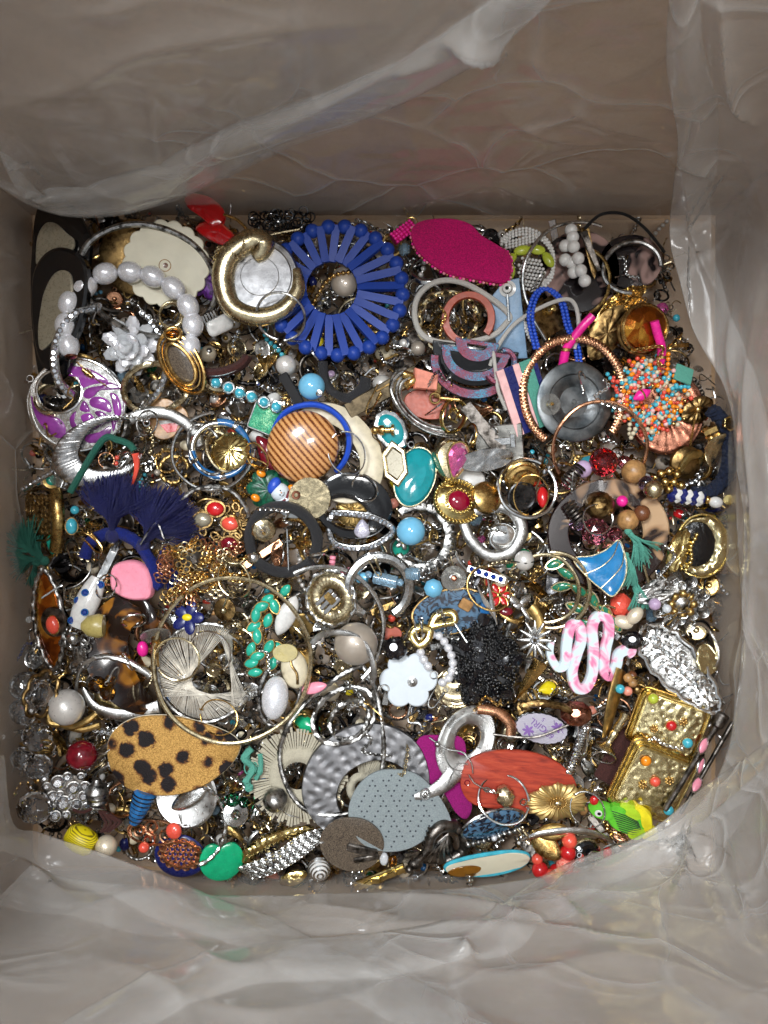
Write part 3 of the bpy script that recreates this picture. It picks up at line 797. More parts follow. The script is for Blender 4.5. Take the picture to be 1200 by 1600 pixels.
# ---------------------------------------------------------------- the pieces one can pick out in the photograph
def H(name, label, ct, cx, cy, ref, group=None, rot=(0, 0, 0)): return Item(name, label, ct, cx, cy, ref=ref, group=group, rot=rot)
def hoop(label, ref, cx, cy, rx, ry, r, mt, rot=0, a0=0, a1=360, N=72, n=8, name='hoop_earring', ct='earring', q=72, zmax=34, tilt=.6, tl=(0, 0), **k):
    it = H(name, label, ct, cx, cy, ref, rot=(tl[0], tl[1], 0))
    it.add('ring', ring(rx, r, N, n, ry, a0, a1, rot, **k), mt)
    return it, (lambda **kw: it.drop(**{**dict(q=q, zmax=zmax, tilt=tilt), **kw}))
def bead_ring(it, pts, r, mt, key, name='bead', sc_=None, orient=True, m=None, smooth=True):
    m = m or ball(r, n=14, m=8)
    P_ = np.asarray(pts)
    for i, p in enumerate(P_):
        d = P_[min(i+1, len(P_)-1)]-P_[max(i-1, 0)]
        mm = mt if isinstance(mt, str) else mt[i % len(mt)]
        it.add(name, m, mm, loc=tuple(p), rot=(0, 0, math.degrees(math.atan2(d[1], d[0]))) if orient else (R.uniform(0, 360), R.uniform(0, 360), 0), key=key, smooth=smooth, sc_=sc_ or 1)
def rhs(it, pts, r, key='rhinestone_s', mt='foil_crystal', name='rhinestone', sm='silver'):
    for p in pts:
        it.add(name, gem(r, .9, 8), mt, loc=(p[0], p[1], p[2]+r*.2), key=key+str(r), smooth=False, rot=(R.uniform(-14, 14), R.uniform(-14, 14), R.uniform(0, 90)))

# ===== lower layer =====
# black drop earrings with shell inlay, upper corner
it = H('drop_earring', 'tall black teardrop earring with pale shell inlay, topmost in the corner', 'earring', 92, 420, 'black teardrop earring', rot=(0, -14, 0))
it.add('plate', plate(sp(it.L((48, 350), (56, 322), (78, 308), (104, 308), (124, 328), (140, 350), (156, 385), (150, 440), (135, 520), (115, 585), (85, 600), (62, 590), (46, 500), (43, 420)))[:, :2] , FLAT(9, .12)), 'black_gloss', sharp=15)
it.add('inlay', plate(sp(it.L((54, 410), (58, 366), (76, 345), (98, 348), (122, 368), (138, 382), (134, 400), (102, 396), (74, 402), (60, 418)), 4, True)*np.array([.86, .86, 1])+np.array([1, 4, 0]), FLAT(3.5, .08)), 'shell', loc=(0, 0, 13), sharp=12)
it.drop(q=85, zmax=14)
it = H('drop_earring', 'smaller black lens earring with fan of pale shell inlay, overlapping the tall one', 'earring', 98, 490, 'black lens earring', rot=(0, -8, 0))
it.add('plate', plate(sp(it.L((48, 470), (54, 420), (80, 394), (112, 392), (144, 412), (150, 460), (134, 520), (104, 560), (74, 576), (56, 545)), 4, True), FLAT(13, .07)), 'black_gloss', sharp=15)
it.add('inlay', plate(sp(it.L((62, 490), (72, 450), (94, 420), (118, 416), (132, 432), (130, 478), (106, 522), (66, 555), (58, 525)), 4, True)*np.array([.84, .86, 1])+np.array([0, -2, 0]), FLAT(3.5, .08)), 'shell', loc=(0, 0, 13), sharp=12)
it.drop(q=92, zmax=26)
it = H('disc_earring', 'antique greenish metal dish behind the cream scalloped disc', 'earring', 212, 402, 'antique dish', rot=(10, 0, 0))
it.add('dish', lathe([(58, 0), (58, 3), (52, 6), (20, 3), (1, 2)], 40), 'gold_antique'); it.drop(zmax=0)
it, d = hoop('large silver bangle of notched square links round the antique dish', 'notched silver bangle', 232, 438, 105, 84, 5, 'silver_antique', rot=-18, N=160, rf=ribs(80, .35), name='bangle', ct='bangle', flat=1.2); d(zmax=6)
it = H('flower_earring', 'cream plastic disc with scalloped edge and a small post scar', 'earring', 260, 413, 'cream scalloped disc', rot=(0, 0, 12))
it.add('disc', plate(flower(17, 68, .07, 136), FLAT(5, .02)), 'cream_plastic'); it.add('post_scar', xf(ring(9, .7, 20, 5), (-2, -2, 5)), 'tan_wood'); it.add('post_hole', lathe([(4, 0), (4, .6), (1, .2)], 12), 'brown', loc=(-1, -2, 4.8)); it.drop(zmax=12)
# red translucent claw flower
it = H('flower_earring', 'translucent red plastic flower bent upright against the bag', 'earring', 332, 350, 'red plastic flower')
for k, pts in enumerate([((290, 318), (300, 309), (325, 312), (350, 330), (352, 350), (335, 360), (315, 345), (296, 332)), ((335, 345), (350, 352), (372, 375), (376, 388), (350, 388), (320, 375), (308, 360)), ((318, 330), (352, 335), (350, 355), (345, 366), (330, 362))]):
    o = np.array(it.L(*pts))[:, :2]; it.add('petal', plate(sp([(a, b, 0) for a, b in o], 3, True), DOMEP(4, 4, 1), lambda x, y: 1.6*np.sin(x*.35+y*.2)*np.cos(y*.4)), 'plastic_red', loc=(0, 0, 12-k*5), rot=(8, 6, 0))
it.add('bead', ball(4), 'red', loc=it.L((305, 333, 18))[0]); it.drop(zmax=14)
it = H('wire_earring', 'gold wire with a round ball tip beside the red flower', 'earring', 390, 370, 'gold wire with ball tip')
it.add('wire', tube(np.array(it.L(*[tuple(p) for p in sp([(350, 338, 10), (372, 347, 14), (388, 362, 16)], 6)])), 2.4, 8), 'gold'); it.add('ball', ball(7), 'gold', loc=it.L((392, 369, 16))[0])
it.add('bar', tube(np.array(it.L(*[tuple(p) for p in sp([(398, 378, 8), (430, 368, 8), (470, 360, 6)], 6)])), 2, 6), 'gold_pale'); it.drop(zmax=10)
it = H('lace_brooch', 'black lacy beaded piece half hidden behind the blue wheel', 'brooch', 440, 345, 'black lacy piece')
it.add('mesh', cat(*[xf(ring(7, 1.3, 14, 5), (R.uniform(-46, 46), R.uniform(-15, 15)-abs(i-20)*.2, R.uniform(0, 9)), (R.uniform(-20, 20), R.uniform(-20, 20), 0)) for i in range(44)]), 'black_gloss')
bead_ring(it, [(-40+8*i, 13-abs(i-5)*.9, 7) for i in range(11)], 2.6, 'black_metal', 'bead26'); it.drop(zmax=4)
it = H('fabric_rose', 'purple glittery fabric scrap behind the cream disc', 'fabric flower', 325, 438, 'purple fabric scrap')
it.add('fabric', plate(flower(5, 34, .3, 50), DOMEP(12, 6), lambda x, y: 2.5*np.sin(x*.4)*np.cos(y*.5)), 'purple'); it.drop(zmax=0)
it = H('cuff_bracelet', 'dark brown cuff lined with silver edges', 'bracelet', 330, 545, 'dark brown cuff', rot=(10, 0, 0))
it.add('band', tube(arc(58, 38, 175, 345, 40), 8, 10, flat=1.6), 'suede_brown'); it.add('rim', tube(arc(60, 40, 175, 345, 40, z=9), 2, 6), 'silver'); it.drop(zmax=8)
it = H('hair_clip', 'white enamel clip earring with a ribbed silver back', 'earring', 343, 508, 'white enamel clip', rot=(8, 10, 28))
it.add('face', plate(rrect(22, 13, 9), DOMEP(6, 4, 2)), 'white_gloss'); it.add('grip', cat(*[boxm(3, 22, 3, .6, (-20+5*i, 14, 2)) for i in range(5)]), 'silver'); it.drop(zmax=12)

# blue wooden wheel bracelet
it = H('wheel_bracelet', 'royal blue wooden bracelet of flat sticks and round beads fanned like a wheel', 'bracelet', 527, 457, 'blue stick wheel')
NS = 25
for i in range(NS):
    a = 2*pi*i/NS+.07; ci = (-8+40*math.cos(a), 4+42*math.sin(a)); co = (106*math.cos(a), 103*math.sin(a))
    mx, my = (ci[0]+co[0])/2, (ci[1]+co[1])/2; L_ = math.hypot(co[0]-ci[0], co[1]-ci[1])
    it.add('stick', boxm(1, 1, 1, .022), 'royal_blue', loc=(mx, my, 8+3*(i % 2)), rot=(R.uniform(-16, 16), -4, math.degrees(math.atan2(co[1]-ci[1], co[0]-ci[0]))), sc_=(L_, 12.5, 10), key='blue_stick')
    a2 = a+pi/NS; it.add('bead', ball(11.5, n=20, m=12), 'royal_blue', loc=(103*math.cos(a2), 101*math.sin(a2), 10), key='blue_bead', rot=(R.uniform(0, 90), 0, 0))
it.drop(q=80, zmax=16, tilt=.3)
it = H('bead_chain', 'short string of gold beads showing through the hub of the blue wheel', 'chain', 520, 462, 'gold bead string')
bead_ring(it, resample(sp(it.L((485, 484, 0), (500, 455, 3), (520, 432, 4), (545, 426, 3)), 5), 8), 4, 'gold', 'bead4', name='bead'); it.drop(zmax=6, q=60)
it = H('stone_cabochon', 'polished grey brown stone in the hub of the blue wheel', 'stone', 538, 440, 'grey stone')
it.add('stone', ball(22, (1, 1.1, .6), n=24, m=14), 'pearl_taupe'); it.drop(zmax=-6, q=60)

# gold and silver swirl clip
it = H('button_earring', 'large round clip earring, silver disc held in a thick gold swirl', 'earring', 404, 438, 'gold swirl clip')
it.add('disc', lathe([(58, 0), (60, 4), (57, 9), (50, 10), (48, 8), (30, 8), (29, 9), (1, 9)], 48), 'silver_dull', loc=(4, 2, 8))
pth = sp([(60, 14, 12), (63, -4, 13), (60, -24, 13), (38, -50, 13), (0, -60, 14), (-38, -46, 16), (-52, -10, 18), (-46, 26, 20), (-24, 48, 20), (-4, 56, 20), (9, 50, 20), (6, 38, 20), (-6, 30, 19)], 7)
k = len(pth); rr = 5+14*np.sin(np.linspace(.06, 1, k)*pi*.60)**.8; rr[-14:] = np.linspace(rr[-14], 10, 14); rr[-2:] = [8, 4]
it.add('swirl', tube(pth, rr, 16), 'gold_pale'); it.add('rim', ring(60, 3.4, 50, 8), 'gold', loc=(2, 0, 5)); it.drop(q=96, zmax=40, tilt=.2, dz=4)

# ===== pearls, flower, rhinestone hoop =====
pp = [(115, 545), (111, 515), (117, 480), (140, 455), (170, 433), (208, 430), (243, 437), (275, 455), (298, 483), (305, 512), (300, 546)]
it = H('pearl_bracelet', 'curved strand of large ribbed oval pearls', 'bracelet', 210, 480, 'ribbed pearl strand')
P3 = [(p[0], p[1], 22+3*math.sin(i)) for i, p in enumerate(it.L(*pp))]
for i, p in enumerate(P3):
    d = np.array(P3[min(i+1, 10)])-np.array(P3[max(i-1, 0)])
    m = xf(lathe([(max(.5, 16.5*math.sin(pi*j/11)**.8), -19*math.cos(pi*j/11)) for j in range(12)], 20), rot=(0, 90, 0))
    it.add('pearl', m, 'white_pearl', loc=p, rot=(R.uniform(0, 360), 0, math.degrees(math.atan2(d[1], d[0]))), key='big_pearl')
it.add('cord', tube(sp(P3, 3), 1.2, 5), 'cord_white'); it.add('end_cap', lathe([(11, 0), (10, 3), (4, 6)], 14), 'copper', loc=it.L((118, 560, 22))[0], rot=(90, 0, 0)); it.drop(q=70, zmax=20, tilt=.2)
it = H('flower_earring', 'clear white flower cluster of faceted crystal petals', 'earring', 208, 540, 'crystal petal flower')
for j, (n, rr, tl, L_) in enumerate(((9, 29, 16, 25), (8, 20, 34, 21), (6, 12, 52, 17), (3, 4, 72, 14))):
    for i in range(n):
        a = 360*i/n+j*25; it.add('petal', fball(1, 8, 6), 'glass_frost' if (i+j) % 2 else 'white_pearl', loc=(rr*math.cos(math.radians(a)), rr*math.sin(math.radians(a)), 7+j*8), rot=(0, -tl, a), sc_=(L_*.8, 12, 6), key='facet_petal', smooth=False)
it.drop(zmax=14)
def rhoop(label, ref, cx, cy, pts, r=5.5, step=8, mt='silver', zmax=24, ct='earring', name='hoop_earring', q=70, gr=None):
    it = H(name, label, ct, cx, cy, ref, group=gr); P_ = sp(it.L(*pts), 8)
    it.add('channel', tube(P_, r, 8, flat=.9), mt)
    rhs(it, [p+np.array([0, 0, r*.75]) for p in resample(P_, step)], round(r*.72, 1)); it.drop(zmax=zmax, q=q, tilt=.3); return it
rhoop('silver hoop arc set with a row of rhinestones beside the purple disc', 'rhinestone hoop arc', 118, 545, [(158, 480, 6), (125, 492, 12), (101, 520, 16), (90, 560, 16), (95, 596, 12), (112, 618, 4)], 7, 9)
rhoop('rhinestone hoop running down under the hammered gold ring', 'second rhinestone hoop', 244, 570, [(238, 505, 4), (258, 535, 10), (263, 570, 12), (250, 610, 10), (222, 640, 2), (200, 652, 0)], 6, 8, zmax=14)
# purple enamel disc
it = H('disc_pendant', 'round silver disc with purple enamel rose and an off-centre hole', 'pendant', 122, 632, 'purple enamel disc')
hc = (-27, 20)
ou = loop2(77, 73, 72); inn = loop2(35, 33, 72, hc)
it.add('frame', band(ou, inn, [(0, 0), (0, 5), (.03, 7), (.97, 7), (1, 5), (1, 0)]), 'silver')
it.add('rim', ring(75, 2.3, 72, 7, 71), 'silver_bright', loc=(0, 0, 7)); it.add('rim', ring(35.5, 2.2, 50, 7, 33.5), 'silver_bright', loc=(hc[0], hc[1], 7))
cells = [[(52, 620), (55, 642), (66, 664), (86, 682), (98, 682), (103, 670), (96, 656), (80, 650), (66, 640), (58, 628)], [(98, 585), (118, 574), (145, 578), (168, 592), (170, 598), (150, 600), (132, 606), (128, 600), (124, 588)],
         [(138, 618), (142, 608), (160, 604), (172, 600), (186, 608), (160, 610), (148, 620)], [(146, 626), (156, 622), (170, 628), (172, 642), (158, 638), (147, 634)], [(176, 618), (186, 622), (190, 640), (184, 655), (180, 640), (178, 628)],
         [(128, 640), (134, 628), (141, 642)], [(112, 654), (120, 646), (118, 658), (124, 668), (114, 666)], [(130, 652), (142, 648), (150, 660), (138, 664)], [(152, 646), (160, 644), (170, 652), (164, 658)], [(176, 656), (182, 660), (178, 672)], [(140, 680), (156, 676), (170, 668), (168, 680), (150, 690), (138, 688)]]
for ci_, c in enumerate(cells): o_c = sp([(a, b, 0) for a, b, _ in it.L(*c)], 4, True); o_c = o_c.mean(0)+(o_c-o_c.mean(0))*(1.04 if ci_ < 2 else 1.24); it.add('enamel', plate(o_c, DOMEP(1.8, 3)), 'purple_enamel', loc=(0, 0, 7.1))
it.add('loop', ring(5, 1.6, 16, 6), 'silver', loc=it.L((50, 592, 4))[0]); it.drop(q=84, zmax=22, tilt=.5)
it = H('barrel_bead', 'tiny gold barrel bead on a wire over the purple disc', 'bead', 137, 583, 'gold barrel bead', rot=(0, 0, -38))
it.add('bead', xf(lathe([(3, -10), (4, -9), (4, -4), (5.5, -3), (5.5, 3), (4, 4), (4, 9), (3, 10)], 12), rot=(0, 90, 0)), 'gold'); it.add('wire', tube([(-26, 3, 0), (0, 0, 0), (36, 2, 0)], .9, 5), 'gold'); it.drop(zmax=34)
# silver crescent hoop
it = H('hoop_earring', 'textured silver oval hoop, wide at one side, lying below the purple disc', 'earring', 156, 705, 'textured silver oval')
it.add('hoop', band(loop2(77, 52, 300, rot=24), loop2(55, 36, 300, (19, 9), rot=24), [(0, 0), (0, 3), (.08, 6), (.3, 7), (.6, 6), (.92, 4), (1, 2), (1, 0)], lambda x, y, t, z: (.2*np.sin(np.arctan2(y, x)*70)+.15*np.sin(np.arctan2(y, x)*43+t*9)) if z > 2 else 0*x), 'silver_ribbed'); it.add('loop', ring(5, 1.5, 14, 6), 'silver', loc=(74, 46, 3)); it.drop(q=84, zmax=28)
it = H('feather_loop', 'teal and coral pink wrapped cord curling under the silver oval', 'cord loop', 190, 705, 'teal coral cord')
P_ = sp(it.L((110, 770, -4), (160, 690, 4), (185, 688, 6), (208, 700, 6), (214, 730, 4), (205, 760, 0)), 6); k = len(P_)
it.add('cord', tube(P_[:k*2//3], 5.5, 8), 'thread_green'); it.add('cord_end', tube(P_[k*2//3:], np.linspace(6, 2, k-k*2//3), 8), 'coral'); it.drop(zmax=10)
# hammered gold ring etc
it, d = hoop('wide hammered pale gold hoop by the crystal flower', 'hammered gold hoop', 243, 606, 50, 38, 5, 'gold_pale', rot=10, rf=knurl(4, .16), flat=1.4); d(zmax=26)
it = H('oval_brooch', 'oval antique gold frame brooch standing on edge', 'brooch', 284, 568, 'oval gold frame', rot=(0, 0, -62))
for k, (a, b) in enumerate(((50, 30), (42, 24), (34, 18))): it.add('rim', ring(a, 3 if k != 1 else 2, 60, 7, b, rf=rope(40) if k == 1 else None), 'gold', loc=(0, 0, 3*k))
it.add('plate', plate(loop2(36, 20, 40), DOMEP(4, 4)), 'brown_shell'); it.drop(zmax=14)
it = H('ring', 'little oval gold rope ring with a glassy stone', 'ring', 270, 521, 'little rope ring'); it.add('rim', ring(12, 3, 40, 8, 10, rf=rope(20, .3)), 'gold'); it.add('stone', ball(9, (1, .8, .5)), 'glass_amber'); it.drop(zmax=22)
it = H('cuff_earring', 'broad brushed silver gold arc by the painted smiling charm', 'earring', 262, 662, 'brushed arc')
it.add('arc', tube(np.array(it.L(*[tuple(p) for p in sp([(205, 656, 0), (235, 645, 6), (268, 648, 8), (298, 668, 8), (312, 695, 4)], 7)])), 9, 10, flat=.4), 'silver_brushed'); it.drop(zmax=18)
it = H('face_charm', 'tan painted wooden charm with red smiling mouth', 'charm', 262, 655, 'painted smiling charm'); it.add('face', plate(flower(3, 34, .2, 40), FLAT(4)), 'tan_wood'); it.add('mouth', plate(np.array([(-16, 0), (16, 4), (10, -12), (-4, -14)]), FLAT(1)), 'red', loc=(4, -8, 4)); it.add('teeth', plate(np.array([(-17, 3), (17, 6), (16, 1), (-15, -3)]), FLAT(1.3)), 'white_gloss', loc=(4, -6, 4)); it.drop(zmax=4)
# blue enamel sectioned hoop
it = H('hoop_earring', 'silver hoop with bright blue enamel segments and rhinestone joints', 'earring', 344, 702, 'blue segment hoop')
it.add('hoop', band(loop2(48, 48, 64), loop2(37, 37, 64), DOME(5)), 'silver_bright')
for a0, a1 in ((-78, -20), (-8, 52), (62, 95), (-150, -90), (185, 202)): it.add('enamel', tube(arc(43, None, a0, a1, 16, z=4.6), 5.6, 8, flat=.8), 'cobalt')
for a in (-85, -14, 57, -156): rhs(it, [(43*math.cos(math.radians(a+b)), 43*math.sin(math.radians(a+b)), 5) for b in (-4, 0, 4)], 2.2)
it.drop(zmax=24)
for (cx, cy, r, mt, lb, rf_, z) in ((322, 702, 42, 'silver_antique', 'thin grainy silver hoop lying inside the blue segment hoop', rope(30), 26), (345, 705, 33, 'gold_pale', 'plain pale gold ring in the middle of the blue segment hoop', None, 14)):
    it, d = hoop(lb, 'inner hoop', cx, cy, r*.6, r, 3, mt, rot=20, rf=rf_); d(zmax=z)
it = H('shell_charm', 'amber gold fan shell inside the blue segment hoop', 'charm', 360, 705, 'amber shell', rot=(0, 0, -40)); it.add('shell', plate(flower(14, 32, .06, 84), DOMEP(8, 5), lambda x, y: .8*np.sin(np.arctan2(y+26, x)*36)), 'gold_bright'); it.drop(zmax=8)
it, d = hoop('plain silver hoop crossing behind the blue segment hoop', 'plain silver hoop', 333, 705, 66, 60, 3, 'silver', rot=30, a0=60, a1=330); d(zmax=14)
it = H('stud_bar', 'curved bar of six round turquoise cabochons in beaded silver cups', 'earring', 385, 617, 'six stone turquoise bar')
for i, p in enumerate(it.L((337, 598), (357, 606), (375, 615), (394, 621), (413, 629), (432, 637))):
    it.add('cup', lathe([(9, 0), (10.5, 4), (9.6, 5), (8, 4.4), (1, 4)], 22), 'silver_bright', loc=p, key='cup10', rot=(8*math.sin(i*2), 8*math.cos(i), 0)); it.add('stone', ball(7.4, (1, 1, .7), n=18, m=10), 'turquoise', loc=(0, 0, 5), key='turq7', parent=2*i)
it.drop(zmax=32, q=90, dz=9)
it = H('bead_earring', 'plain glossy light blue ball between the blue wheel and the black strap', 'earring', 487, 604, 'light blue ball'); it.add('bead', ball(21, n=28, m=16), 'sky_blue'); it.add('cap', lathe([(6, 0), (5, 2), (1, 3)], 12), 'silver', loc=(14, -10, 14)); it.drop(zmax=14)
it = H('pearl_stud', 'round white pearl just under the rim of the blue wheel', 'pearl', 447, 571, 'pearl under the wheel'); it.add('pearl', ball(16, n=24, m=14), 'pearl'); it.drop(zmax=16)
it = H('leather_loop', 'black leather strap looped open beside the light blue ball', 'strap', 535, 590, 'black leather strap', rot=(0, 0, 0))
it.add('strap', tube(np.array(it.L(*[tuple(p) for p in sp([(505, 565, 14), (508, 590, 14), (520, 612, 12), (545, 622, 10), (568, 608, 8), (572, 590, 2)], 7)])), 10, 8, flat=.35, up=(.5, .6, .6)), 'leather_black'); it.drop(zmax=22)
it = H('bar_earring', 'flat black wedge leaning against the pearl', 'earring', 455, 608, 'black wedge', rot=(0, 0, -62)); it.add('wedge', boxm(54, 16, 6, 1.5), 'black_matte'); it.drop(zmax=22)
it = H('bar_brooch', 'long dark bronze bar running towards the peach bead', 'brooch', 598, 612, 'dark bronze bar', rot=(0, 0, 30)); it.add('bar', boxm(128, 26, 5, 1.5), 'bronze_dark'); it.add('pin', boxm(60, 3, 3, .8, (20, 6, 5)), 'gold_antique'); it.add('cap', xf(lathe([(8, -10), (9, -8), (7, -3), (7, 3), (9, 8), (8, 10)], 16), rot=(0, 90, 0)), 'gold', loc=(44, -8, 9)); it.drop(zmax=14)
it = H('bead_earring', 'peach glass trapezoid bead on a gold cap', 'earring', 664, 594, 'peach trapezoid bead', rot=(0, 0, -8))
it.add('bead', plate(np.array([(-21, 15), (18, 11), (19, -14), (-17, -17)]), FLAT(13, .1)), 'peach', sharp=20); it.add('cap', xf(lathe([(6, -9), (7, -7), (5, 7)], 12), rot=(0, 90, 0)), 'gold', loc=(-30, 2, 8)); it.add('bar', boxm(10, 26, 4, 1), 'gold_antique', loc=(22, -12, 4)); it.drop(zmax=20)
for i, (a, b, rr, mt) in enumerate(((66, 56, 2.6, 'silver'), (60, 50, 2.4, 'silver_antique'), (54, 44, 2.2, 'silver'), (72, 62, 2.6, 'silver_antique'))):
    it, d = hoop(['polished silver bangle, second of the nested arcs below the peach bead', 'engraved silver bangle, third of the nested arcs below the peach bead', 'thinnest silver bangle, innermost of the nested arcs below the peach bead', 'engraved silver bangle, outermost of the nested arcs below the peach bead'][i], 'nested bangles', 672+i, 628, a, b*.75, rr, mt, rot=-32, a0=150, a1=330, rf=rope(50, .2) if i % 2 else None, name='bangle', ct='bangle'); d(zmax=12+2*i)
it = H('disc_charm', 'terracotta red oval disc under the nested silver bangles', 'charm', 668, 632, 'terracotta oval'); it.add('disc', plate(loop2(38, 24, 40, rot=-10), FLAT(4)), 'terracotta'); it.drop(zmax=0)

# ===== pink felt, seed-bead corner =====
it = H('felt_earring', 'short pink beaded tube beside the large pink felt piece', 'earring', 630, 368, 'pink beaded tube', rot=(0, 0, 38))
it.add('tube', xf(lathe([(9, -20), (9, 20)], 14), rot=(0, 90, 0)), 'felt_pink', loc=(0, 0, 9))
for i in range(7):
    for j in range(4): it.add('bead', ball(2.9, n=8, m=5), 'hot_pink', loc=(-18+6*i, -8+5.2*j, 15+2*math.cos((j-1.5))), key='seed29')
it.add('loop', ring(9, 1, 18, 5), 'gold', loc=(20, 4, 12)); it.drop(zmax=10)
it = H('seed_bead_motif', 'white seed bead loops round pale lime petals', 'earring', 828, 412, 'white and lime seed bead motif')
for pth in ([(783, 378), (800, 366), (825, 362), (850, 375), (864, 400), (862, 430), (848, 448)], [(790, 384), (815, 378), (838, 372)], [(806, 470), (822, 520), (838, 545)]):
    for off in (-4.5, 0, 4.5):
        bead_ring(it, [p+np.array([0, off, 4+R.uniform(0, 2)]) for p in resample(sp(it.L(*pth), 5), 5.4)], 2.7, 'white_gloss', 'seed27')
for gx in range(8):
    for gy in range(9):
        x, y = 812+gx*5.4-2, 404+gy*6+gx*.9
        if abs(gx-3.5) < 4.3-abs(gy-4)*.3: it.add('bead', ball(2.7, n=8, m=5), 'white_gloss', loc=it.L((x+(gy % 2)*2.6, y, 5))[0], key='seed27')
for (x, y, a) in ((795, 408, 40), (815, 393, 10), (838, 392, -10), (856, 408, -60), (796, 428, 80)): it.add('petal', ball(1, n=14, m=8), 'lime', loc=it.L((x, y, 7))[0], sc_=(14, 8, 6), rot=(0, 0, a), key='unit_ball')
it.drop(q=82, zmax=8)
it = H('disc_earring', 'dark pinkish marbled disc under the white ball cluster', 'earring', 905, 425, 'dark marbled disc'); it.add('disc', plate(loop2(64, 66, 50), FLAT(5, .02)), 'tortoise_pink'); it.drop(zmax=-4)
it = H('disc_earring', 'dark pinkish marbled disc in the far corner under a silver hoop', 'earring', 985, 410, 'corner marbled disc'); it.add('disc', plate(loop2(50, 44, 50), FLAT(5, .02)), 'tortoise_pink'); it.drop(zmax=-4)
it = H('bead_cluster', 'cluster of round glossy white balls on a stem', 'earring', 897, 402, 'white ball cluster')
for (x, y, z) in ((888, 365, 20), (890, 377, 23), (880, 388, 14), (891, 392, 24), (880, 410, 14), (890, 415, 15), (898, 411, 25), (893, 430, 16), (902, 430, 25), (909, 445, 22)): it.add('ball', ball(10, n=20, m=12), 'white_gloss', loc=it.L((x, y, z))[0], key='ball10')
it.drop(zmax=14)
it = H('hair_clip', 'pointed steel alligator clip beside the white balls', 'clip', 920, 395, 'alligator clip', rot=(0, 12, -75))
it.add('jaw', plate(np.array([(-40, -6), (30, -3), (42, 0), (30, 6), (-40, 8)]), FLAT(3)), 'gold_antique'); it.add('jaw', plate(np.array([(-36, -6), (30, -3), (30, 3), (-36, 6)]), FLAT(3)), 'pewter', loc=(2, 2, 8), rot=(0, -8, 8)); it.drop(zmax=22)
it, d = hoop('very large plain silver hoop round the white seed beads', 'very large silver hoop', 905, 440, 96, 92, 2.8, 'silver', a0=70, a1=235, N=60); d(zmax=34, q=60)
it, d = hoop('silver hinged hoop near the far corner', 'hinged corner hoop', 988, 418, 46, 40, 4, 'silver_antique', a0=-20, a1=250, rot=20); d(zmax=20)
it, d = hoop('slim brass hoop behind the alligator clip', 'slim brass hoop', 905, 440, 48, 52, 3, 'brass', a0=-70, a1=70); d(zmax=14)
it = H('cord', 'thin black cord curving along the bag in the far corner', 'cord', 980, 370, 'thin black cord'); it.add('cord', tube(np.array(it.L(*[tuple(p) for p in sp([(905, 365, 6), (930, 345, 16), (968, 342, 18), (1005, 362, 14), (1040, 395, 4)], 7)])), 2.6, 6), 'cord_black'); it.drop(zmax=20)
it = H('leaf_earring', 'golden filigree leaf wing pointing into the far corner', 'earring', 965, 488, 'gold filigree wing', rot=(0, 0, 40))
it.add('wing', plate(np.array([(-60, -16), (-40, 14), (0, 26), (40, 20), (62, 2), (30, -12), (0, -20), (-30, -26)]), FLAT(3)), 'leaf_gold')
it.add('tracery', cat(*[tube(sp([(-55, -14, 4), (-20+10*j, 20-8*j, 6), (58-4*j, 2-2*j, 4)], 6), .9, 5) for j in range(5)]+[xf(ring(4, .9, 10, 4), (R.uniform(-50, 44), R.uniform(-14, 12), 4.6)) for _ in range(60)]), 'gold'); it.drop(zmax=14)
it = H('leaf_earring', 'darker gold grooved leaf tucked below the filigree wing', 'earring', 948, 520, 'dark gold leaf', rot=(0, 0, 62)); it.add('leaf', plate(marq(48, 26, 36), DOMEP(4, 4), lambda x, y: 1.2*np.sin(x*.8)), 'gold_antique'); it.drop(zmax=6)
it = H('disc_earring', 'large round amber faceted stone in a gold rim', 'earring', 1007, 512, 'amber faceted disc', rot=(0, 14, 8))
it.add('rim', ring(46, 3.4, 56, 8, 35), 'gold'); it.add('rim', ring(48, 2.6, 56, 8, 37), 'gold_antique', loc=(2, -3, -7)); it.add('stone', plate(loop2(44, 33, 12), [(1, 3), (.66, 9), (.36, 11), (.02, 11.5)]), 'amber_foil', smooth=False); it.drop(zmax=24)

# ===== rubber loop etc. =====
def cordloop(label, ref, cx, cy, pts, r, mt, closed=True, zmax=30, name='cord_loop', ct='cord', q=68, flat=1.0, rf=None):
    it = H(name, label, ct, cx, cy, ref); P_ = sp(it.L(*pts), 8, closed); it.add('cord', tube(P_, r, 8, closed=closed, flat=flat, rf=rf), mt); it.drop(zmax=zmax, q=q, tilt=.2); return it
it = H('link_loop', 'ring of chunky gold and silver links under the white rubber loop', 'bracelet', 700, 500, 'chunky link ring'); it.add('links', chain(arc(48, 44, 0, 350, 30), 16, 11, 2.6, 6), 'gold_pale'); it.drop(zmax=-2)
it = H('triangle_earring', 'pale blue painted triangle with a black and white post', 'earring', 803, 492, 'pale blue triangle'); it.add('plate', plate(np.array(it.L((788, 440), (812, 436), (824, 560), (780, 560), (762, 470)))[:, :2], FLAT(5)), 'painted_blue')
it.add('nut', lathe([(13, 0), (13, 2), (8, 3), (7, 12), (5, 13), (1, 13)], 20), 'white_gloss', loc=it.L((794, 452, 5))[0]); it.add('cap', lathe([(8, 0), (7, 8), (3, 9)], 16), 'black_metal', loc=it.L((794, 452, 9))[0]); it.add('wire', tube([(0, 0, 12), (2, -40, 10)], 2, 6), 'silver', loc=it.L((794, 462, 0))[0]); it.drop(zmax=8)
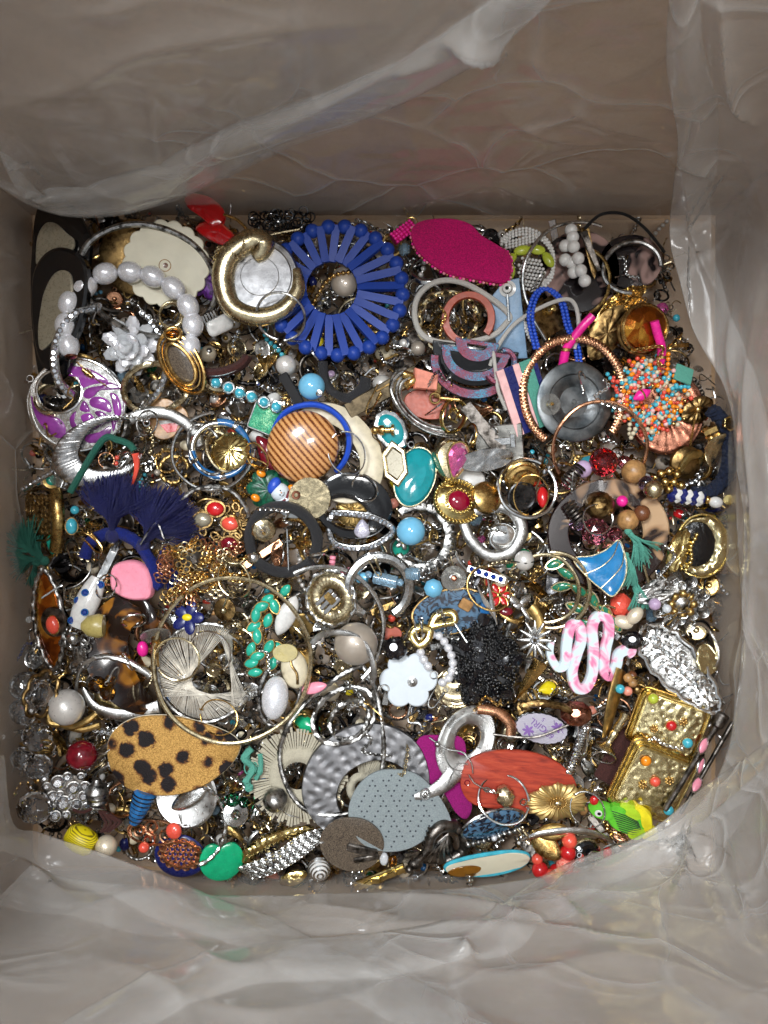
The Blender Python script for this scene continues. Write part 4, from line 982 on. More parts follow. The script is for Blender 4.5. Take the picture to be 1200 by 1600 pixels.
cordloop('white rubber cord bent into a rounded triangle round the terracotta ring', 'white rubber loop', 715, 486, [(648, 500, 4), (652, 465, 6), (680, 442, 8), (720, 443, 10), (765, 468, 12), (795, 494, 8), (790, 508, 6), (765, 528, 4), (710, 538, 4), (665, 528, 2)], 4.6, 'cord_white', zmax=24)
it = H('hoop_earring', 'thick terracotta C-shaped ring', 'earring', 732, 499, 'terracotta ring', rot=(0, 0, 0))
a = np.linspace(-40, 262, 50); o_ = np.stack([42*np.cos(np.radians(a)), 43*np.sin(np.radians(a))], 1); i2 = np.stack([30*np.cos(np.radians(a)), 32*np.sin(np.radians(a))], 1)
ringsx = [np.array([[o_[j][0], o_[j][1], 0], [o_[j][0], o_[j][1], 7], [o_[j][0]*.97, o_[j][1]*.97, 9], [i2[j][0]*1.03, i2[j][1]*1.03, 9], [i2[j][0], i2[j][1], 7], [i2[j][0], i2[j][1], 0]]) for j in range(50)]
it.add('ring', loft(ringsx), 'terracotta'); it.drop(zmax=32, tilt=.3)
it = H('tiered_earring', 'black earring of nested half circles faced with pink and blue glitter', 'earring', 740, 565, 'glitter half circles', rot=(4, 0, -8))
it.add('base', plate(np.array([(68*math.cos(math.radians(t)), 10+62*math.sin(math.radians(t))) for t in range(180, 361, 6)]), FLAT(3)), 'black_gloss', loc=(0, 14, -3))
for k, (ro, ri, dy, n_) in enumerate(((34, 16, 30, 0), (54, 38, 16, 0), (70, 54, 2, 0))):
    a = np.linspace(180, 360, 30); 
    o_ = np.array([(ro*math.cos(math.radians(t)), ro*.86*math.sin(math.radians(t))) for t in a]); i2 = np.array([(ri*math.cos(math.radians(t)), ri*.8*math.sin(math.radians(t))) for t in a])
    rs_ = [np.array([[p[0], p[1], 0], [p[0], p[1], 6], [q_[0], q_[1], 6], [q_[0], q_[1], 0]]) for p, q_ in zip(o_, i2)]
    it.add('tier', loft(rs_), 'black_gloss', loc=(0, dy, 0)); rs2 = [np.array([[p[0]*.97, p[1]*.97, 6], [p[0]*.97, p[1]*.97, 7.5], [q_[0]*1.05, q_[1]*1.05, 7.5], [q_[0]*1.05, q_[1]*1.05, 6]]) for p, q_ in zip(o_, i2)]
    it.add('glitter_face', loft(rs2), 'glitter_mix', loc=(0, dy, 0.2)); it.add('bar', boxm(2*ro, 7, 6, .8), 'glitter_mix', loc=(0, dy, 4.2)) if k < 2 else None
it.drop(zmax=24, q=84)
it = H('tiered_earring', 'second glitter earring, red corner just visible beside the white cord', 'earring', 782, 572, 'red glitter corner', rot=(0, 0, 60)); it.add('arc', ring(26, 5, 30, 6, 20, 150, 390), 'glitter_mix'); it.drop(zmax=14)
it = H('lozenge_earring', 'square brass plate turned on its corner with a gold post', 'earring', 857, 496, 'brass lozenge', rot=(0, 8, 33)); it.add('plate', boxm(52, 54, 5, 1.2), 'gold_antique'); it.add('edge', boxm(4, 56, 8, 1, (-27, 0, 0)), 'silver'); it.add('post', lathe([(8, 0), (7, 4), (4, 10), (5, 14), (1, 16)], 14), 'gold_bright', loc=(6, 8, 3)); it.drop(zmax=10)
it = H('bead_loop', 'loop of bright cobalt blue seed beads round the brass lozenge', 'earring', 862, 520, 'cobalt seed bead loop')
P_ = sp(it.L((835, 545), (824, 500), (832, 465), (850, 453), (875, 470), (888, 510), (903, 540), (907, 575), (895, 605)), 6)
for off in (-3.4, 3.4): bead_ring(it, [p+np.array([off, 0, 4]) for p in resample(P_, 5.4)], 3.3, 'royal_blue_light', 'seed33')
it.drop(zmax=18)
cordloop('long pale grey wire loop sweeping over the brass lozenge', 'long pale wire loop', 835, 555, [(765, 572, 0), (775, 545, 6), (800, 510, 10), (838, 485, 14), (878, 470, 14), (896, 478, 12), (903, 510, 8), (898, 545, 2)], 3.2, 'cord_white', closed=False, zmax=34)
cordloop('pale grey wire hanging past the glitter half circles', 'hanging pale wire', 778, 590, [(766, 545, 8), (770, 580, 10), (776, 612, 8), (792, 640, 2)], 3, 'cord_white', closed=False, zmax=32)
it = H('felt_earring', 'large hot pink felt-backed piece edged with tiny pink beads', 'earring', 720, 393, 'pink felt piece', rot=(0, 0, 0))
ol = sp(it.L((643, 360), (662, 345), (700, 343), (733, 352), (752, 370), (775, 384), (794, 397), (799, 415), (795, 438), (782, 446), (745, 440), (700, 430), (668, 410), (648, 388)), 5, True)
it.add('felt', plate(ol, FLAT(10, .05), lambda x, y: 2*np.sin(x*.06+y*.03)), 'felt_pink')
for i, p in enumerate(resample(np.r_[ol[28:], ol[:2]], 5.2)): it.add('bead', ball(2.7, n=8, m=5), ['pink', 'hot_pink', 'rose_gold'][i % 3], loc=(p[0]*1.01, p[1]*1.02, 2), key='seed27', sc_=1)
it.drop(q=85, zmax=40, tilt=.3)
it = H('square_pendant', 'wooden square with pink, navy and teal painted stripes', 'pendant', 822, 620, 'striped wooden square', rot=(0, 0, 22))
for i, (mt, w) in enumerate((('pale_pink', 13), ('navy', 15), ('pale_pink', 11), ('thread_teal', 20), ('navy', 8))):
    it.add('stripe', boxm(w-.3, 108, 6, .4), mt, loc=(-28+[0, 14, 27, 43, 57][i], 0, 0))
it.drop(zmax=8, q=84)
# hot pink tubes
for (p, l) in ((((922, 493, 16), (908, 508, 16), (892, 530, 14), (883, 545, 12)), 'hot pink tube bead standing at the rim of the woven gold hoop'), (((1010, 502, 18), (1018, 520, 18), (1030, 540, 14), (1036, 556, 8)), 'hot pink tube bead lying across the amber disc')):
    it = H('tube_bead', l, 'bead', int(p[1][0]), int(p[1][1]), 'hot pink tube'); it.add('tube', tube(sp(it.L(*p), 6), 7, 12), 'hot_pink')
    q0 = it.L(p[3])[0]; it.add('collar', xf(lathe([(7, -3), (9, -2), (9, 2), (7, 3)], 14), rot=(90, 0, 0)), 'gold', loc=q0); it.add('tip', tube([q0, (q0[0]-2, q0[1]-26, q0[2]-6)], 7.5, 12), 'hot_pink'); it.drop(zmax=36, q=88)
# grey disc, woven hoop
it = H('disc_earring', 'large round dull grey metal disc with stepped rings', 'earring', 897, 628, 'dull grey metal disc'); it.add('disc', lathe([(62, 0), (63, 4), (60, 6), (44, 5), (42, 3), (30, 2), (28, .5), (6, -2), (3, 1), (1, 1)], 52), 'steel_grey'); it.drop(zmax=12)
it = H('clear_stopper', 'clear round plastic stopper with gold post on the grey disc', 'earring back', 859, 632, 'clear stopper'); it.add('disc', lathe([(17, 0), (17, 2), (7, 3), (6, 8), (1, 9)], 26), 'rubber_clear'); it.add('post', lathe([(3, 0), (3, 12), (2, 14), (1, 15)], 10), 'gold_bright'); it.drop(zmax=24)
it = H('hoop_earring', 'large woven rose gold chain hoop encircling the grey disc', 'earring', 897, 616, 'woven gold hoop')
it.add('hoop', tube(arc(80, 88, -42, 235, 420), 7.5, 12, rf=lambda u, p: 1-.30*abs(np.sin(p*2+u*230))*abs(np.cos(p*2-u*230)), flat=.8), 'rose_gold'); it.drop(zmax=26, q=78, tilt=.3)
# copper disc + seed bead cluster
it = H('disc_earring', 'wide engraved copper disc behind the tangled seed beads', 'earring', 1040, 645, 'engraved copper disc'); it.add('disc', plate(loop2(62, 66, 60), [(1, 3), (.97, 5), (.93, 3.4), (.85, 4.6), (.8, 3.4), (.6, 4.4), (.5, 3.2), (.02, 3)], lambda x, y: .5*np.sin(np.arctan2(y, x)*40)), 'copper'); it.drop(zmax=4)
it = H('square_bead', 'pale green square tile at the edge of the tangled seed beads', 'bead', 1068, 585, 'green tile', rot=(0, 0, -20)); it.add('tile', boxm(30, 28, 5, 1.5), 'thread_teal'); it.drop(zmax=6)
it = H('bead_tassel', 'tangled bunch of orange, turquoise and white seed bead strands', 'earring', 1012, 620, 'tangled seed beads')
cnt = 0
SB = ['orange', 'coral', 'turquoise', 'pale_pink', 'coral', 'turquoise', 'ivory', 'gold', 'ivory', 'orange']
def bead_arm(n0, n1, zl, zh):
    out = []
    a = R.uniform(0, 2*pi); b = a+R.uniform(-.9, .9); c = b+R.uniform(-1.0, 1.0); r1, r2 = R.uniform(15, 24), R.uniform(48, 74)
    return resample(sp([(r1*math.cos(a), r1*math.sin(a), R.uniform(zl, zh)), ((r1+r2)/2*math.cos(b), (r1+r2)/2*math.sin(b), R.uniform(zl, zh)), (r2*math.cos(c), r2*math.sin(c), R.uniform(zl, zh)-3)], 7), 7.4)[:n1]
for sidx in range(40):
    for p in bead_arm(4, 8, 10, 22):
        if cnt < 298: it.add('bead', ball(3.3, n=8, m=5), R.choice(SB), loc=tuple(p), key='seed33', sc_=1.2); cnt += 1
for c_ in ('orange', 'coral', 'turquoise', 'ivory'):
    q_ = [p for _ in range(13) for p in bead_arm(4, 9, 1, 12)]; it.add('bead_mass', cat(*[ball(3.8, n=8, m=5, c=tuple(p)) for p in q_]), c_, kind='stuff')
it.drop(zmax=20, q=82)
it = H('tube_bead', 'short hot pink pointed bead in the middle of the tangled seed beads', 'bead', 1003, 617, 'pink pointed bead', rot=(0, 0, 28)); it.add('bead', xf(lathe([(2, -15), (8, -6), (9, 0), (8, 6), (2, 15)], 14), rot=(0, 90, 0)), 'hot_pink'); it.add('collar', xf(lathe([(9, -1.5), (10, 0), (9, 1.5)], 14), rot=(0, 90, 0)), 'gold'); it.drop(zmax=36, q=90)
it, d = hoop('thin rose gold wire hoop overlapping the woven hoop', 'thin rose gold hoop', 937, 700, 74, 72, 3, 'rose_gold', a0=-40, a1=215, tl=(4, 0)); d(zmax=40, q=70)
it = H('fan_earring', 'antique gold fan with an eye-like centre on a long pin', 'earring', 1090, 640, 'gold eye fan', rot=(0, 0, 30)); it.add('fan', plate(marq(30, 20, 36), DOMEP(4, 4), lambda x, y: 1.0*np.sin(np.arctan2(y, x)*16)), 'gold_antique'); it.add('eye', ball(6, (1, 1, .6)), 'gold', loc=(0, 0, 4)); it.add('pin', tube([(-12, -10, 2), (-44, -54, -4)], 1.8, 6), 'gold'); it.drop(zmax=24)
# navy fuzzy hoop
it = H('hoop_earring', 'fuzzy navy yarn hoop at the side of the heap', 'earring', 1108, 720, 'navy yarn hoop')
it.add('yarn', tube(np.array(it.L(*[tuple(p) for p in sp([(1105, 640, 0), (1128, 660, 6), (1138, 700, 8), (1134, 740, 8), (1112, 768, 6), (1080, 772, 2)], 9)])), 11, 14, rf=knurl(9, .18)), 'cloth_navy', smooth=False)
it.add('fuzz', cat(*[tube([(0, 0, 0), (R.uniform(-7, 7), R.uniform(-7, 7), R.uniform(0, 7))], .35, 3) if False else xf(tube([(0, 0, 0), (4, 2, 3), (6, 6, 3)], .35, 3), np.array(it.L(*[tuple(sp([(1105, 640, 0), (1128, 660, 6), (1138, 700, 8), (1134, 740, 8), (1112, 768, 6), (1080, 772, 2)], 20)[R.randrange(98)])])[0])+np.array([R.uniform(-9, 9), R.uniform(-9, 9), R.uniform(0, 9)]), (0, R.uniform(-40, 40), R.uniform(0, 360))) for _ in range(300)]), 'cloth_navy', kind='nopts'); it.drop(zmax=12)
it = H('stud_earring', 'gold butterfly clutch gripping a square stone above the navy yarn', 'earring', 1122, 668, 'gold butterfly clutch', rot=(0, 0, 24))
it.add('scroll', cat(xf(spiral(1, 8, 1.5, 2.2, 24), (-16, 6, 4), (80, 0, 10)), xf(spiral(1, 8, 1.5, 2.2, 24), (-16, -8, 4), (80, 0, 170)), boxm(22, 9, 2, .8, (-12, 0, 2))), 'gold'); it.add('cup', xf(lathe([(9, 0), (13, 10), (12, 11)], 6), (12, 0, 0), (0, 40, 0)), 'gold_bright'); it.add('stone', fball(10, 6, 4, (16, 0, 8)), 'glass_smoke', smooth=False); it.drop(zmax=30)
it = H('leaf_charm', 'bent pale gold strip lying on the navy yarn hoop', 'charm', 1113, 700, 'bent gold strip', rot=(10, 0, 70)); it.add('strip', plate(marq(28, 12, 24), FLAT(2), lambda x, y: .02*x*x), 'gold_pale'); it.drop(zmax=26)
it = H('tube_bead', 'navy and white zigzag striped tube bead between gold spacers', 'bead', 1072, 775, 'zigzag tube bead', rot=(0, 0, -10))
for i in range(6):
    m = tube(sp([(0, -9, 4), (4, -4, 8), (0, 0, 10), (4, 4, 8), (0, 9, 4)], 5), 4.6, 8); it.add('segment', m, ['navy', 'white_gloss'][i % 2], loc=(-22+8*i, 0, 0), key='zigseg')
it.add('core', xf(lathe([(8, -28), (9, -26), (9, 26), (8, 28)], 14), rot=(0, 90, 0)), 'navy'); it.add('spacer', ball(7, (.7, 1, 1)), 'gold', loc=(32, 0, 2)); it.add('eye_bead', ball(10, (1.1, .9, .9)), 'white_gloss', loc=(45, -2, 2)); it.add('spacer', lathe([(5, 0), (8, 2), (8, 5), (3, 6)], 16), 'gold_bright', loc=(62, 6, 2)); it.drop(zmax=26)
it = H('dome_earring', 'overlapping gold domes with engraved lines by the gold fan', 'earring', 1070, 722, 'engraved gold domes', rot=(0, 10, 0)); it.add('dome', lathe([(27, 0), (26, 6), (18, 12), (8, 14), (1, 14)], 36), 'gold_antique'); it.add('swirl', tube(sp([(-16, -12, 14), (-6, 10, 18), (14, 14, 16), (22, -4, 10)], 6), [4+4*math.sin(i/18*pi) for i in range(19)], 8, flat=.6), 'gold_bright'); it.drop(zmax=20)
it = H('bead_cluster', 'bunch of dark bronze balls below the gold domes', 'charm', 1045, 745, 'bronze ball bunch')
for x, y in ((-12, 6), (0, 10), (12, 5), (-6, -6), (7, -7), (18, -12), (0, -18)): it.add('ball', ball(7.5, n=14, m=8), 'brass', loc=(x, y, R.uniform(4, 12)), key='ball75')
it.drop(zmax=16)
# ===== big tortoise ring and bead string =====
def single(name, label, ct, cx, cy, ref, m, mt, rot=(0, 0, 0), zmax=24, q=80, smooth=True, tilt=.6, extra=None, dz=0):
    it = H(name, label, ct, cx, cy, ref, rot=rot); it.add(name, m, mt, smooth=smooth)
    for e in (extra or []): it.add(*e[:3], **(e[3] if len(e) > 3 else {}))
    it.drop(zmax=zmax, q=q, tilt=tilt, dz=dz); return it
it = H('hoop_earring', 'wide flat tortoiseshell ring, pale tan with dark patches', 'earring', 950, 835, 'tortoiseshell ring')
it.add('ring', band(loop2(97, 88, 80), loop2(58, 54, 80, (-4, 2)), BEV(7)), 'tortoise_light'); it.drop(zmax=16, tilt=.4, q=85)
sph = [(943, 722, 23, 'glass_red', 'large red faceted glass bead above the tortoiseshell ring', 1), (911, 733, 14, 'lilac', 'frosted lilac bead beside the large red faceted bead', 0), (975, 722, 11, 'glass_rose', 'little pale pink faceted bead between red and brown beads', 1), (990, 737, 19, 'tan_wood', 'round brown wooden bead above the tortoiseshell ring', 0), (1009, 755, 12, 'glass_lilac', 'smoky purple round bead next to the brown wooden bead', 0),
       (888, 755, 11, 'glass_rose', 'small rosy faceted bead by the silver flower link', 1), (930, 830, 22, 'glass_rose', 'large rosy pink faceted bead inside the tortoiseshell ring', 1), (901, 818, 12, 'glass_lilac', 'glassy violet bead inside the tortoiseshell ring', 0), (961, 835, 12, 'glass_rose', 'small clear pink faceted bead inside the tortoiseshell ring', 1), (981, 813, 17, 'tan_wood', 'golden brown bead inside the tortoiseshell ring', 0), (1003, 802, 13, 'brown', 'matte plum brown bead inside the tortoiseshell ring', 0), (937, 790, 23, 'gold_antique', 'crackled bronze glass bead inside the tortoiseshell ring', 1), (972, 783, 9, 'hot_pink', 'tiny magenta bead inside the tortoiseshell ring', 0), (1021, 765, 15, 'gold_pale', 'pale gold round bead before the zigzag tube', 0)]
for x, y, r, mt, lb, fc in sph:
    single('bead', lb, 'bead', x, y, ' '.join(lb.split()[:4]) if False else lb.split(' above')[0].split(' inside')[0].split(' beside')[0].split(' between')[0].split(' next')[0].split(' by')[0].split(' before')[0], fball(r, 12, 8) if fc else ball(r, n=22, m=12), mt, smooth=not fc, zmax=12, q=72, rot=(20, 30, 10))
for x, y, rz in ((895, 742, -40), (898, 802, 30)):
    it = H('coil_bead', ['ribbed dark silver coil bead near the frosted lilac bead', 'ribbed dark silver coil bead near the glassy violet bead'][y > 770], 'bead', x, y, 'ribbed coil bead', rot=(0, 0, rz)); it.add('coil', xf(tube(np.stack([9*np.cos(np.linspace(0, 12*pi, 90)), 9*np.sin(np.linspace(0, 12*pi, 90)), np.linspace(-17, 17, 90)], 1), 2.2, 5), rot=(90, 0, 0)), 'pewter'); it.drop(zmax=16)
# tassels
def tassel(it, x, y, ang, L_, spread, mt, n=150, r=.8, z=8, curl=6, headr=8):
    a0 = math.radians(ang); ms = []; nc = max(8, n//11)
    for c_ in range(nc):
        ca = a0+math.radians(R.gauss(0, spread)); cl = L_*R.uniform(.78, 1.05); cz = z+R.gauss(2, 6); cb = R.uniform(-curl, curl)*1.6
        for i in range(11):
            a = ca+math.radians(R.gauss(0, 3.4)); l = cl*R.uniform(.88, 1.06); zz = cz+R.gauss(0, 3); b = cb+R.uniform(-curl, curl)*.7
            p = [(x+R.uniform(-3, 3), y+R.uniform(-3, 3), z), (x+l*.35*math.cos(a0*.5+a*.5), y+l*.35*math.sin(a0*.5+a*.5), zz+3), (x+l*.7*math.cos(a)-b*math.sin(a)*.5, y+l*.7*math.sin(a)+b*math.cos(a)*.5, zz+3), (x+l*math.cos(a)-b*math.sin(a), y+l*math.sin(a)+b*math.cos(a), zz-5)]
            ms.append(tube(sp(p, 2), r*.72, 3))
    it.add('tassel_threads', cat(*ms), mt, label=None, kind='stuff')
    it.add('tassel_head', ball(headr, (1, 1, .9)), mt, loc=(x-2*math.cos(a0), y-2*math.sin(a0), z))
it = H('tassel_earring', 'pair of pale teal thread tassels over the tortoiseshell ring', 'earring', 1000, 880, 'pale teal tassels')
a = it.L((975, 828))[0]; tassel(it, a[0], a[1]-2, -48, 62, 14, 'thread_teal', 150, 1.0, headr=6)
a = it.L((985, 905))[0]; tassel(it, a[0], a[1], -75, 50, 12, 'thread_teal', 90, 1.0, headr=6)
a = it.L((972, 868))[0]; tassel(it, a[0], a[1], -80, 48, 7, 'thread_teal', 60, 1.0, headr=5)
it.add('pin', boxm(4, 36, 3, .8), 'gold_pale', loc=it.L((1003, 897, 16))[0], rot=(0, 0, 18)); it.drop(zmax=30, q=85)
it = H('tassel_earring', 'faded green thread tassel curled against the side of the bag', 'earring', 52, 860, 'faded green tassel')
a = it.L((72, 875))[0]; tassel(it, a[0], a[1], 128, 72, 16, 'thread_green', 210, .9, curl=14, headr=8); tassel(it, a[0], a[1], 170, 52, 26, 'thread_green', 160, .9, curl=14, headr=6); a = it.L((60, 880))[0]; tassel(it, a[0], a[1], -95, 40, 12, 'thread_green', 70, .9); it.drop(zmax=-6)
# navy tassel hoop
it = H('tassel_earring', 'navy silk wrapped hoop with two big fluffy tassels', 'earring', 220, 850, 'navy tassel hoop')
P_ = sp(it.L((132, 870, 0), (145, 845, 8), (180, 832, 12), (215, 845, 12), (240, 880, 12), (248, 915, 8), (256, 880, 6), (262, 862, 8)), 8)
it.add('hoop', tube(P_, 9.5, 12, rf=knurl(3, .1)), 'thread_blue')
a = it.L((180, 835))[0]; tassel(it, a[0], a[1], 88, 92, 17, 'thread_navy', 900, .8, z=16, headr=12)
a = it.L((228, 850))[0]; tassel(it, a[0], a[1], 54, 96, 19, 'thread_navy', 900, .8, z=14, headr=12)
a = it.L((262, 862))[0]; tassel(it, a[0], a[1], -78, 62, 12, 'thread_blue', 130, .9, z=8, headr=8); it.drop(zmax=20, q=82, tilt=.2)
# blue shell tail
it = H('wing_earring', 'bright blue enamel wing in three gold outlined lobes', 'earring', 945, 890, 'blue enamel wing')
o = sp(it.L((897, 874), (925, 869), (948, 859), (967, 844), (975, 862), (978, 886), (972, 910), (955, 932), (938, 921), (915, 900)), 5, True); it.add('enamel', plate(o, DOMEP(5, 5, 2)), 'enamel_blue'); it.add('rim', tube(o+np.array([0, 0, 3.4]), 1.3, 6, True), 'gold_pale')
for l_ in ([(967, 845, 5), (958, 868, 8), (940, 886, 8), (914, 898, 5)], [(974, 864, 5), (970, 884, 8), (956, 902, 8), (937, 920, 5)]): it.add('gold_line', tube(sp(it.L(*l_), 5), .9, 6), 'gold_pale')
it.drop(zmax=34, q=88)
# gold discs right
it = H('disc_earring', 'broad hammered gold ring round a deep black disc', 'earring', 1096, 853, 'gold ring with black disc', rot=(0, -10, 0)); it.add('ring', band(loop2(42, 50, 60), loop2(26, 33, 60, (-8, 3)), DOME(6)), 'gold_hammered'); it.add('disc', plate(loop2(28, 35, 40), FLAT(2)), 'black_gloss', loc=(-8, 3, 1)); it.add('rim', ring(42, 1.8, 60, 6, 50), 'gold_bright'); it.drop(zmax=16)
it = H('crown_earring', 'yellow gold fluted shell with a row of tiny balls on its edge', 'earring', 1060, 860, 'fluted gold shell', rot=(0, 20, -12)); it.add('shell', plate(marq(38, 20, 40), DOMEP(10, 5), lambda x, y: 1.6*np.sin(y*.8)), 'gold_bright', rot=(0, 0, 80))
bead_ring(it, [(20+3*math.cos(i), 30-6.4*i, 6) for i in range(10)], 3.6, 'gold_bright', 'bead36'); it.drop(zmax=20)
it = H('flower_earring', 'silver filigree flower with eight gold pearls round its centre', 'earring', 1064, 942, 'filigree pearl flower')
for i in range(8):
    a = i*pi/4; it.add('pearl', ball(6.6, n=14, m=8), 'gold_matte', loc=(17*math.cos(a), 17*math.sin(a), 9), key='pearl66'); b = a+pi/8
    it.add('scroll', cat(spiral(1, 8.5, 2.6, 1, 34), ring(9, 1.1, 20, 5)), 'silver_antique', loc=(37*math.cos(b), 37*math.sin(b), 3), rot=(0, 0, math.degrees(b)), key='scroll9'); it.add('scroll', cat(spiral(1, 5.5, 2, .9, 24), ring(6, .9, 16, 5)), 'silver', loc=(28*math.cos(a), 28*math.sin(a), 4), rot=(0, 0, math.degrees(a)), key='scroll6')
it.add('centre', lathe([(9.5, 0), (10, 5), (8, 6), (5, 8), (1, 9)], 20), 'silver_antique', loc=(0, 0, 4)); it.add('back', plate(flower(8, 36, .25, 64), FLAT(2)), 'silver_antique'); it.drop(zmax=30, q=85)
it = H('leaf_earring', 'grooved silver leaf pair under the teal tassel', 'earring', 1020, 925, 'grooved silver leaves', rot=(0, 0, 20)); it.add('leaf', plate(marq(28, 10, 30), DOMEP(4), lambda x, y: .8*np.sin(x*1.2)), 'silver_antique', loc=(0, 6, 4), rot=(0, 0, 12)); it.add('leaf', plate(marq(30, 11, 30), DOMEP(4), lambda x, y: .8*np.sin(x*1.2)), 'silver_antique', loc=(0, -8, 2), rot=(0, 0, -6)); it.drop(zmax=20)
single('bead', 'matte lilac round bead beside the filigree pearl flower', 'bead', 1023, 944, 'matte lilac bead', ball(9.5, n=18, m=10), 'lilac', zmax=32)
single('bead', 'small milky white bead touching the filigree pearl flower', 'bead', 1042, 951, 'milky bead', ball(7, n=16, m=9), 'glass_frost', zmax=34)
for x, y, lb in ((974, 972, 'cream teardrop pearl lying below the blue enamel wing, lower of two'), (992, 962, 'cream teardrop pearl lying below the blue enamel wing, upper of two')):
    single('pearl_bead', lb, 'bead', x, y, 'teardrop pearl', ball(1, (17, 11, 10) if False else (1, 1, 1), n=20, m=12), 'pearl_cream', zmax=24) if False else single('pearl_bead', lb, 'bead', x, y, 'teardrop pearl', xf(ball(11, (1.45, 1, .9), n=20, m=12), rot=(0, 0, -18 if y > 965 else 50)), 'pearl_cream', zmax=24)
# green marquise garland & gold hoops
it = H('leaf_garland', 'string of dark teal marquise stones in gold settings under the gold hoops', 'earring', 905, 915, 'dark teal garland')
for i, (x, y, a) in enumerate(((868, 878, 20), (885, 893, -30), (878, 915, 10), (905, 920, -40), (925, 935, -60), (945, 955, -50), (900, 950, -20), (960, 975, -55), (912, 975, 10))):
    l = it.L((x, y, 4))[0]; it.add('setting', plate(marq(18, 9, 22), FLAT(3)), 'gold_pale', loc=l, rot=(R.uniform(-15, 15), R.uniform(-15, 15), a), key='marq18'); it.add('stone', plate(marq(15, 6.6, 20), DOMEP(4, 4)), 'green_gold_stone', loc=(0, 0, 3), parent=2*i, key='marq15')
it.drop(zmax=12)
it, d = hoop('plain yellow gold hoop, left of the interlocked pair', 'interlocked gold hoop', 852, 920, 52, 54, 3.2, 'gold_pale', a0=-120, a1=150); d(zmax=34)
it, d = hoop('plain yellow gold hoop, the larger of the interlocked pair', 'larger gold hoop', 862, 922, 58, 62, 3.2, 'gold_pale', a0=-110, a1=100, rot=-8); d(zmax=38)
single('pearl_bead', 'white oval pearl pierced by a dark wire', 'bead', 819, 876, 'pierced white pearl', ball(15.5, (1, 1.03, 1), n=22, m=12), 'pearl', zmax=26, extra=[('wire', tube([(-34, 2, 2), (0, -4, 15), (34, 2, 2)], 1, 5), 'black_metal')])
single('pearl_bead', 'creamy round pearl among small blue stones', 'bead', 783, 907, 'creamy small pearl', ball(10.5, n=20, m=12), 'pearl_cream', zmax=22)

# ===== acrylic snake =====
it = H('snake_earring', 'pink and white marbled acrylic snake folded in tall bends', 'earring', 925, 1010, 'marbled acrylic snake')
pz = [(860, 1000), (858, 1022), (870, 1042), (882, 1035), (884, 1005), (890, 978), (903, 976), (907, 998), (900, 1022), (893, 1050), (900, 1074), (915, 1074), (925, 1050), (926, 1010), (924, 980), (932, 962), (948, 966), (950, 990), (945, 1015), (943, 1045), (952, 1056), (962, 1040), (966, 1022), (978, 1015), (992, 1018)]
P_ = sp([(a, b, 0) for a, b, _ in it.L(*pz)], 6); k = len(P_)
w = np.full(k, 8.8); w[:18] = np.linspace(5, 8.8, 18); w[-8:] = [9, 9, 10, 11.5, 13, 12, 8, 4]
T = np.gradient(P_, axis=0)[:, :2]; T /= np.linalg.norm(T, axis=1)[:, None]; N_ = np.stack([-T[:, 1], T[:, 0]], 1)
rsn = [np.array([[*(p[:2]+n_*ww), 0], [*(p[:2]+n_*ww), 7], [*(p[:2]+n_*(ww*.82)), 9.5], [*(p[:2]-n_*(ww*.82)), 9.5], [*(p[:2]-n_*ww), 7], [*(p[:2]-n_*ww), 0]]) for p, n_, ww in zip(P_, N_, w)]
it.add('body', loft(rsn), 'snake_marble'); it.add('loop', ring(4, 1, 14, 5), 'silver', loc=it.L((862, 997, 9))[0]); it.drop(zmax=34, q=88, tilt=.2)
# silver filigree long plate
it = H('filigree_pendant', 'long openwork silver scroll pendant lying slantwise over the gold tablets', 'pendant', 1062, 1045, 'openwork silver pendant', rot=(0, -10, -50))
rim = np.array([(x, y+2.5*math.sin(i*2.2), 3) for i, (x, y) in enumerate(np.array(loop2(84, 34, 44)))]); rim[:, 1] *= (1-.22*(rim[:, 0]/84))
it.add('rim', tube(rim, 4.0, 8, True), 'silver_bright'); it.add('back', plate(rim[:, :2]*.88, FLAT(1.2)), 'silver_antique', loc=(0, 0, -1))
for i in range(22):
    u = -64+6.2*i; v_ = (13 if i % 2 else -13)*(1-.2*u/84); it.add('scroll', cat(tube(sp([(-12, -8, 0), (-3, 6, 2), (8, 6, 2), (11, -2, 1), (4, -6, 0), (0, 0, 1)], 5), 3.0, 6, flat=.7)), 'silver_bright' if i % 3 else 'silver', loc=(u, v_, 3), rot=(0, R.uniform(-8, 8), (180 if i % 2 else 0)+R.uniform(-30, 30)), key='scroll_s')
for i in range(9): it.add('scroll', xf(spiral(1.5, 8, 1.4, 2.6, 18)), 'silver_bright', loc=(-60+15*i, R.uniform(-4, 4), 4), rot=(0, 0, i*70), key='scroll_c')
for a in range(0, 360, 24): it.add('ray', tube([(6*math.cos(math.radians(a)), 6*math.sin(math.radians(a)), 2), (24*math.cos(math.radians(a)), 16*math.sin(math.radians(a)), 2)], 1, 5), 'silver_antique', loc=(18, 0, 0))
it.drop(zmax=44, q=88, dz=10)
it = H('disc_charm', 'oval gold textured disc sticking out beneath the openwork pendant', 'charm', 1105, 1030, 'textured gold oval'); it.add('disc', plate(loop2(20, 24, 30), DOMEP(3)), 'gold_hammered'); it.drop(zmax=10)
it, d = hoop('thin bright silver hoop at the edge by the openwork pendant', 'edge silver hoop', 1100, 1010, 22, 36, 3, 'silver_bright', a0=-80, a1=100, rot=15); d(zmax=18)
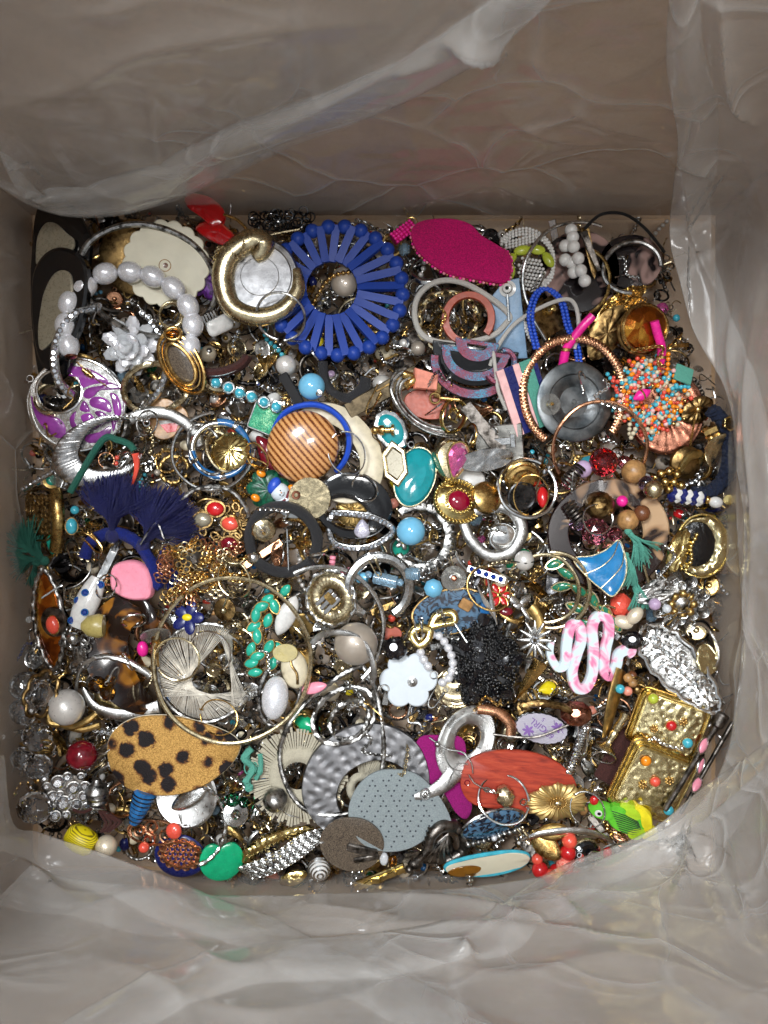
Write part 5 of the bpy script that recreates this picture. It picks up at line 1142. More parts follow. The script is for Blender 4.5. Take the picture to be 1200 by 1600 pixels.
# gold compacts
def tablet(label, ref, cx, cy, rz, stones, w=52, h=45):
    it = H('locket', label, 'locket', cx, cy, ref, rot=(0, 0, rz))
    rr_ = rrect(w, h, 12); prof = [(1, 6), (1.0, 10), (.97, 12), (.94, 11), (.92, 14), (.88, 13), (.86, 17), (.8, 18), (.02, 19)]
    it.add('case', plate(rr_, prof), 'gold_bright', sharp=20); it.add('face', plate(rrect(w*.8, h*.8, 9), FLAT(1.5, .03)), 'gold_hammered', loc=(0, 0, 17.5))
    it.add('groove', tube(np.c_[rrect(w*1.0, h*1.0, 12), np.full(28, 5.)], 2.2, 6, True), 'gold'); it.add('groove', tube(np.c_[rrect(w*.9, h*.9, 12), np.full(28, 13.)], 1.3, 6, True), 'gold_bright')
    for (x, y, mt) in stones: it.add('cabochon', ball(8.2, (1, 1, .8), n=18, m=10), mt, loc=(x, y, 20), key='cab8'); it.add('collar', ring(8.4, 1.3, 24, 6), 'gold', loc=(x, y, 19), key='collar8')
    for (x, y) in ((R.uniform(14, 22), R.uniform(10, 16)), (R.uniform(-26, -16), R.uniform(-18, -8))): it.add('rosette', cat(*[ball(2.6, c=(5*math.cos(j), 5*math.sin(j), 0), n=8, m=5) for j in np.linspace(0, 2*pi, 7)[:6]]+[ball(2.6, n=8, m=5)]), 'gold', loc=(x, y, 20), key='rosette')
    it.drop(zmax=12, q=85); return it
tablet('square gold tablet locket with yellow-green, red and turquoise cabochons', 'upper gold tablet', 1043, 1128, -18, [(-38, 34, 'lime'), (2, 2, 'red'), (34, -16, 'turquoise')], 56, 46)
tablet('square gold tablet locket with orange, coral and turquoise cabochons', 'lower gold tablet', 1018, 1216, -22, [(-30, 30, 'orange'), (-2, 4, 'coral'), (38, -32, 'turquoise')], 56, 58)
it = H('pin', 'long dull pewter rod with a slotted head at the side of the gold tablets', 'pin', 1086, 1188, 'pewter rod', rot=(0, 0, 62)); it.add('rod', xf(lathe([(4, -92), (5, -88), (5, 52), (6, 54), (6, 60), (10, 64), (11, 84), (8, 86)], 12), rot=(0, 90, 0)), 'pewter'); it.add('pin', tube([(80, 0, 0), (104, 6, 4), (112, 8, 6)], 1.6, 6), 'silver'); it.drop(zmax=26)
it = H('pin', 'thinner twin rod half buried beside the long pewter rod', 'pin', 1104, 1200, 'thin twin rod', rot=(0, 0, 66)); it.add('rod', xf(lathe([(3, -84), (4, 80), (3, 84)], 10), rot=(0, 90, 0)), 'pewter'); it.drop(zmax=6)
for x, y in ((1098, 1165), (1094, 1196), (1088, 1226)): single('petal_charm', {1165: 'pink enamel silver petal highest beside the pewter rod', 1196: 'pink enamel silver petal midway down the pewter rod', 1226: 'pink enamel silver petal lowest beside the pewter rod'}[y], 'charm', x, y, 'pink enamel petal', plate(marq(13, 6, 22), DOMEP(4)), 'pink', rot=(10, 20, 60), zmax=12, extra=[('rim', tube(np.c_[marq(14, 7, 24), np.full(24, 1.5)], 1.6, 6, True), 'silver')])
# 60s girl label
it = H('oval_charm', 'pale lavender oval printed with purple lettering 60s GIRL and flowers', 'charm', 846, 1137, 'printed lavender oval', rot=(0, 0, -14))
it.add('frame', plate(flower(22, 1, .035, 132)*np.array([44, 27]), FLAT(3)), 'gunmetal'); it.add('face', plate(flower(22, 1, .035, 132)*np.array([41.5, 25]), FLAT(1.2)), 'paper', loc=(0, 0, 2.8))
def text_mesh(body, size):
    cu = bpy.data.curves.new('t', 'FONT'); cu.body = body; cu.size = size; cu.align_x = 'CENTER'; cu.align_y = 'CENTER'; cu.extrude = .25
    o = bpy.data.objects.new('t', cu); COL.objects.link(o); dg = bpy.context.evaluated_depsgraph_get(); me = bpy.data.meshes.new_from_object(o.evaluated_get(dg))
    V = np.array([v.co[:] for v in me.vertices]); F = [tuple(p.vertices) for p in me.polygons]; bpy.data.objects.remove(o); bpy.data.curves.remove(cu); bpy.data.meshes.remove(me); return V, F
P('print_purple', 134, 100, 168, .6)
it.add('lettering', text_mesh('GIRL', 15), 'print_purple', loc=(-7, 5, 4.3), rot=(0, 0, 157)); it.add('lettering', text_mesh('60s', 13), 'print_purple', loc=(13, -6, 4.3), rot=(0, 0, 157)); it.add('lettering', text_mesh('5', 9), 'print_purple', loc=(-2, 16, 4.3), rot=(0, 0, 157))
for (x, y) in ((23, 8), (-20, -8)): it.add('flower_print', cat(*[xf(plate(marq(5, 2.2, 12), [(1, .3), (.02, .35)]), (x+5*math.cos(j), y+5*math.sin(j), 0), (0, 0, math.degrees(j))) for j in np.linspace(0, 2*pi, 7)[:6]]+[xf(tube([(0, 0, 0), (7, 3, 0), (14, 2, 0)], .5, 4), (x, y, .2), (0, 0, a)) for a in (120, -40)]), 'print_purple', loc=(0, 0, 4.1))
it.drop(zmax=26, q=85)
it = H('ear_wire', 'long bent dark wire crossing over the printed lavender oval', 'ear wire', 860, 1130, 'long bent wire'); it.add('wire', tube(np.array(it.L(*[tuple(p) for p in sp([(770, 1148, 2), (830, 1152, 10), (880, 1135, 12), (925, 1118, 12), (948, 1105, 8), (944, 1095, 6), (915, 1088, 6), (880, 1098, 4)], 6)])), 1.8, 6), 'pewter'); it.drop(zmax=44, q=90)
it = H('curved_earring', 'smooth curved gold sheet standing beside the snake', 'earring', 950, 1110, 'curved gold sheet', rot=(0, 30, 0)); it.add('sheet', tube(np.array(it.L(*[tuple(p) for p in sp([(968, 1045, 4), (952, 1075, 8), (944, 1110, 8), (945, 1150, 4)], 7)])), [16, 16, 16, 17, 17, 18, 18, 18, 18, 18, 18, 17, 17, 16, 16, 15, 14, 13, 12, 11, 10, 9][:22], 12, flat=.3), 'gold_matte'); it.drop(zmax=14)
it = H('trumpet_charm', 'gold trumpet-shaped finding with a flared foot', 'finding', 960, 1145, 'gold trumpet finding', rot=(0, 0, 62)); it.add('trumpet', xf(lathe([(17, -30), (18, -27), (8, -22), (5, -16), (6, -8), (7, 0), (5, 4), (7, 8), (6, 24), (8, 32), (6, 36)], 18), rot=(0, 90, 0)), 'gold_pale'); it.drop(zmax=30)
it = H('rhinestone_bar', 'long rhinestone and coil bar standing next to the printed oval', 'earring', 904, 1165, 'long rhinestone bar', rot=(0, 0, 77))
it.add('coil', xf(tube(np.stack([6*np.cos(np.linspace(0, 44*pi, 360)), 6*np.sin(np.linspace(0, 44*pi, 360)), np.linspace(-48, 48, 360)], 1), 1.7, 5), rot=(0, 90, 0)), 'silver_bright'); rhs(it, [(-44+8*i, 7, 6) for i in range(12)], 3.4); it.drop(zmax=24)
it = H('hook', 'silver fish hook ear wire with ball, hanging by the rhinestone bar', 'ear wire', 918, 1140, 'fish hook wire', rot=(0, 0, 185)); it.add('wire', hook(40, 14, 1.5), 'silver_bright'); it.add('ball', ball(4.5), 'silver_bright', loc=(0, -3, 0)); it.drop(zmax=26)

# ===== red wood, felt heart, swirl =====
it = H('felt_earring', 'magenta felt teardrop partly covered by silver swirl and red wood', 'earring', 690, 1212, 'magenta felt teardrop'); it.add('felt', plate(sp(it.L((655, 1150), (690, 1147), (722, 1152), (728, 1180), (720, 1215), (738, 1255), (730, 1280), (712, 1270), (690, 1235), (660, 1215), (648, 1180)), 4, True), FLAT(5, .04)), 'felt_magenta'); it.drop(zmax=8)
it = H('hoop_earring', 'polished silver teardrop swirl with a small round rivet', 'earring', 727, 1160, 'silver teardrop swirl', rot=(0, 0, -30))
it.add('hoop', band(loop2(44, 62, 60), loop2(20, 26, 60, (0, 6)), [(0, 0), (0, 4), (.1, 6), (.4, 5), (.45, 9), (.8, 8), (1, 3), (1, 0)]), 'silver_brushed')
it.add('tail', tube(sp([(6, -50, 4), (-2, -74, 5), (-18, -96, 5), (-34, -110, 4)], 5), [16, 15, 14, 14, 13, 12, 12, 11, 10, 9, 8, 8, 7, 6, 5, 4][:16], 10, flat=.35), 'silver_brushed'); it.add('rivet', cat(ring(7, 2, 20, 6), ball(3.6)), 'silver', loc=(-22, -98, 9)); it.drop(zmax=24, q=85)
it = H('hoop_earring', 'short gold and violet enamel arc beside the silver swirl', 'earring', 778, 1130, 'gold violet arc', rot=(0, 0, 0)); it.add('arc', tube(np.array(it.L(*[tuple(p) for p in sp([(745, 1105, 4), (775, 1112, 8), (795, 1130, 8), (796, 1150, 4)], 6)])), 9, 10, flat=.5), 'rose_gold'); it.drop(zmax=12)
it = H('disc_earring', 'large oval of stained red wood with visible grain', 'earring', 812, 1218, 'red wood oval', rot=(0, 0, -8)); it.add('disc', plate(sp([(-94, -2, 0), (-86, 24, 0), (-50, 42, 0), (0, 48, 0), (50, 38, 0), (84, 14, 0), (92, -14, 0), (74, -38, 0), (30, -50, 0), (-20, -50, 0), (-68, -46, 0), (-90, -26, 0)], 5, True), FLAT(7, .03)), 'red_wood'); it.add('hole', ring(4, 1, 16, 5), 'dark_red', loc=(-84, -12, 7)); it.drop(zmax=20, q=86)
it = H('ear_wire', 'slim silver ear wires with beads lying on the magenta felt', 'ear wire', 715, 1205, 'slim ear wires'); it.add('wire', tube(np.array(it.L(*[tuple(p) for p in sp([(670, 1150, 10), (685, 1160, 12), (700, 1168, 12), (722, 1172, 14), (735, 1188, 14), (738, 1205, 12)], 5)])), 1.3, 6), 'silver'); it.add('wire', tube(np.array(it.L(*[tuple(p) for p in sp([(690, 1245, 8), (702, 1215, 12), (715, 1192, 14), (730, 1190, 14)], 5)])), 1.1, 6), 'silver'); it.add('ball', ball(5), 'silver', loc=it.L((683, 1160, 12))[0]); it.drop(zmax=32, q=85)
it = H('flower_earring', 'golden daisy with fluted petals and a beaded centre', 'earring', 870, 1252, 'golden daisy', rot=(6, 4, 0)); it.add('petals', plate(shape(220, lambda t: 52*(1-.12*abs(math.sin(pi*12*t))-.03*abs(math.sin(pi*48*t))))*np.array([1.03, .64]), [(1, 3), (.9, 6), (.6, 8), (.3, 5), (.02, 5)], lambda x, y: 1.1*np.cos(np.arctan2(y/.64, x)*24)), 'gold_satin')
bead_ring(it, [(13*math.cos(a), 9*math.sin(a), 7) for a in np.linspace(0, 2*pi, 18)[:17]], 1.8, 'gold', 'bead18'); it.add('centre', ball(6, (1.1, .8, .6)), 'gold_pale', loc=(0, 0, 7)); it.add('loop', ring(5, 1.2, 16, 6), 'silver', loc=(-56, 4, 5)); it.drop(zmax=36, q=90)
it = H('bead_earring', 'twisted yellow pearl bead on a wire joined near the golden daisy', 'earring', 789, 1244, 'twisted pearl bead', rot=(0, 0, 10)); it.add('bead', xf(tube(np.array([(0, y, 0) for y in np.linspace(-16, 16, 16)]), 16*np.sin(np.linspace(.35, pi-.35, 16))**.7, 14, rf=lambda u, p: 1-.18*abs(np.sin(2.5*p+u*5))), rot=(0, 0, 8)), 'pearl_cream' if False else 'gold_pale'); it.add('wire', tube(np.array([(-10, 6, 0), (-30, 18, 0), (-44, 30, 0), (-50, 44, 0)]), 1.5, 6), 'silver'); it.add('link', chain([(-30, 18, 2), (-14, 10, 2)], 10, 7, 1.3, 6), 'silver'); it.drop(zmax=40, q=90)
# hammered ring and raffia
it = H('raffia_earring', 'cream raffia fan disc with a pierced centre, half under the hammered ring', 'earring', 465, 1212, 'cream raffia fan')
def raff(it, cx, cy, r1, r0, a0, a1, n, z=0):
    for i in range(n):
        a = a0+(a1-a0)*i/(n-1); l = r1*R.uniform(.9, 1.03); w = (a1-a0)/n*.5*pi/180*R.uniform(.6, .95)
        p = [(r0*math.cos(math.radians(a-w*57)), r0*math.sin(math.radians(a-w*57)), 1), (r0*math.cos(math.radians(a+w*57)), r0*math.sin(math.radians(a+w*57)), 1), (l*math.cos(math.radians(a+w*57)), l*math.sin(math.radians(a+w*57)), 2+R.uniform(-1, 2)), (l*math.cos(math.radians(a-w*57)), l*math.sin(math.radians(a-w*57)), 2+R.uniform(-1, 2))]
        z = (i % 3)*1.2; V = np.array([[q_[0]+cx, q_[1]+cy, q_[2]+z] for q_ in p]+[[q_[0]+cx, q_[1]+cy, q_[2]+z+1.6] for q_ in p]); m_ = (p[0][0]+p[2][0])/2
        it.add('blade', (V, [(3, 2, 1, 0), (4, 5, 6, 7), (0, 1, 5, 4), (1, 2, 6, 5), (2, 3, 7, 6), (3, 0, 4, 7)]), 'raffia')
raff(it, 0, 0, 78, 44, 0, 360, 90); it.add('weave', band(loop2(47, 47, 60), loop2(22, 22, 60), DOME(6), lambda x, y, t, z: .8*np.sin(np.arctan2(y, x)*40)), 'raffia'); it.drop(zmax=6, q=85)
it = H('raffia_earring', 'second cream raffia fan seen through the hammered ring', 'earring', 566, 1232, 'second raffia fan'); raff(it, 0, 0, 56, 22, -70, 100, 44); it.add('weave', band(loop2(26, 26, 40), loop2(12, 12, 40), DOME(6), lambda x, y, t, z: .8*np.sin(np.arctan2(y, x)*30)), 'raffia'); it.drop(zmax=4)
it = H('hoop_earring', 'huge crescent ring of heavily hammered dull silver', 'earring', 572, 1222, 'hammered silver ring', rot=(0, 0, 0))
it.add('ring', band(loop2(102, 92, 260, rot=28), loop2(60, 52, 260, (14, -18), rot=24), [(0, 0), (0, 4)]+[(.03+.94*i/17, 7) for i in range(18)]+[(1, 4), (1, 0)], lambda x, y, t, z: (-1.2*np.clip(np.cos(x*.24+1.4*np.sin(y*.09)), 0, 1)*np.clip(np.cos(y*.25+1.4*np.cos(x*.08)), 0, 1)-1.2*np.clip(-np.cos(x*.24+1.4*np.sin(y*.09)), 0, 1)*np.clip(-np.cos(y*.25+1.4*np.cos(x*.08)), 0, 1)) if z > 5 else 0*x), 'silver_hammered'); it.drop(zmax=20, q=88, tilt=.35)
it, d = hoop('long twisted silver teardrop hoop across the hammered ring', 'twisted teardrop hoop', 525, 1158, 1, 1, 1, 'silver_antique'); it.parts = []
P_ = sp(it.L((560, 1040, 4), (520, 1062, 8), (465, 1110, 10), (438, 1165, 10), (446, 1220, 10), (478, 1262, 12), (530, 1268, 16), (575, 1250, 18), (596, 1205, 18), (600, 1150, 16), (590, 1085, 10), (572, 1045, 6)), 12, True)
it.add('hoop', tube(P_, 5, 9, closed=True, rf=rope(34, .35)), 'silver_antique'); d(zmax=34, q=80, tilt=.1)
it, d = hoop('rough rope-textured silver oval hooked beside the twisted teardrop, outer one', 'rough silver oval', 538, 1118, 52, 40, 4, 'silver_antique', rot=35, rf=knurl(3, .3)); d(zmax=26)
it, d = hoop('rough rope-textured small silver oval hooked inside the outer one', 'small rough silver oval', 546, 1125, 34, 26, 4, 'silver_antique', rot=40, rf=knurl(5, .3)); d(zmax=30)
# felt teardrop
it = H('teardrop_earring', 'large pale grey leather teardrop with punched dotted lines', 'earring', 624, 1265, 'grey punched teardrop')
ol = sp(it.L((705, 1283), (690, 1250), (660, 1215), (630, 1202), (590, 1203), (560, 1225), (545, 1262), (552, 1300), (575, 1322), (605, 1330), (640, 1325), (675, 1305), (700, 1295)), 5, True); it.add('leather', plate(ol, FLAT(6, .03)), 'felt_grey')
P('punch_dark', 60, 66, 74, .8)
dots = []
for i in range(-9, 10):
    for j in range(-9, 10):
        x, y = i*8.4+(j % 2)*4.2, j*8.0
        if (i*3+j*5) % 7 < 4 and min(np.hypot(ol[:, 0]-x, ol[:, 1]-y)) > 9 and math.hypot(x+8, y+0) < 66: dots.append(xf(lathe([(1.7, 0), (1.5, .5), (.5, .3)], 7), (x, y, 5.9)))
it.add('punched_dots', cat(*dots), 'punch_dark', kind='nopts'); it.drop(zmax=60, q=90, tilt=.3)
# flower petal stud
it = H('flower_earring', 'smooth white six-petal shell flower with grey post centre', 'earring', 638, 1062, 'white shell flower'); it.add('petals', plate(flower(6, 46, .2, 120, .8), [(1, 2), (.95, 4), (.5, 5), (.02, 5)]), 'white_matte'); it.add('post', lathe([(8, 0), (8, 2), (4, 3), (3.6, 8), (1, 9)], 16), 'silver', loc=(6, -2, 5)); it.add('link', ring(7, 1.4, 18, 6, a0=-20, a1=250), 'silver_antique', loc=(-38, -14, 5)); it.add('link', ring(6, 1.3, 18, 6), 'silver_antique', loc=(40, 8, 4)); it.drop(zmax=30, q=88)
it = H('pearl_loop', 'loop of small round pearls beside the white shell flower', 'earring', 682, 1028, 'small pearl loop'); P_ = sp(it.L((665, 1040), (654, 1018), (662, 996), (682, 992), (698, 1010), (706, 1035), (700, 1058), (688, 1066)), 5); bead_ring(it, [(p[0], p[1], 8) for p in resample(P_, 11.5)], 7, 'white_pearl', 'pearl7', m=ball(7, n=16, m=9)); it.drop(zmax=30)
it = H('bead_cluster', 'dense ruffle of glossy black seed beads and sequins', 'earring', 758, 1035, 'black beaded ruffle')
ol_ = shape(70, lambda t: 1-.2*abs(math.sin(pi*4.5*t))-.08*math.sin(9*t*6.28)); ol_ = ol_*np.array([60, 78])
for s_ in range(25):
    a = 2*pi*s_/25+R.uniform(-.1, .1); l = R.uniform(.75, 1.02); bx, by = 58*l*math.cos(a), 76*l*math.sin(a); P_ = sp([(bx*.12-8, by*.1, 10), (bx*.5+R.uniform(-8, 8), by*.5+R.uniform(-8, 8), R.uniform(11, 16)), (bx*.96, by*.96, R.uniform(5, 9))], 8)
    for p in resample(P_, 6.4)[:12]: it.add('bead', ball(3, n=8, m=5), 'black_gloss', loc=tuple(p), key='seed3', sc_=1.12)
for s_ in range(34): a = R.uniform(0, 2*pi); l = R.uniform(.1, .95); it.add('sequin', lathe([(10, 0), (10, .8), (5, .5), (1, .2)], 14), 'black_stone', loc=(58*l*math.cos(a), 74*l*math.sin(a), R.uniform(5, 14)), rot=(R.uniform(-35, 35), R.uniform(-35, 35), 0), key='sequin')
it.add('body', plate(ol_*.98, DOMEP(6, 5)), 'black_matte')
q_ = [];
while len(q_) < 620:
    a = R.uniform(0, 2*pi); l = R.random()**.5*.98; k_ = int(a/(2*pi)*70) % 70; q_.append(ball(2.9, n=7, m=5, c=(ol_[k_][0]*l, ol_[k_][1]*l, 4+7*(1-l)+R.uniform(0, 4))))
it.add('bead_mass', cat(*q_), 'black_gloss', kind='stuff'); it.drop(zmax=20, q=85)
it = H('disc_earring', 'grooved round brass disc under the black beaded ruffle', 'earring', 713, 1075, 'grooved brass disc'); it.add('disc', plate(loop2(36, 33, 50), DOMEP(6, 12), lambda x, y: .9*np.sin(np.hypot(x, y)*1.3)), 'gold_pale'); it.drop(zmax=4)
it = H('bow_earring', 'polished gold bow stud with a long pin', 'earring', 672, 985, 'gold bow stud', rot=(0, 0, 30))
it.add('wing', tube(sp([(0, 0, 6), (-14, 12, 10), (-30, 6, 8), (-26, -12, 5), (-10, -10, 6), (0, 0, 6)], 5), 6.5, 10, flat=.5), 'gold_bright'); it.add('wing', tube(sp([(4, 4, 8), (20, 14, 10), (42, 8, 8), (40, -6, 6), (20, 0, 8), (4, 4, 8)], 5), 6.5, 10, flat=.5), 'gold_bright'); it.add('pin', tube([(38, -2, 6), (40, -46, 10)], 1.5, 6), 'silver_bright'); it.drop(zmax=30, q=85)
single('bead', 'faceted jet black bead wedged above the white shell flower', 'bead', 618, 1013, 'jet black faceted bead', fball(20, 10, 7), 'black_stone', smooth=False, zmax=16)
single('pendant', 'terracotta disc scrap under the gold bow stud', 'pendant', 612, 990, 'terracotta scrap', plate(loop2(16, 12, 24), FLAT(3)), 'terracotta', zmax=4)

# ===== striped dome group =====
it = H('hoop_earring', 'broad flat cream leather ring behind the striped wooden dome', 'earring', 526, 708, 'cream leather ring', rot=(0, 0, 10)); it.add('ring', band(loop2(86, 66, 80, rot=-62), loop2(60, 42, 80, (-12, -3), rot=-62), BEV(5)), 'ivory'); it.drop(zmax=14, q=84, tilt=.4)
it = H('hoop_earring', 'glossy black crescent ring below the striped wooden dome', 'earring', 552, 790, 'black crescent ring', rot=(0, 0, -18)); it.add('ring', band(loop2(62, 52, 70), loop2(36, 24, 70, (-6, -14)), BEV(9, .2)), 'black_gloss'); it.drop(zmax=14, q=84)
it = H('disc_charm', 'gold ribbed fan glimpsed inside the black crescent ring', 'charm', 550, 798, 'ribbed gold fan'); it.add('fan', plate(flower(20, 26, .06, 80), DOMEP(5), lambda x, y: .8*np.sin(np.arctan2(y+20, x)*40)), 'gold_matte'); it.drop(zmax=0)
it = H('cabochon', 'dark red speckled teardrop tucked under the striped dome', 'charm', 425, 712, 'red speckled teardrop', rot=(0, 0, 38)); it.add('stone', plate(drop_o(20, 26, 30), DOMEP(9, 5, 2)), 'dark_red'); rhs(it, [(R.uniform(-12, 12), R.uniform(-26, 16), 9) for _ in range(14)], 1.5); it.drop(zmax=10)
it = H('glitter_charm', 'green glitter enamel plate next to the turquoise bar', 'charm', 418, 655, 'green glitter plate', rot=(8, 0, -22)); it.add('plate', boxm(52, 44, 5, 1.5), 'glitter_green'); it.add('frame', tube(np.c_[rrect(26, 22, 3), np.full(28, 2.)], 1.6, 6, True), 'silver'); it.drop(zmax=4)
it, d = hoop('bright blue plastic ring with gold print peeking round the striped dome', 'blue plastic ring', 485, 692, 62, 60, 5, 'royal_blue_light', flat=1.6, a0=-60, a1=160, rot=10); d(zmax=16)
it = H('wood_earring', 'big domed disc of laminated striped wood with a glossy varnish', 'earring', 475, 697, 'striped wooden dome', rot=(5, -5, 0)); it.add('dome', xf(ball(57, (1, .96, .42), n=48, m=26), (0, 0, 18)), 'striped_wood', rot=(0, 0, 40)); it.drop(zmax=22, q=85, tilt=.2)
it = H('snowman_charm', 'painted snowman charm with blue hat beside a green tree', 'charm', 432, 772, 'painted snowman', rot=(0, 0, -28))
it.add('tree', plate(flower(7, 36, .2, 60)*np.array([1, .9]), DOMEP(8, 4), lambda x, y: 1.2*np.sin(x*.7)*np.sin(y*.7)), 'dark_green', loc=(-14, 0, 0)); it.add('body', ball(20, (1.3, 1, .7)), 'white_matte', loc=(28, -4, 12)); it.add('head', ball(15, (1, 1, .8)), 'white_matte', loc=(4, 6, 14)); it.add('hat', ball(12, (.8, 1.2, .8)), 'royal_blue_light', loc=(-9, 11, 15)); it.add('scarf', tube(sp([(12, -8, 22), (17, 2, 24), (15, 14, 20)], 5), 2, 6), 'dark_red')
for p in ((22, 0), (28, -3), (35, -5)): it.add('button', ball(1.7, n=8, m=5), 'black_gloss', loc=(p[0], p[1], 25.5))
for p in ((3, 9), (6, 3)): it.add('eye', ball(1.3, n=8, m=5), 'black_gloss', loc=(p[0], p[1], 25.5))
it.add('nose', lathe([(1.8, 0), (.3, 6)], 8), 'orange', loc=(6, 7, 25)); it.add('mouth', tube(sp([(9, 10, 25), (11, 6, 25), (9, 2, 25)], 4), .5, 4), 'black_gloss')
for p in ((18, 20), (-26, -20), (-36, 18)): it.add('mitten', ball(6, (1.3, 1, .7)), 'orange', loc=(p[0], p[1], 10))
it.drop(zmax=22)
it = H('disc_pendant', 'round crinkled pale gold disc with a brass eyelet', 'pendant', 484, 778, 'crinkled gold disc'); it.add('disc', plate(loop2(33, 33, 50), FLAT(4, .02), lambda x, y: .35*np.sin(x*.9+y)*np.sin(y*.5)), 'gold_pale'); it.add('eyelet', cat(ring(5, 2, 18, 6)), 'copper', loc=(-21, 5, 5)); it.drop(zmax=16)
it = H('hoop_earring', 'thick black leather hoop with silver end caps', 'earring', 443, 845, 'black leather hoop'); it.add('cord', tube(arc(54, 56, -25, 200, 50, z=4), 9, 12), 'leather_black'); it.add('cord', tube(arc(54, 50, 215, 322, 30, z=4), 9, 12), 'leather_black'); it.add('cap', ball(12), 'silver_bright', loc=(54*math.cos(math.radians(208)), 54*math.sin(math.radians(208)), 5)); it.add('cap', ring(11, 3, 24, 7), 'silver_bright', loc=(52, -22, 4), rot=(70, 0, 10)); it.add('post', tube([(8, 22, 10), (8, -52, 10)], 1.6, 6), 'silver'); it.drop(zmax=30, q=85)
it = H('stud_earring', 'faceted smoky stud with its clear stopper inside the leather hoop', 'earring', 412, 828, 'smoky stud'); it.add('base', fball(20, 10, 6, sc_=(1, 1, .4)), 'gold_pale', smooth=False); it.add('stopper', lathe([(11, 0), (11, 3), (6, 6), (5, 14), (1, 15)], 20), 'rubber_clear', loc=(-2, 0, 6)); it.add('post', lathe([(3, 0), (4, 6), (2, 12)], 10), 'gold', loc=(-2, 0, 12)); it.drop(zmax=18)
it = H('floral_brooch', 'gold openwork flower brooch with red and coral stones', 'brooch', 352, 815, 'coral stone brooch')
for i, (x, y, mt) in enumerate(((362, 818, 'coral'), (338, 795, 'red'), (360, 850, 'dark_red'), (318, 812, 'shell'))):
    l = it.L((x, y, 4))[0]; it.add('setting', plate(loop2(17, 14, 30), FLAT(4)), 'gold_antique', loc=l); it.add('stone', ball(14, (1, .8, .5)), mt, loc=(0, 0, 4), parent=2*i)
it.add('openwork', cat(*[xf(ring(7, 2.2, 16, 6, 5), (40*math.cos(a)*R.uniform(.6, 1.1), 28*math.sin(a)*R.uniform(.6, 1.1), 2), (0, 0, R.uniform(0, 180))) for a in np.linspace(0, 2*pi, 18)]), 'gold_antique'); it.drop(zmax=14)
it, d = hoop('dull silver bangle arching over the coral stone brooch', 'dull silver bangle', 330, 820, 60, 62, 4, 'silver_antique', a0=10, a1=140, rf=ribs(60, .2), name='bangle', ct='bangle'); d(zmax=22)
it = H('filigree_cluster', 'heap of little rose gold wire flowers with dangling chains', 'earring', 305, 905, 'gold wire flowers')
for i in range(40):
    x, y = R.uniform(255, 388), R.uniform(848, 945)
    m = cat(*[xf(ring(5, 1.2, 14, 5), (7.5*math.cos(a), 7.5*math.sin(a), 0)) for a in np.linspace(0, 2*pi, 6)[:5]]+[ring(3, 1.2, 10, 5)])
    it.add('wire_flower', m, ['rose_gold', 'gold_pale', 'gold'][i % 3], loc=it.L((x, y, R.uniform(0, 14)))[0], rot=(R.uniform(-30, 30), R.uniform(-30, 30), R.uniform(0, 70)), key='wflower')
for i in range(12): x, y = R.uniform(255, 360), R.uniform(850, 930); it.add('chain', chain(sp(it.L((x, y, 8), (x+20, y+R.uniform(-12, 12), 12), (x+45, y+R.uniform(-20, 12), 8)), 5), 7, 5, 1.1, 5), 'gold')
it.drop(zmax=26, q=86)
# ===== middle: rhinestone loop, balls, teals, golds =====
it = rhoop('silver rhinestone loop crossing itself round an opal stone', 'rhinestone opal loop', 560, 833, [(520, 800, 6), (545, 800, 10), (585, 806, 12), (615, 826, 12), (585, 850, 10), (550, 855, 10), (520, 845, 8), (514, 815, 6), (522, 800, 4)], 6, 7, 'silver', zmax=24)
single('stone', 'milky opal drop set in the rhinestone loop', 'stone', 566, 829, 'milky opal', plate(drop_o(13, 12, 26), DOMEP(8, 5, 2)), 'druzy_pale', zmax=20, extra=[('cap', xf(ball(5, (1.6, 1, .8)), (16, 2, 4)), 'silver')])
it, d = hoop('dark textured silver ring fringed with little jump rings, open round the blue ball', 'fringed silver ring', 655, 838, 46, 48, 8, 'silver_antique', a0=-140, a1=130, flat=.6, rf=ribs(60, .2))
for i in range(20):
    a = math.radians(-110+i*11.5); it.add('jump_ring', ring(6, 1.3, 14, 5), 'silver_antique', loc=(52*math.cos(a), 54*math.sin(a), 3), rot=(60, 0, math.degrees(a)), key='jump6')
d(zmax=20)
single('bead_earring', 'sky blue round ball in the fringed silver ring', 'bead', 642, 830, 'sky blue ball', ball(22.5, n=30, m=18), 'sky_blue', zmax=22)
bead = [(520, 870), (520, 888), (535, 892), (552, 888), (565, 878), (575, 872)]
it = H('bead_strand', 'curl of matte pink seed beads below the rhinestone loop', 'beads', 545, 880, 'pink seed beads'); bead_ring(it, resample(sp(it.L(*[(a, b, 6) for a, b in bead]), 5), 6.4), 5, 'pink', 'seed5', m=xf(lathe([(2, -3), (4.8, -2.4), (5, 0), (4.8, 2.4), (2, 3)], 12), rot=(0, 90, 0))); it.drop(zmax=22)
it = H('cabochon_earring', 'long teal blue oval stone with one bright facet', 'earring', 648, 745, 'long teal oval', rot=(0, 0, -18)); it.add('stone', plate(loop2(31, 48, 40), [(1, 2), (.9, 8), (.5, 14), (.02, 15)]), 'turquoise_deep', sharp=18); it.add('rim', ring(31.5, 1.8, 60, 6, 48.5), 'gold_pale'); it.drop(zmax=14)
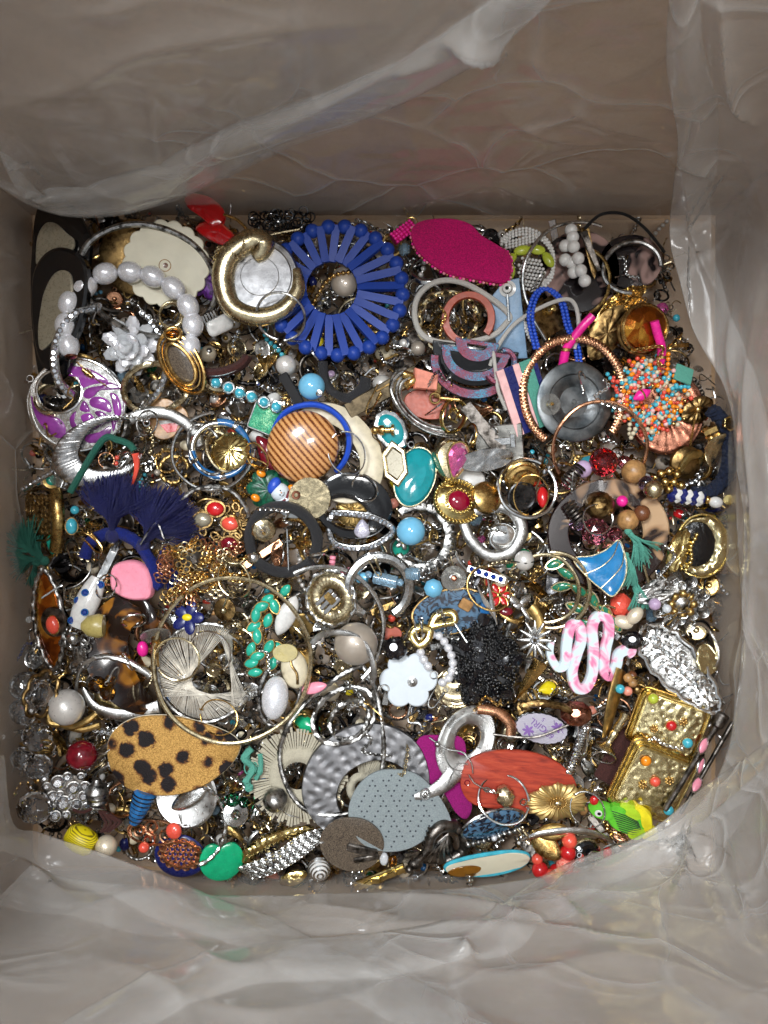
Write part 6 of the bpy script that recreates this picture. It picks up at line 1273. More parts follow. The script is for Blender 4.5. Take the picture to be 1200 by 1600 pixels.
it = H('cabochon_earring', 'small teal oval in a scalloped silver setting, upper of the teal stones', 'earring', 611, 672, 'small teal oval', rot=(0, 0, 30)); it.add('setting', plate(flower(10, 36, .06, 80)*np.array([.72, 1]), [(1, 3), (.92, 6), (.8, 5), (.02, 4)]), 'silver'); it.add('stone', plate(loop2(19, 27, 30), DOMEP(5)), 'turquoise_deep', loc=(0, 0, 4)); it.add('loop', ring(5, 1.2, 14, 5), 'silver', loc=(16, -36, 3)); it.drop(zmax=8)
it = H('hexagon_earring', 'gold six-sided frame round a white shell centre', 'earring', 618, 725, 'gold hexagon', rot=(0, 0, 10))
hx = np.array([(24*math.cos(a)*.9, 38*math.sin(a)) for a in np.linspace(pi/2, 2.5*pi, 7)[:6]]); it.add('frame', band(hx, hx*.66, BEV(6, .25)), 'gold_pale', sharp=20); it.add('shell', plate(hx*.66, FLAT(3)), 'shell'); it.drop(zmax=26)
single('cap_finding', 'small gold cap and ball finding lying on the small teal oval', 'finding', 602, 672, 'gold cap finding', cat(xf(lathe([(5, -12), (8, -8), (8, -2), (5, 0), (5, 8), (9, 10), (9, 14)], 16), rot=(0, 90, 0)), ball(7, c=(-16, 0, 0))), 'gold', zmax=26)
it = H('teardrop_earring', 'chunky gold teardrop set with a pink cut crystal', 'earring', 702, 716, 'pink crystal teardrop', rot=(0, 0, -12))
it.add('body', plate(drop_o(30, 30, 40, 1.25)*np.array([1, -1]), [(1, 4), (.98, 14), (.85, 20), (.5, 22), (.02, 22)]), 'gold_pale'); it.add('crystal', plate(drop_o(17, 24, 12, 1.3)*np.array([1, -1]), [(1, 2), (.7, 8), (.35, 10), (.02, 10)]), 'glass_pink', loc=(7, 2, 20), smooth=False); it.add('foil', plate(drop_o(16, 23, 12, 1.3)*np.array([1, -1]), [(1, .4), (.02, .8)]), 'silver_bright', loc=(7, 2, 21.2), smooth=False); it.add('rim', tube(np.c_[drop_o(18, 25, 40, 1.3)*np.array([1, -1]), np.full(40, 22.)], 1.8, 6, True), 'gold_bright', loc=(7, 2, 0)); it.drop(zmax=16)
it = H('cabochon_earring', 'gold beaded oval with a ruby red cabochon', 'earring', 714, 784, 'ruby red cabochon', rot=(4, 0, -22))
it.add('plate', plate(loop2(40, 35, 60), [(1, 4), (.95, 7), (.85, 6), (.7, 9), (.5, 12), (.02, 12)]), 'gold_bright')
for k in range(38): a = 2*pi*k/38; it.add('bead', ball(3, n=8, m=5), 'gold_bright', loc=(38*math.cos(a), 33*math.sin(a), 7), key='seed3b')
for k in range(22): a = 2*pi*k/22; it.add('bead', ball(2.6, n=8, m=5), 'gold_bright', loc=(21*math.cos(a), 19*math.sin(a), 12), key='seed26b')
it.add('cabochon', ball(1, n=26, m=14), 'ruby', loc=(0, 0, 12), sc_=(18, 16, 9)); it.drop(zmax=28, q=88)
it = H('hoop_earring', 'heavy brushed silver swirl ending in a curled disc', 'earring', 775, 836, 'brushed silver swirl')
P_ = sp(it.L((722, 815, 4), (735, 845, 8), (765, 868, 8), (800, 860, 8), (815, 825, 8), (795, 795, 8), (765, 792, 6), (740, 800, 5)), 8); P2 = sp(it.L((806, 850, 6), (780, 858, 8), (765, 845, 8), (772, 828, 9), (790, 832, 9)), 6)
it.add('curve', tube(P_, 8+2*np.sin(np.linspace(0, 3, len(P_))), 12, flat=.6), 'silver_brushed'); it.add('disc', plate(loop2(24, 20, 40), DOMEP(6)), 'silver_bright', loc=it.L((785, 836, 4))[0]); it.add('rim', tube(P2, 3, 8), 'silver'); it.drop(zmax=22)
it, d = hoop('medium plain silver hoop beside a red glass bead', 'medium silver hoop', 824, 763, 46, 46, 3.4, 'silver_bright', a0=60, a1=400); d(zmax=26)
it = H('dome_earring', 'stepped gold dome inside the medium silver hoop', 'earring', 815, 745, 'stepped gold dome', rot=(20, 0, 0)); it.add('dome', lathe([(28, 0), (28, 4), (25, 6), (24, 10), (19, 12), (17, 16), (1, 18)], 36), 'gold'); it.drop(zmax=10)
it = H('disc_charm', 'dark mirror disc in a gold rim under the medium silver hoop', 'charm', 815, 775, 'dark mirror disc'); it.add('disc', lathe([(24, 0), (24, 3), (22, 4), (20, 2), (1, 2)], 30), 'gunmetal'); it.drop(zmax=8)
single('bead', 'long glossy scarlet bead standing by the medium silver hoop', 'bead', 848, 777, 'scarlet bead', ball(1, (9, 17, 9), n=18, m=12), 'red', zmax=24, extra=[('cap', lathe([(4, 0), (3, 3)], 10), 'silver', dict(loc=(0, 18, 0), rot=(-90, 0, 0)))])
it = H('bar_earring', 'slim flat grey steel bar with pointed end laid diagonally', 'earring', 757, 672, 'grey steel bar', rot=(0, 0, -52)); it.add('bar', plate(np.array([(-50, -10), (40, -11), (56, 0), (40, 11), (-50, 10)]), FLAT(3)), 'pewter'); it.add('loop', ring(7, 1.3, 16, 6), 'silver', loc=(10, 10, 5), rot=(60, 0, 0)); it.drop(zmax=26, q=85)
it = H('square_clip', 'square scratched silver plate with a clip mount', 'earring', 780, 695, 'scratched silver plate', rot=(12, -10, 4)); it.add('plate', boxm(76, 64, 4, 2), 'silver_worn'); it.add('clip', cat(boxm(34, 12, 4, 1, (8, 6, 5)), boxm(8, 22, 6, 1, (22, 6, 6))), 'silver'); it.drop(zmax=4)
it = H('curved_plate', 'crumpled silver leaf plate below the grey steel bar', 'charm', 758, 718, 'crumpled silver leaf', rot=(0, 0, 8)); it.add('leaf', plate(loop2(44, 18, 40), FLAT(4), lambda x, y: .5*np.sin(x*.3)*np.cos(y*.4)), 'silver'); it.drop(zmax=12)
single('dome_earring', 'smooth gold half dome by the red cabochon', 'earring', 758, 778, 'smooth gold dome', xf(lathe([(26, 0), (25, 8), (16, 14), (1, 17)], 30), rot=(0, 30, 0)), 'gold', zmax=12)
single('shell_charm', 'glossy white domed chip between gold pieces', 'charm', 733, 752, 'glossy white chip', plate(loop2(26, 22, 30), DOMEP(7)), 'white_gloss', zmax=2)
it = H('wire_brooch', 'crumpled gold wire knot in an oval gold cup', 'brooch', 708, 650, 'gold wire knot', rot=(0, 15, -30)); it.add('cup', band(loop2(24, 30, 40), loop2(18, 24, 40), DOME(7)), 'gold_bright'); it.add('wire', tube(sp([(R.uniform(-12, 12), R.uniform(-16, 16), R.uniform(3, 12)) for _ in range(14)], 5), 1.5, 6), 'gold_bright'); it.drop(zmax=14)
it = H('post_finding', 'gold ringlet and post by the wire knot', 'finding', 680, 622, 'gold ringlet'); it.add('ring', ring(8, 2, 20, 6), 'gold'); it.add('post', tube([(8, 0, 2), (40, -4, 4)], 3, 8), 'gold'); it.drop(zmax=22)
# silver thick ring w/ ice beads, blue beads
it, d = hoop('thick polished grey hoop with ice blue beads lying in it', 'thick grey hoop', 592, 918, 48, 48, 9, 'silver_antique' if False else 'silver', a0=-60, a1=240, N=80); d(zmax=22)
it = H('bead_strand', 'ice blue cylinder and round glass beads inside the thick grey hoop', 'beads', 600, 905, 'ice blue beads')
it.add('bead', xf(lathe([(9, -19), (10, -18), (10, 18), (9, 19)], 12), rot=(0, 90, 0)), 'glass_ice', loc=it.L((604, 904, 6))[0], rot=(0, 0, -12)); it.add('bead', ball(6, n=14, m=8), 'glass_ice', loc=it.L((627, 908, 6))[0]); it.add('bead', ball(6, n=14, m=8), 'glass_ice', loc=it.L((577, 896, 6))[0]); it.add('bead', xf(lathe([(8, -8), (9, 0), (8, 8)], 12), rot=(0, 90, 0)), 'sky_blue', loc=it.L((566, 902, 4))[0]); it.add('bead', xf(lathe([(9, -10), (10, 0), (9, 10)], 12), rot=(0, 90, 0)), 'glass_ice', loc=it.L((648, 894, 4))[0]); it.drop(zmax=10)
single('bead', 'swirled light blue nugget bead by the thick grey hoop', 'bead', 677, 919, 'light blue nugget', fball(15, 8, 4, sc_=(1, 1, .9)), 'sky_blue', zmax=20)
single('clear_stopper', 'clear cone stopper with brown post beside the blue nugget', 'earring back', 709, 904, 'clear cone stopper', lathe([(20, 0), (20, 2), (8, 6), (7, 11), (1, 12)], 26), 'rubber_clear', zmax=18, extra=[('post', lathe([(5, 0), (5, 2), (3, 3), (1, 3)], 12), 'copper', dict(loc=(0, 0, 12)))])
it = H('stone_pendant', 'blue grey mottled stone slab in a bronze rim', 'pendant', 705, 955, 'blue mottled slab', rot=(0, 0, 10)); it.add('stone', plate(loop2(62, 34, 40), FLAT(6)), 'blue_stone'); it.add('rim', ring(63, 2.4, 60, 6, 35), 'gold_antique'); it.drop(zmax=4)
for x, y, rz, lb, mt in ((745, 935, 20, 'small square tile of mottled blue stone, first in its row', 'blue_stone'), (728, 945, -30, 'small square amber centred tile on the blue slab', 'tan_wood'), (760, 950, -10, 'small square tile of deep blue foil', 'cobalt')):
    single('tile_bead', lb, 'bead', x, y, 'blue stone tiles', boxm(20, 18, 6, 2), mt, rot=(10, 10, rz), zmax=16)
it = H('rhinestone_bar', 'bar of blue sapphire coloured stones among rhinestones', 'earring', 760, 898, 'blue stone bar', rot=(0, 0, -18)); it.add('bar', boxm(64, 12, 4, 1.5), 'silver'); rhs(it, [(-24+12*i, 0, 4) for i in range(5)], 4.4, mt='glass_blue', name='blue_stone'); it.drop(zmax=14)
it = H('flower_charm', 'red enamel flower outlined in gold with a red stone', 'charm', 780, 930, 'red enamel flower')
for i in range(6): a = i*pi/3; it.add('petal', plate(marq(9, 5, 18), DOMEP(2)), 'red', loc=(12*math.cos(a), 12*math.sin(a), 2), rot=(0, 0, i*60), key='redp'); it.add('petal_rim', tube(np.c_[marq(9.5, 5.5, 18), np.full(18, 2.)], 1, 5, True), 'gold', loc=(12*math.cos(a), 12*math.sin(a), 2), rot=(0, 0, i*60), key='redr')
it.add('stone', ball(9, (1.2, .8, .5)), 'dark_red', loc=(10, -26, 2)); it.drop(zmax=14)
it = H('clasp', 'two long silver drop wires crossing beside the black beaded ruffle', 'ear wire', 765, 930, 'long silver drops'); it.add('drop', tube(np.array(it.L((762, 905, 6), (768, 940, 8), (776, 975, 8))), [1, 4, 1.5], 8), 'silver_bright'); it.add('drop', tube(np.array(it.L((745, 915, 6), (758, 940, 8), (774, 968, 8))), [1, 5, 1.5], 8), 'silver_bright'); it.drop(zmax=24)
single('clip_earring', 'grainy gold curved strip next to the snake', 'earring', 814, 985, 'grainy gold strip', tube(arc(30, 44, -60, 60, 24), 8, 10, flat=.5), 'gold_matte', zmax=16)
single('bow_charm', 'small silver ribbon bow with rhinestones', 'charm', 812, 945, 'silver ribbon bow', cat(plate(marq(12, 8, 16), DOMEP(3)), xf(plate(marq(14, 7, 16), DOMEP(3)), (10, 8, 1), (0, 0, 40)), xf(plate(marq(14, 7, 16), DOMEP(3)), (-10, 8, 1), (0, 0, 140)), xf(plate(marq(14, 5, 16), DOMEP(2)), (8, -12, 1), (0, 0, -60))), 'silver', zmax=24)
it = H('clip_earring', 'silver rhinestone starburst beside the grainy gold strip', 'earring', 836, 1000, 'silver starburst', rot=(0, 0, 0))
for i in range(12): it.add('ray', plate(marq(15, 3.6, 14), DOMEP(3)), 'silver', loc=(15*math.cos(i*pi/6), 19*math.sin(i*pi/6), 2), rot=(0, 0, i*30), key='ray15')
rhs(it, [(5*math.cos(i), 5*math.sin(i), 4) for i in range(6)], 2.8); it.drop(zmax=18)
single('cone_charm', 'long folded gold cone pointing down beside the beaded ruffle', 'charm', 828, 1060, 'folded gold cone', xf(lathe([(1, -46), (8, -10), (13, 30), (11, 32)], 5), rot=(0, 90, 0)), 'gold', rot=(0, 0, 60), zmax=14)
single('earring', 'copper brown faceted gem beneath the snake', 'earring', 900, 1115, 'copper faceted gem', fball(26, 8, 5, sc_=(1, .8, .7)), 'copper', smooth=False, zmax=6)
single('earring', 'rough antique gold strip above the printed oval', 'earring', 852, 1105, 'rough gold strip', xf(tube(arc(44, 20, 20, 150, 20), 6, 8, rf=knurl(2, .2)), (0, -14, 0)), 'gold_antique', zmax=24)
it = H('bead_cluster', 'cluster of turquoise, peach and brown wooden beads on rings', 'beads', 980, 1072, 'mixed wooden beads')
for x, y, mt in ((962, 1076, 'turquoise'), (976, 1080, 'peach'), (985, 1068, 'tan_wood'), (988, 1056, 'brown'), (992, 1078, 'gold_antique'), (978, 1060, 'tan_wood')): it.add('bead', ball(7.5, n=14, m=8), mt, loc=it.L((x, y, R.uniform(4, 10)))[0], key='ball75')
for i in range(4): it.add('wire', ring(11, 1.2, 20, 5), 'brass', loc=(R.uniform(0, 26), R.uniform(-16, 10), 6), rot=(40, R.uniform(-60, 60), 0), key='ring11')
it.drop(zmax=14)
single('cabochon', 'charcoal faceted oval stone above the openwork pendant', 'stone', 988, 1000, 'charcoal faceted oval', fball(18, 10, 4, sc_=(1, .8, .5)), 'black_stone', smooth=False, zmax=16)
single('cabochon', 'rough coral red stone chunk under the blue enamel wing', 'stone', 970, 945, 'coral stone chunk', fball(20, 7, 5, sc_=(.9, 1, .6)), 'coral', smooth=False, zmax=2)
single('leather_strip', 'brown leather strip under the gold trumpet finding', 'strap', 968, 1185, 'brown leather strip', boxm(46, 90, 6, 3), 'suede_brown', rot=(0, 0, -30), zmax=-8)

# ===== rope clip, big hoops, taupe ball, centre left =====
it = H('clip_earring', 'round silver gold clip earring in a rope rim seen from behind', 'earring', 517, 935, 'rope rim clip', rot=(0, 0, 12)); it.add('rim', ring(40, 4.6, 90, 8, 43, rf=rope(40, .4)), 'silver'); it.add('plate', band(loop2(38, 41, 60), loop2(14, 16, 60), DOME(6), lambda x, y, t, z: .5*np.sin(np.arctan2(y, x)*36)), 'gold_pale'); it.add('clip', cat(*[boxm(36, 7, 3, 1, (-4, 8-9*i, 8)) for i in range(3)]), 'silver_bright', rot=(0, 0, 32)); it.add('hinge', boxm(14, 22, 4, 2, (2, 0, 8)), 'gold', rot=(0, 0, 32)); it.drop(zmax=20)
single('ball_earring', 'large round taupe metallic ball', 'earring', 556, 1006, 'taupe metallic ball', ball(34, (1, .98, .8), n=34, m=20), 'pearl_taupe', zmax=10)
it, d = hoop('big brushed silver hoop sweeping from the leather hoop to the taupe ball', 'big brushed hoop', 505, 985, 96, 100, 4, 'silver', a0=-50, a1=118, N=80); d(zmax=34, q=76)
it, d = hoop('flat silver hoop curving over the taupe ball', 'flat silver hoop', 530, 1042, 56, 58, 5, 'silver_brushed', a0=-20, a1=140, flat=.5); d(zmax=36)
it = H('leaf_cluster', 'cascade of mint turquoise marquise drops set in gold', 'earring', 422, 985, 'mint turquoise drops')
n_ = 0
for i, (x, y, a) in enumerate(((448, 921, 50), (420, 935, 35), (402, 958, 80), (398, 978, 30), (404, 992, 95), (420, 968, 70), (430, 945, 110), (423, 1008, 60), (394, 1013, 65), (404, 1023, 20), (436, 1013, -60), (395, 1035, 15), (427, 1037, 60), (400, 1049, 10), (411, 945, 20))):
    l = it.L((x, y, 3+(i*5) % 12))[0]; it.add('setting', plate(marq(14.5, 9, 22), FLAT(3)), 'gold', loc=l, rot=(R.uniform(-18, 18), R.uniform(-18, 18), a), key='marq14'); it.add('stone', plate(marq(12.5, 7.4, 22), DOMEP(6, 5)), 'teal', loc=(0, 0, 2.6), parent=2*i, key='marq12')
it.add('chain', chain(sp(it.L((440, 925, 6), (412, 960, 4), (415, 1000, 4), (420, 1040, 4)), 6), 7, 5, 1, 5), 'gold'); it.drop(zmax=26)
it, d = hoop('rhinestone edged silver ring round the long pearl', 'long pearl ring', 437, 1083, 32, 52, 4, 'silver_antique', rot=-14, rf=ribs(50, .3)); d(zmax=24)
single('pearl_drop', 'long egg-shaped white pearl standing in a silver ring', 'pearl', 430, 1090, 'long egg pearl', ball(1, (21, 34, 17), n=26, m=16), 'white_pearl', zmax=24, rot=(0, 0, -6))
it = H('thread_disc', 'round wire frame strung with silvery threads that twist at the middle', 'earring', 322, 1050, 'thread strung disc', rot=(3, 3, 0))
it.add('frame', tube(arc(76, 78, 68, 330, 80, z=4), 4, 8, rf=ribs(100, .25)), 'silver_antique')
ms = []
for i in range(120):
    a1 = math.radians(60+2.25*i); a2 = math.radians(60+2.25*i+150-i*.35); p1 = (76*math.cos(a1), 78*math.sin(a1), 5+R.uniform(-2, 3)); p2 = (70*math.cos(a2), 74*math.sin(a2), 5+R.uniform(-2, 3))
    if math.degrees(a2) % 360 > 336 or math.degrees(a2) % 360 < 52: continue
    ms.append(tube([p1, ((p1[0]+p2[0])/2+R.uniform(-2, 2), (p1[1]+p2[1])/2+R.uniform(-2, 2), 9), p2], .62, 4))
it.add('threads', cat(*ms), 'thread_beige', kind='stuff'); it.drop(zmax=28, q=80)
single('cowrie_charm', 'cream cowrie-like shell with a gold seam', 'charm', 460, 1045, 'cream cowrie shell', plate(loop2(21, 31, 36), DOMEP(10, 6)), 'ivory', zmax=18, rot=(0, 0, 14), extra=[('seam', tube(sp([(0, -24, 9), (3, -8, 12), (-2, 8, 12), (1, 24, 9)], 5), 2, 6), 'gold_antique')])
single('petal_bead', 'long white shell petal beside the mint turquoise drops', 'charm', 448, 962, 'white shell petal', plate(marq(34, 15, 30), DOMEP(8, 5)), 'white_gloss', zmax=12, rot=(0, 0, 65))
single('petal_bead', 'mustard yellow disc edge under the cowrie shell', 'charm', 446, 1020, 'mustard disc', plate(loop2(20, 14, 30), FLAT(4)), 'yellow_cone', zmax=8)
single('petal_bead', 'striped pink shell chip below the cowrie shell', 'charm', 490, 1075, 'pink shell chip', plate(marq(22, 9, 24), DOMEP(4)), 'pink', zmax=14, rot=(0, 0, 15))
single('disc_charm', 'mustard round button with a small pearl middle', 'charm', 352, 952, 'mustard button', lathe([(18, 0), (18, 3), (8, 5), (1, 5)], 26), 'gold_antique', zmax=16, extra=[('pearl', ball(6), 'gold_pale', dict(loc=(0, 0, 7))), ('wire', tube([(-2, 0, 8), (8, 22, 10), (34, 18, 8)], 1.2, 6), 'silver')])
single('crystal_ball', 'dark glittering crystal ball beside the mustard button', 'bead', 377, 937, 'dark crystal ball', fball(13, 10, 8), 'glass_smoke', smooth=False, zmax=14)
it = H('enamel_flower', 'navy enamel flower with a yellow centre above the thread disc', 'charm', 294, 965, 'navy enamel flower'); [it.add('petal', plate(loop2(13, 9, 20), DOMEP(3)), 'navy', loc=(15*math.cos(i*1.257), 15*math.sin(i*1.257), 2), rot=(0, 0, i*72), key='navyp') for i in range(5)]; it.add('centre', ball(7, (1.2, .8, .5)), 'yellow', loc=(0, 0, 4)); it.drop(zmax=10)

# ===== left side =====
it = H('bangle', 'broad brass bangle seen edge-on beside the scroll panel', 'bangle', 92, 800, 'edge-on brass bangle'); it.add('bangle', tube(sp(it.L((88, 765, 0), (97, 790, 12), (97, 825, 12), (84, 862, 0)), 8), 10, 12, flat=.7, up=(.4, 0, .9)), 'brass'); it.drop(zmax=14)
it = H('scroll_earring', 'antique gold panel of curling scrolls by the brass bangle', 'earring', 62, 805, 'curled scroll panel', rot=(0, -20, 0))
for i in range(6):
    for j in range(7): it.add('scroll', spiral(1, 5.6, 1.5, 1.5, 18), 'gold_antique', loc=(-20+7.6*i, 28-9*j, R.uniform(0, 3)), rot=(0, 0, (i*90+j*50) % 360), key='scroll56')
it.add('rim', tube(sp([(-24, 34, 0), (26, 34, 0), (24, -30, 0), (0, -40, 0), (-18, -30, 0)], 5, True), 1.6, 6, True), 'gold_antique'); it.drop(zmax=4)
single('stone', 'sky turquoise oval nugget beside the brass bangle', 'stone', 112, 822, 'turquoise nugget', ball(1, (9, 13, 9), n=18, m=10), 'turquoise', zmax=18, extra=[('cup', ring(9, 2, 24, 6, 13), 'gold_antique')])
single('stone', 'tiny aqua bead above the turquoise nugget', 'bead', 117, 797, 'tiny aqua bead', ball(7), 'turquoise', zmax=14)
it = rhoop('narrow rhinestone strip slanting along the side above the brass bangle', 'side rhinestone strip', 62, 755, [(35, 765, 0), (55, 755, 4), (85, 738, 4)], 4.5, 8, 'silver', zmax=8, name='rhinestone_bar')
it = H('rope_earring', 'amber and violet stone slab in a twisted rope frame at the side', 'earring', 78, 968, 'rope framed amber slab', rot=(0, -24, 6)); it.add('slab', plate(marq(76, 26, 40), DOMEP(6, 4)), 'amber_foil', rot=(0, 0, 88)); it.add('frame', tube(np.c_[marq(80, 29, 90), np.full(90, 3.)], 5, 9, True, rf=rope(34, .4)), 'silver_antique', rot=(0, 0, 88)); it.add('cup', lathe([(24, 0), (23, 4), (15, 5)], 28), 'pewter', loc=(16, -2, 8)); it.add('cabochon', ball(12, (1, 1.2, .7)), 'coral', loc=(17, -6, 13)); it.add('collar', ring(12, 2, 30, 6, 15, rf=rope(14, .3)), 'gold', loc=(17, -6, 12)); it.drop(zmax=12)
it = H('cuff_bead', 'white plastic curve dotted with blue crystals', 'earring', 137, 941, 'white blue-dotted curve', rot=(0, 0, -24)); it.add('curve', xf(tube(np.array([(0, y, 0) for y in np.linspace(-42, 42, 16)]), 19*np.sin(np.linspace(.65, pi-.65, 16)), 16, flat=.6), (0, 0, 6)), 'white_gloss')
for p in ((4, -14, 18), (-8, 14, 17), (-10, -34, 12), (8, 34, 13), (-14, -2, 12)): it.add('crystal', gem(5, .8, 8), 'glass_blue', loc=p, smooth=False, key='bc5'); it.add('cup', ring(5, 1, 16, 5), 'cobalt', loc=p, key='bcup5')
it.drop(zmax=26)
single('bead', 'chunky bubblegum pink rounded cube bead', 'bead', 211, 908, 'bubblegum pink bead', xf(plate(sp([(-36, 8, 0), (-28, 28, 0), (2, 34, 0), (26, 20, 0), (32, -8, 0), (26, -26, 0), (-6, -28, 0), (-32, -14, 0)], 5, True), [(1, 8), (.94, 14), (.85, 16), (.4, 14), (.02, 13)])), 'pink', zmax=28, extra=[('hole', lathe([(3.4, 0), (3, 1), (1, .2)], 12), 'brown', dict(loc=(-22, -16, 13))), ('loop', ring(7, 2, 18, 6), 'rose_gold', dict(loc=(-42, 0, 6), rot=(30, 20, 0)))])
it = H('twist_earring', 'dark tortoiseshell acrylic strip twisted like a ribbon', 'earring', 205, 1015, 'twisted tortoiseshell strip')
c = sp(it.L((222, 945, 10), (190, 960, 16), (170, 1000, 16), (180, 1045, 18), (208, 1085, 16), (236, 1106, 10)), 8); k = len(c); rsn = []
for i, p in enumerate(c):
    t = i/(k-1); T = c[min(i+1, k-1)]-c[max(i-1, 0)]; T /= np.linalg.norm(T); side = np.cross(T, (0, 0, 1)); side /= np.linalg.norm(side); tw = math.radians(-30+90*t); wv = side*math.cos(tw)+np.array((0, 0, 1))*math.sin(tw); nv = np.cross(wv, T)
    w = 30*math.sin(pi*(.22+.66*t))+4; rsn.append(np.array([p+wv*w-nv*2, p+wv*w+nv*2, p+wv*w*.5+nv*3, p-wv*w*.5+nv*3, p-wv*w+nv*2, p-wv*w-nv*2]))
it.add('strip', loft(rsn), 'tortoise_dark'); c2 = sp(it.L((205, 935, 8), (228, 940, 14), (240, 965, 16), (238, 985, 12)), 6); it.add('end', tube(c2, np.linspace(8, 14, len(c2)), 10, flat=.35), 'tortoise_dark'); it.drop(zmax=24, q=85, tilt=.2)
single('clear_stopper', 'clear plastic disc with brass post on the tortoiseshell twist', 'earring back', 243, 992, 'clear disc with brass post', lathe([(24, 0), (24, 2), (8, 3), (7, 4)], 30), 'rubber_clear', zmax=44, rot=(60, 0, 14), tilt=0, extra=[('post', lathe([(7, 0), (7, 8), (9, 9), (9, 12), (5, 13), (5, 20), (2, 21), (1.5, 50)], 14), 'gold', dict(loc=(0, 0, 4)))])
single('bead', 'frosted mustard cone bead beside the tortoiseshell twist', 'bead', 146, 978, 'mustard cone bead', xf(lathe([(6, -18), (16, -8), (19, 8), (17, 16), (4, 18)], 18), rot=(0, 90, 0)), 'gold_antique' if False else 'yellow_cone' if 'yellow_cone' in MATS else 'tan_wood', zmax=14)
single('bead', 'magenta foil bead tucked at the clear disc post', 'bead', 223, 1014, 'magenta foil bead', ball(1, (9, 13, 9)), 'hot_pink', zmax=14)
it = H('chain_pile', 'tangle of silver jump rings, balls and a woven square charm', 'charm', 122, 1010, 'jump ring tangle')
for i in range(18): it.add('jump_ring', ring(7, 1.5, 16, 6), 'silver_antique', loc=(R.uniform(-28, 22), R.uniform(-40, 34), R.uniform(0, 14)), rot=(R.uniform(-50, 50), R.uniform(-50, 50), 0), key='jump7')
it.add('ball', ball(10), 'silver', loc=(2, 18, 12)); it.add('ball', ball(6), 'silver', loc=(-4, 4, 12)); it.add('woven_square', cat(*[boxm(24, 3.4, 3, .6, (0, -8+4.4*i, 0)) for i in range(6)]+[boxm(3, 26, 3.4, .6, (-9+6*i, 3, 0)) for i in range(4)]), 'silver_antique', loc=(8, -14, 10)); it.drop(zmax=14)
it = H('hoop_earring', 'thin hammered silver hoop widening below the tortoiseshell twist', 'earring', 190, 1070, 'widening silver hoop')
P_ = sp(it.L((118, 1080, 2), (130, 1040, 8), (160, 1020, 12), (205, 1025, 16), (240, 1050, 12)), 7); it.add('hoop', tube(P_, np.linspace(2.6, 6, len(P_)), 8, rf=knurl(8, .15)), 'silver_brushed'); P_ = sp(it.L((130, 1075, 4), (150, 1105, 8), (200, 1118, 10), (250, 1108, 6)), 7); it.add('hoop_base', tube(P_, np.linspace(3, 15, len(P_)), 8, flat=.4), 'silver_brushed'); it.drop(zmax=30)
single('gem', 'amber faceted gem cluster under the widening silver hoop', 'earring', 152, 1070, 'amber gem cluster', cat(fball(15, 7, 4), fball(13, 7, 4, (18, -12, 2)), fball(10, 6, 4, (24, 8, 0))), 'glass_amber', smooth=False, zmax=10)
single('clip_earring', 'grainy gold folded shape beneath the tortoiseshell twist', 'earring', 180, 1095, 'grainy gold fold', plate(marq(38, 20, 30), DOMEP(10, 5), lambda x, y: 2*np.sin(x*.2)), 'gold_hammered', zmax=4, rot=(0, 0, -24))
# pearl, knot, crystals
single('pearl_stud', 'big round cream white pearl set on a twisted gold knot', 'pearl', 104, 1105, 'big round pearl', ball(28, n=34, m=20), 'pearl', zmax=22, extra=[('knot', cat(tube(sp([(-20, -20, -14), (0, -32, -8), (26, -24, -6), (44, -10, -10)], 6), 5, 8), tube(sp([(-34, -10, -14), (-30, -26, -10), (-10, -30, -14), (20, -36, -10), (50, -28, -12)], 6), 5, 8)), 'gold_matte')])
it = H('frame_charm', 'scalloped antique gold frame holding a clear crystal', 'earring', 67, 1085, 'scalloped gold frame', rot=(0, 0, -18)); ol = flower(7, 34, .16, 70)*np.array([.85, 1.1]); it.add('frame', tube(np.c_[ol, np.full(70, 5.)], 3.4, 8, True, rf=ribs(60, .2)), 'gold_antique'); it.add('crystal', fball(25, 8, 4, sc_=(.8, 1, .5)), 'crystal', smooth=False); it.drop(zmax=18)
for x, y, r, z, lb in ((36, 1072, 23, 0, 'clear faceted crystal bead behind the scalloped gold frame'), (36, 1112, 24, 0, 'clear faceted crystal bead at the side below the scalloped frame'), (58, 1152, 26, 8, 'clear faceted crystal bead with golden filigree cap'), (60, 1198, 23, 14, 'round clear glass bead hanging above the lowest crystal'), (55, 1262, 29, 14, 'largest clear faceted crystal, lowest in the bag corner'), (36, 1185, 20, 0, 'clear crystal bead half hidden behind the gold capped one')):
    it = H('crystal_bead', lb, 'bead', x, y, lb.split(' ')[0]+' '+lb.split(' ')[1]+' crystal', rot=(20, R.uniform(-30, 30), R.uniform(0, 60))); it.add('bead', fball(r, 9, 5, sc_=(1, 1, .8)), 'crystal', smooth=False)
    if r == 26: it.add('cap', cat(*[xf(ring(8, 1.5, 16, 5), (20*math.cos(a), 20*math.sin(a)-4, 8), (30, 0, 0)) for a in np.linspace(pi, 2*pi, 6)]), 'gold_matte')
    it.drop(zmax=z)
single('bead', 'glossy dark cherry red round bead', 'bead', 128, 1180, 'dark cherry bead', ball(24, (1, .95, .95), n=30, m=18), 'dark_red', zmax=26, extra=[('wire', tube([(24, 2, 0), (36, 4, 4), (44, 10, 2)], 1.6, 6), 'silver')])
it = H('rhinestone_brooch', 'pave cluster of clear rhinestones in dark silver cups', 'earring', 104, 1241, 'clear rhinestone cluster')
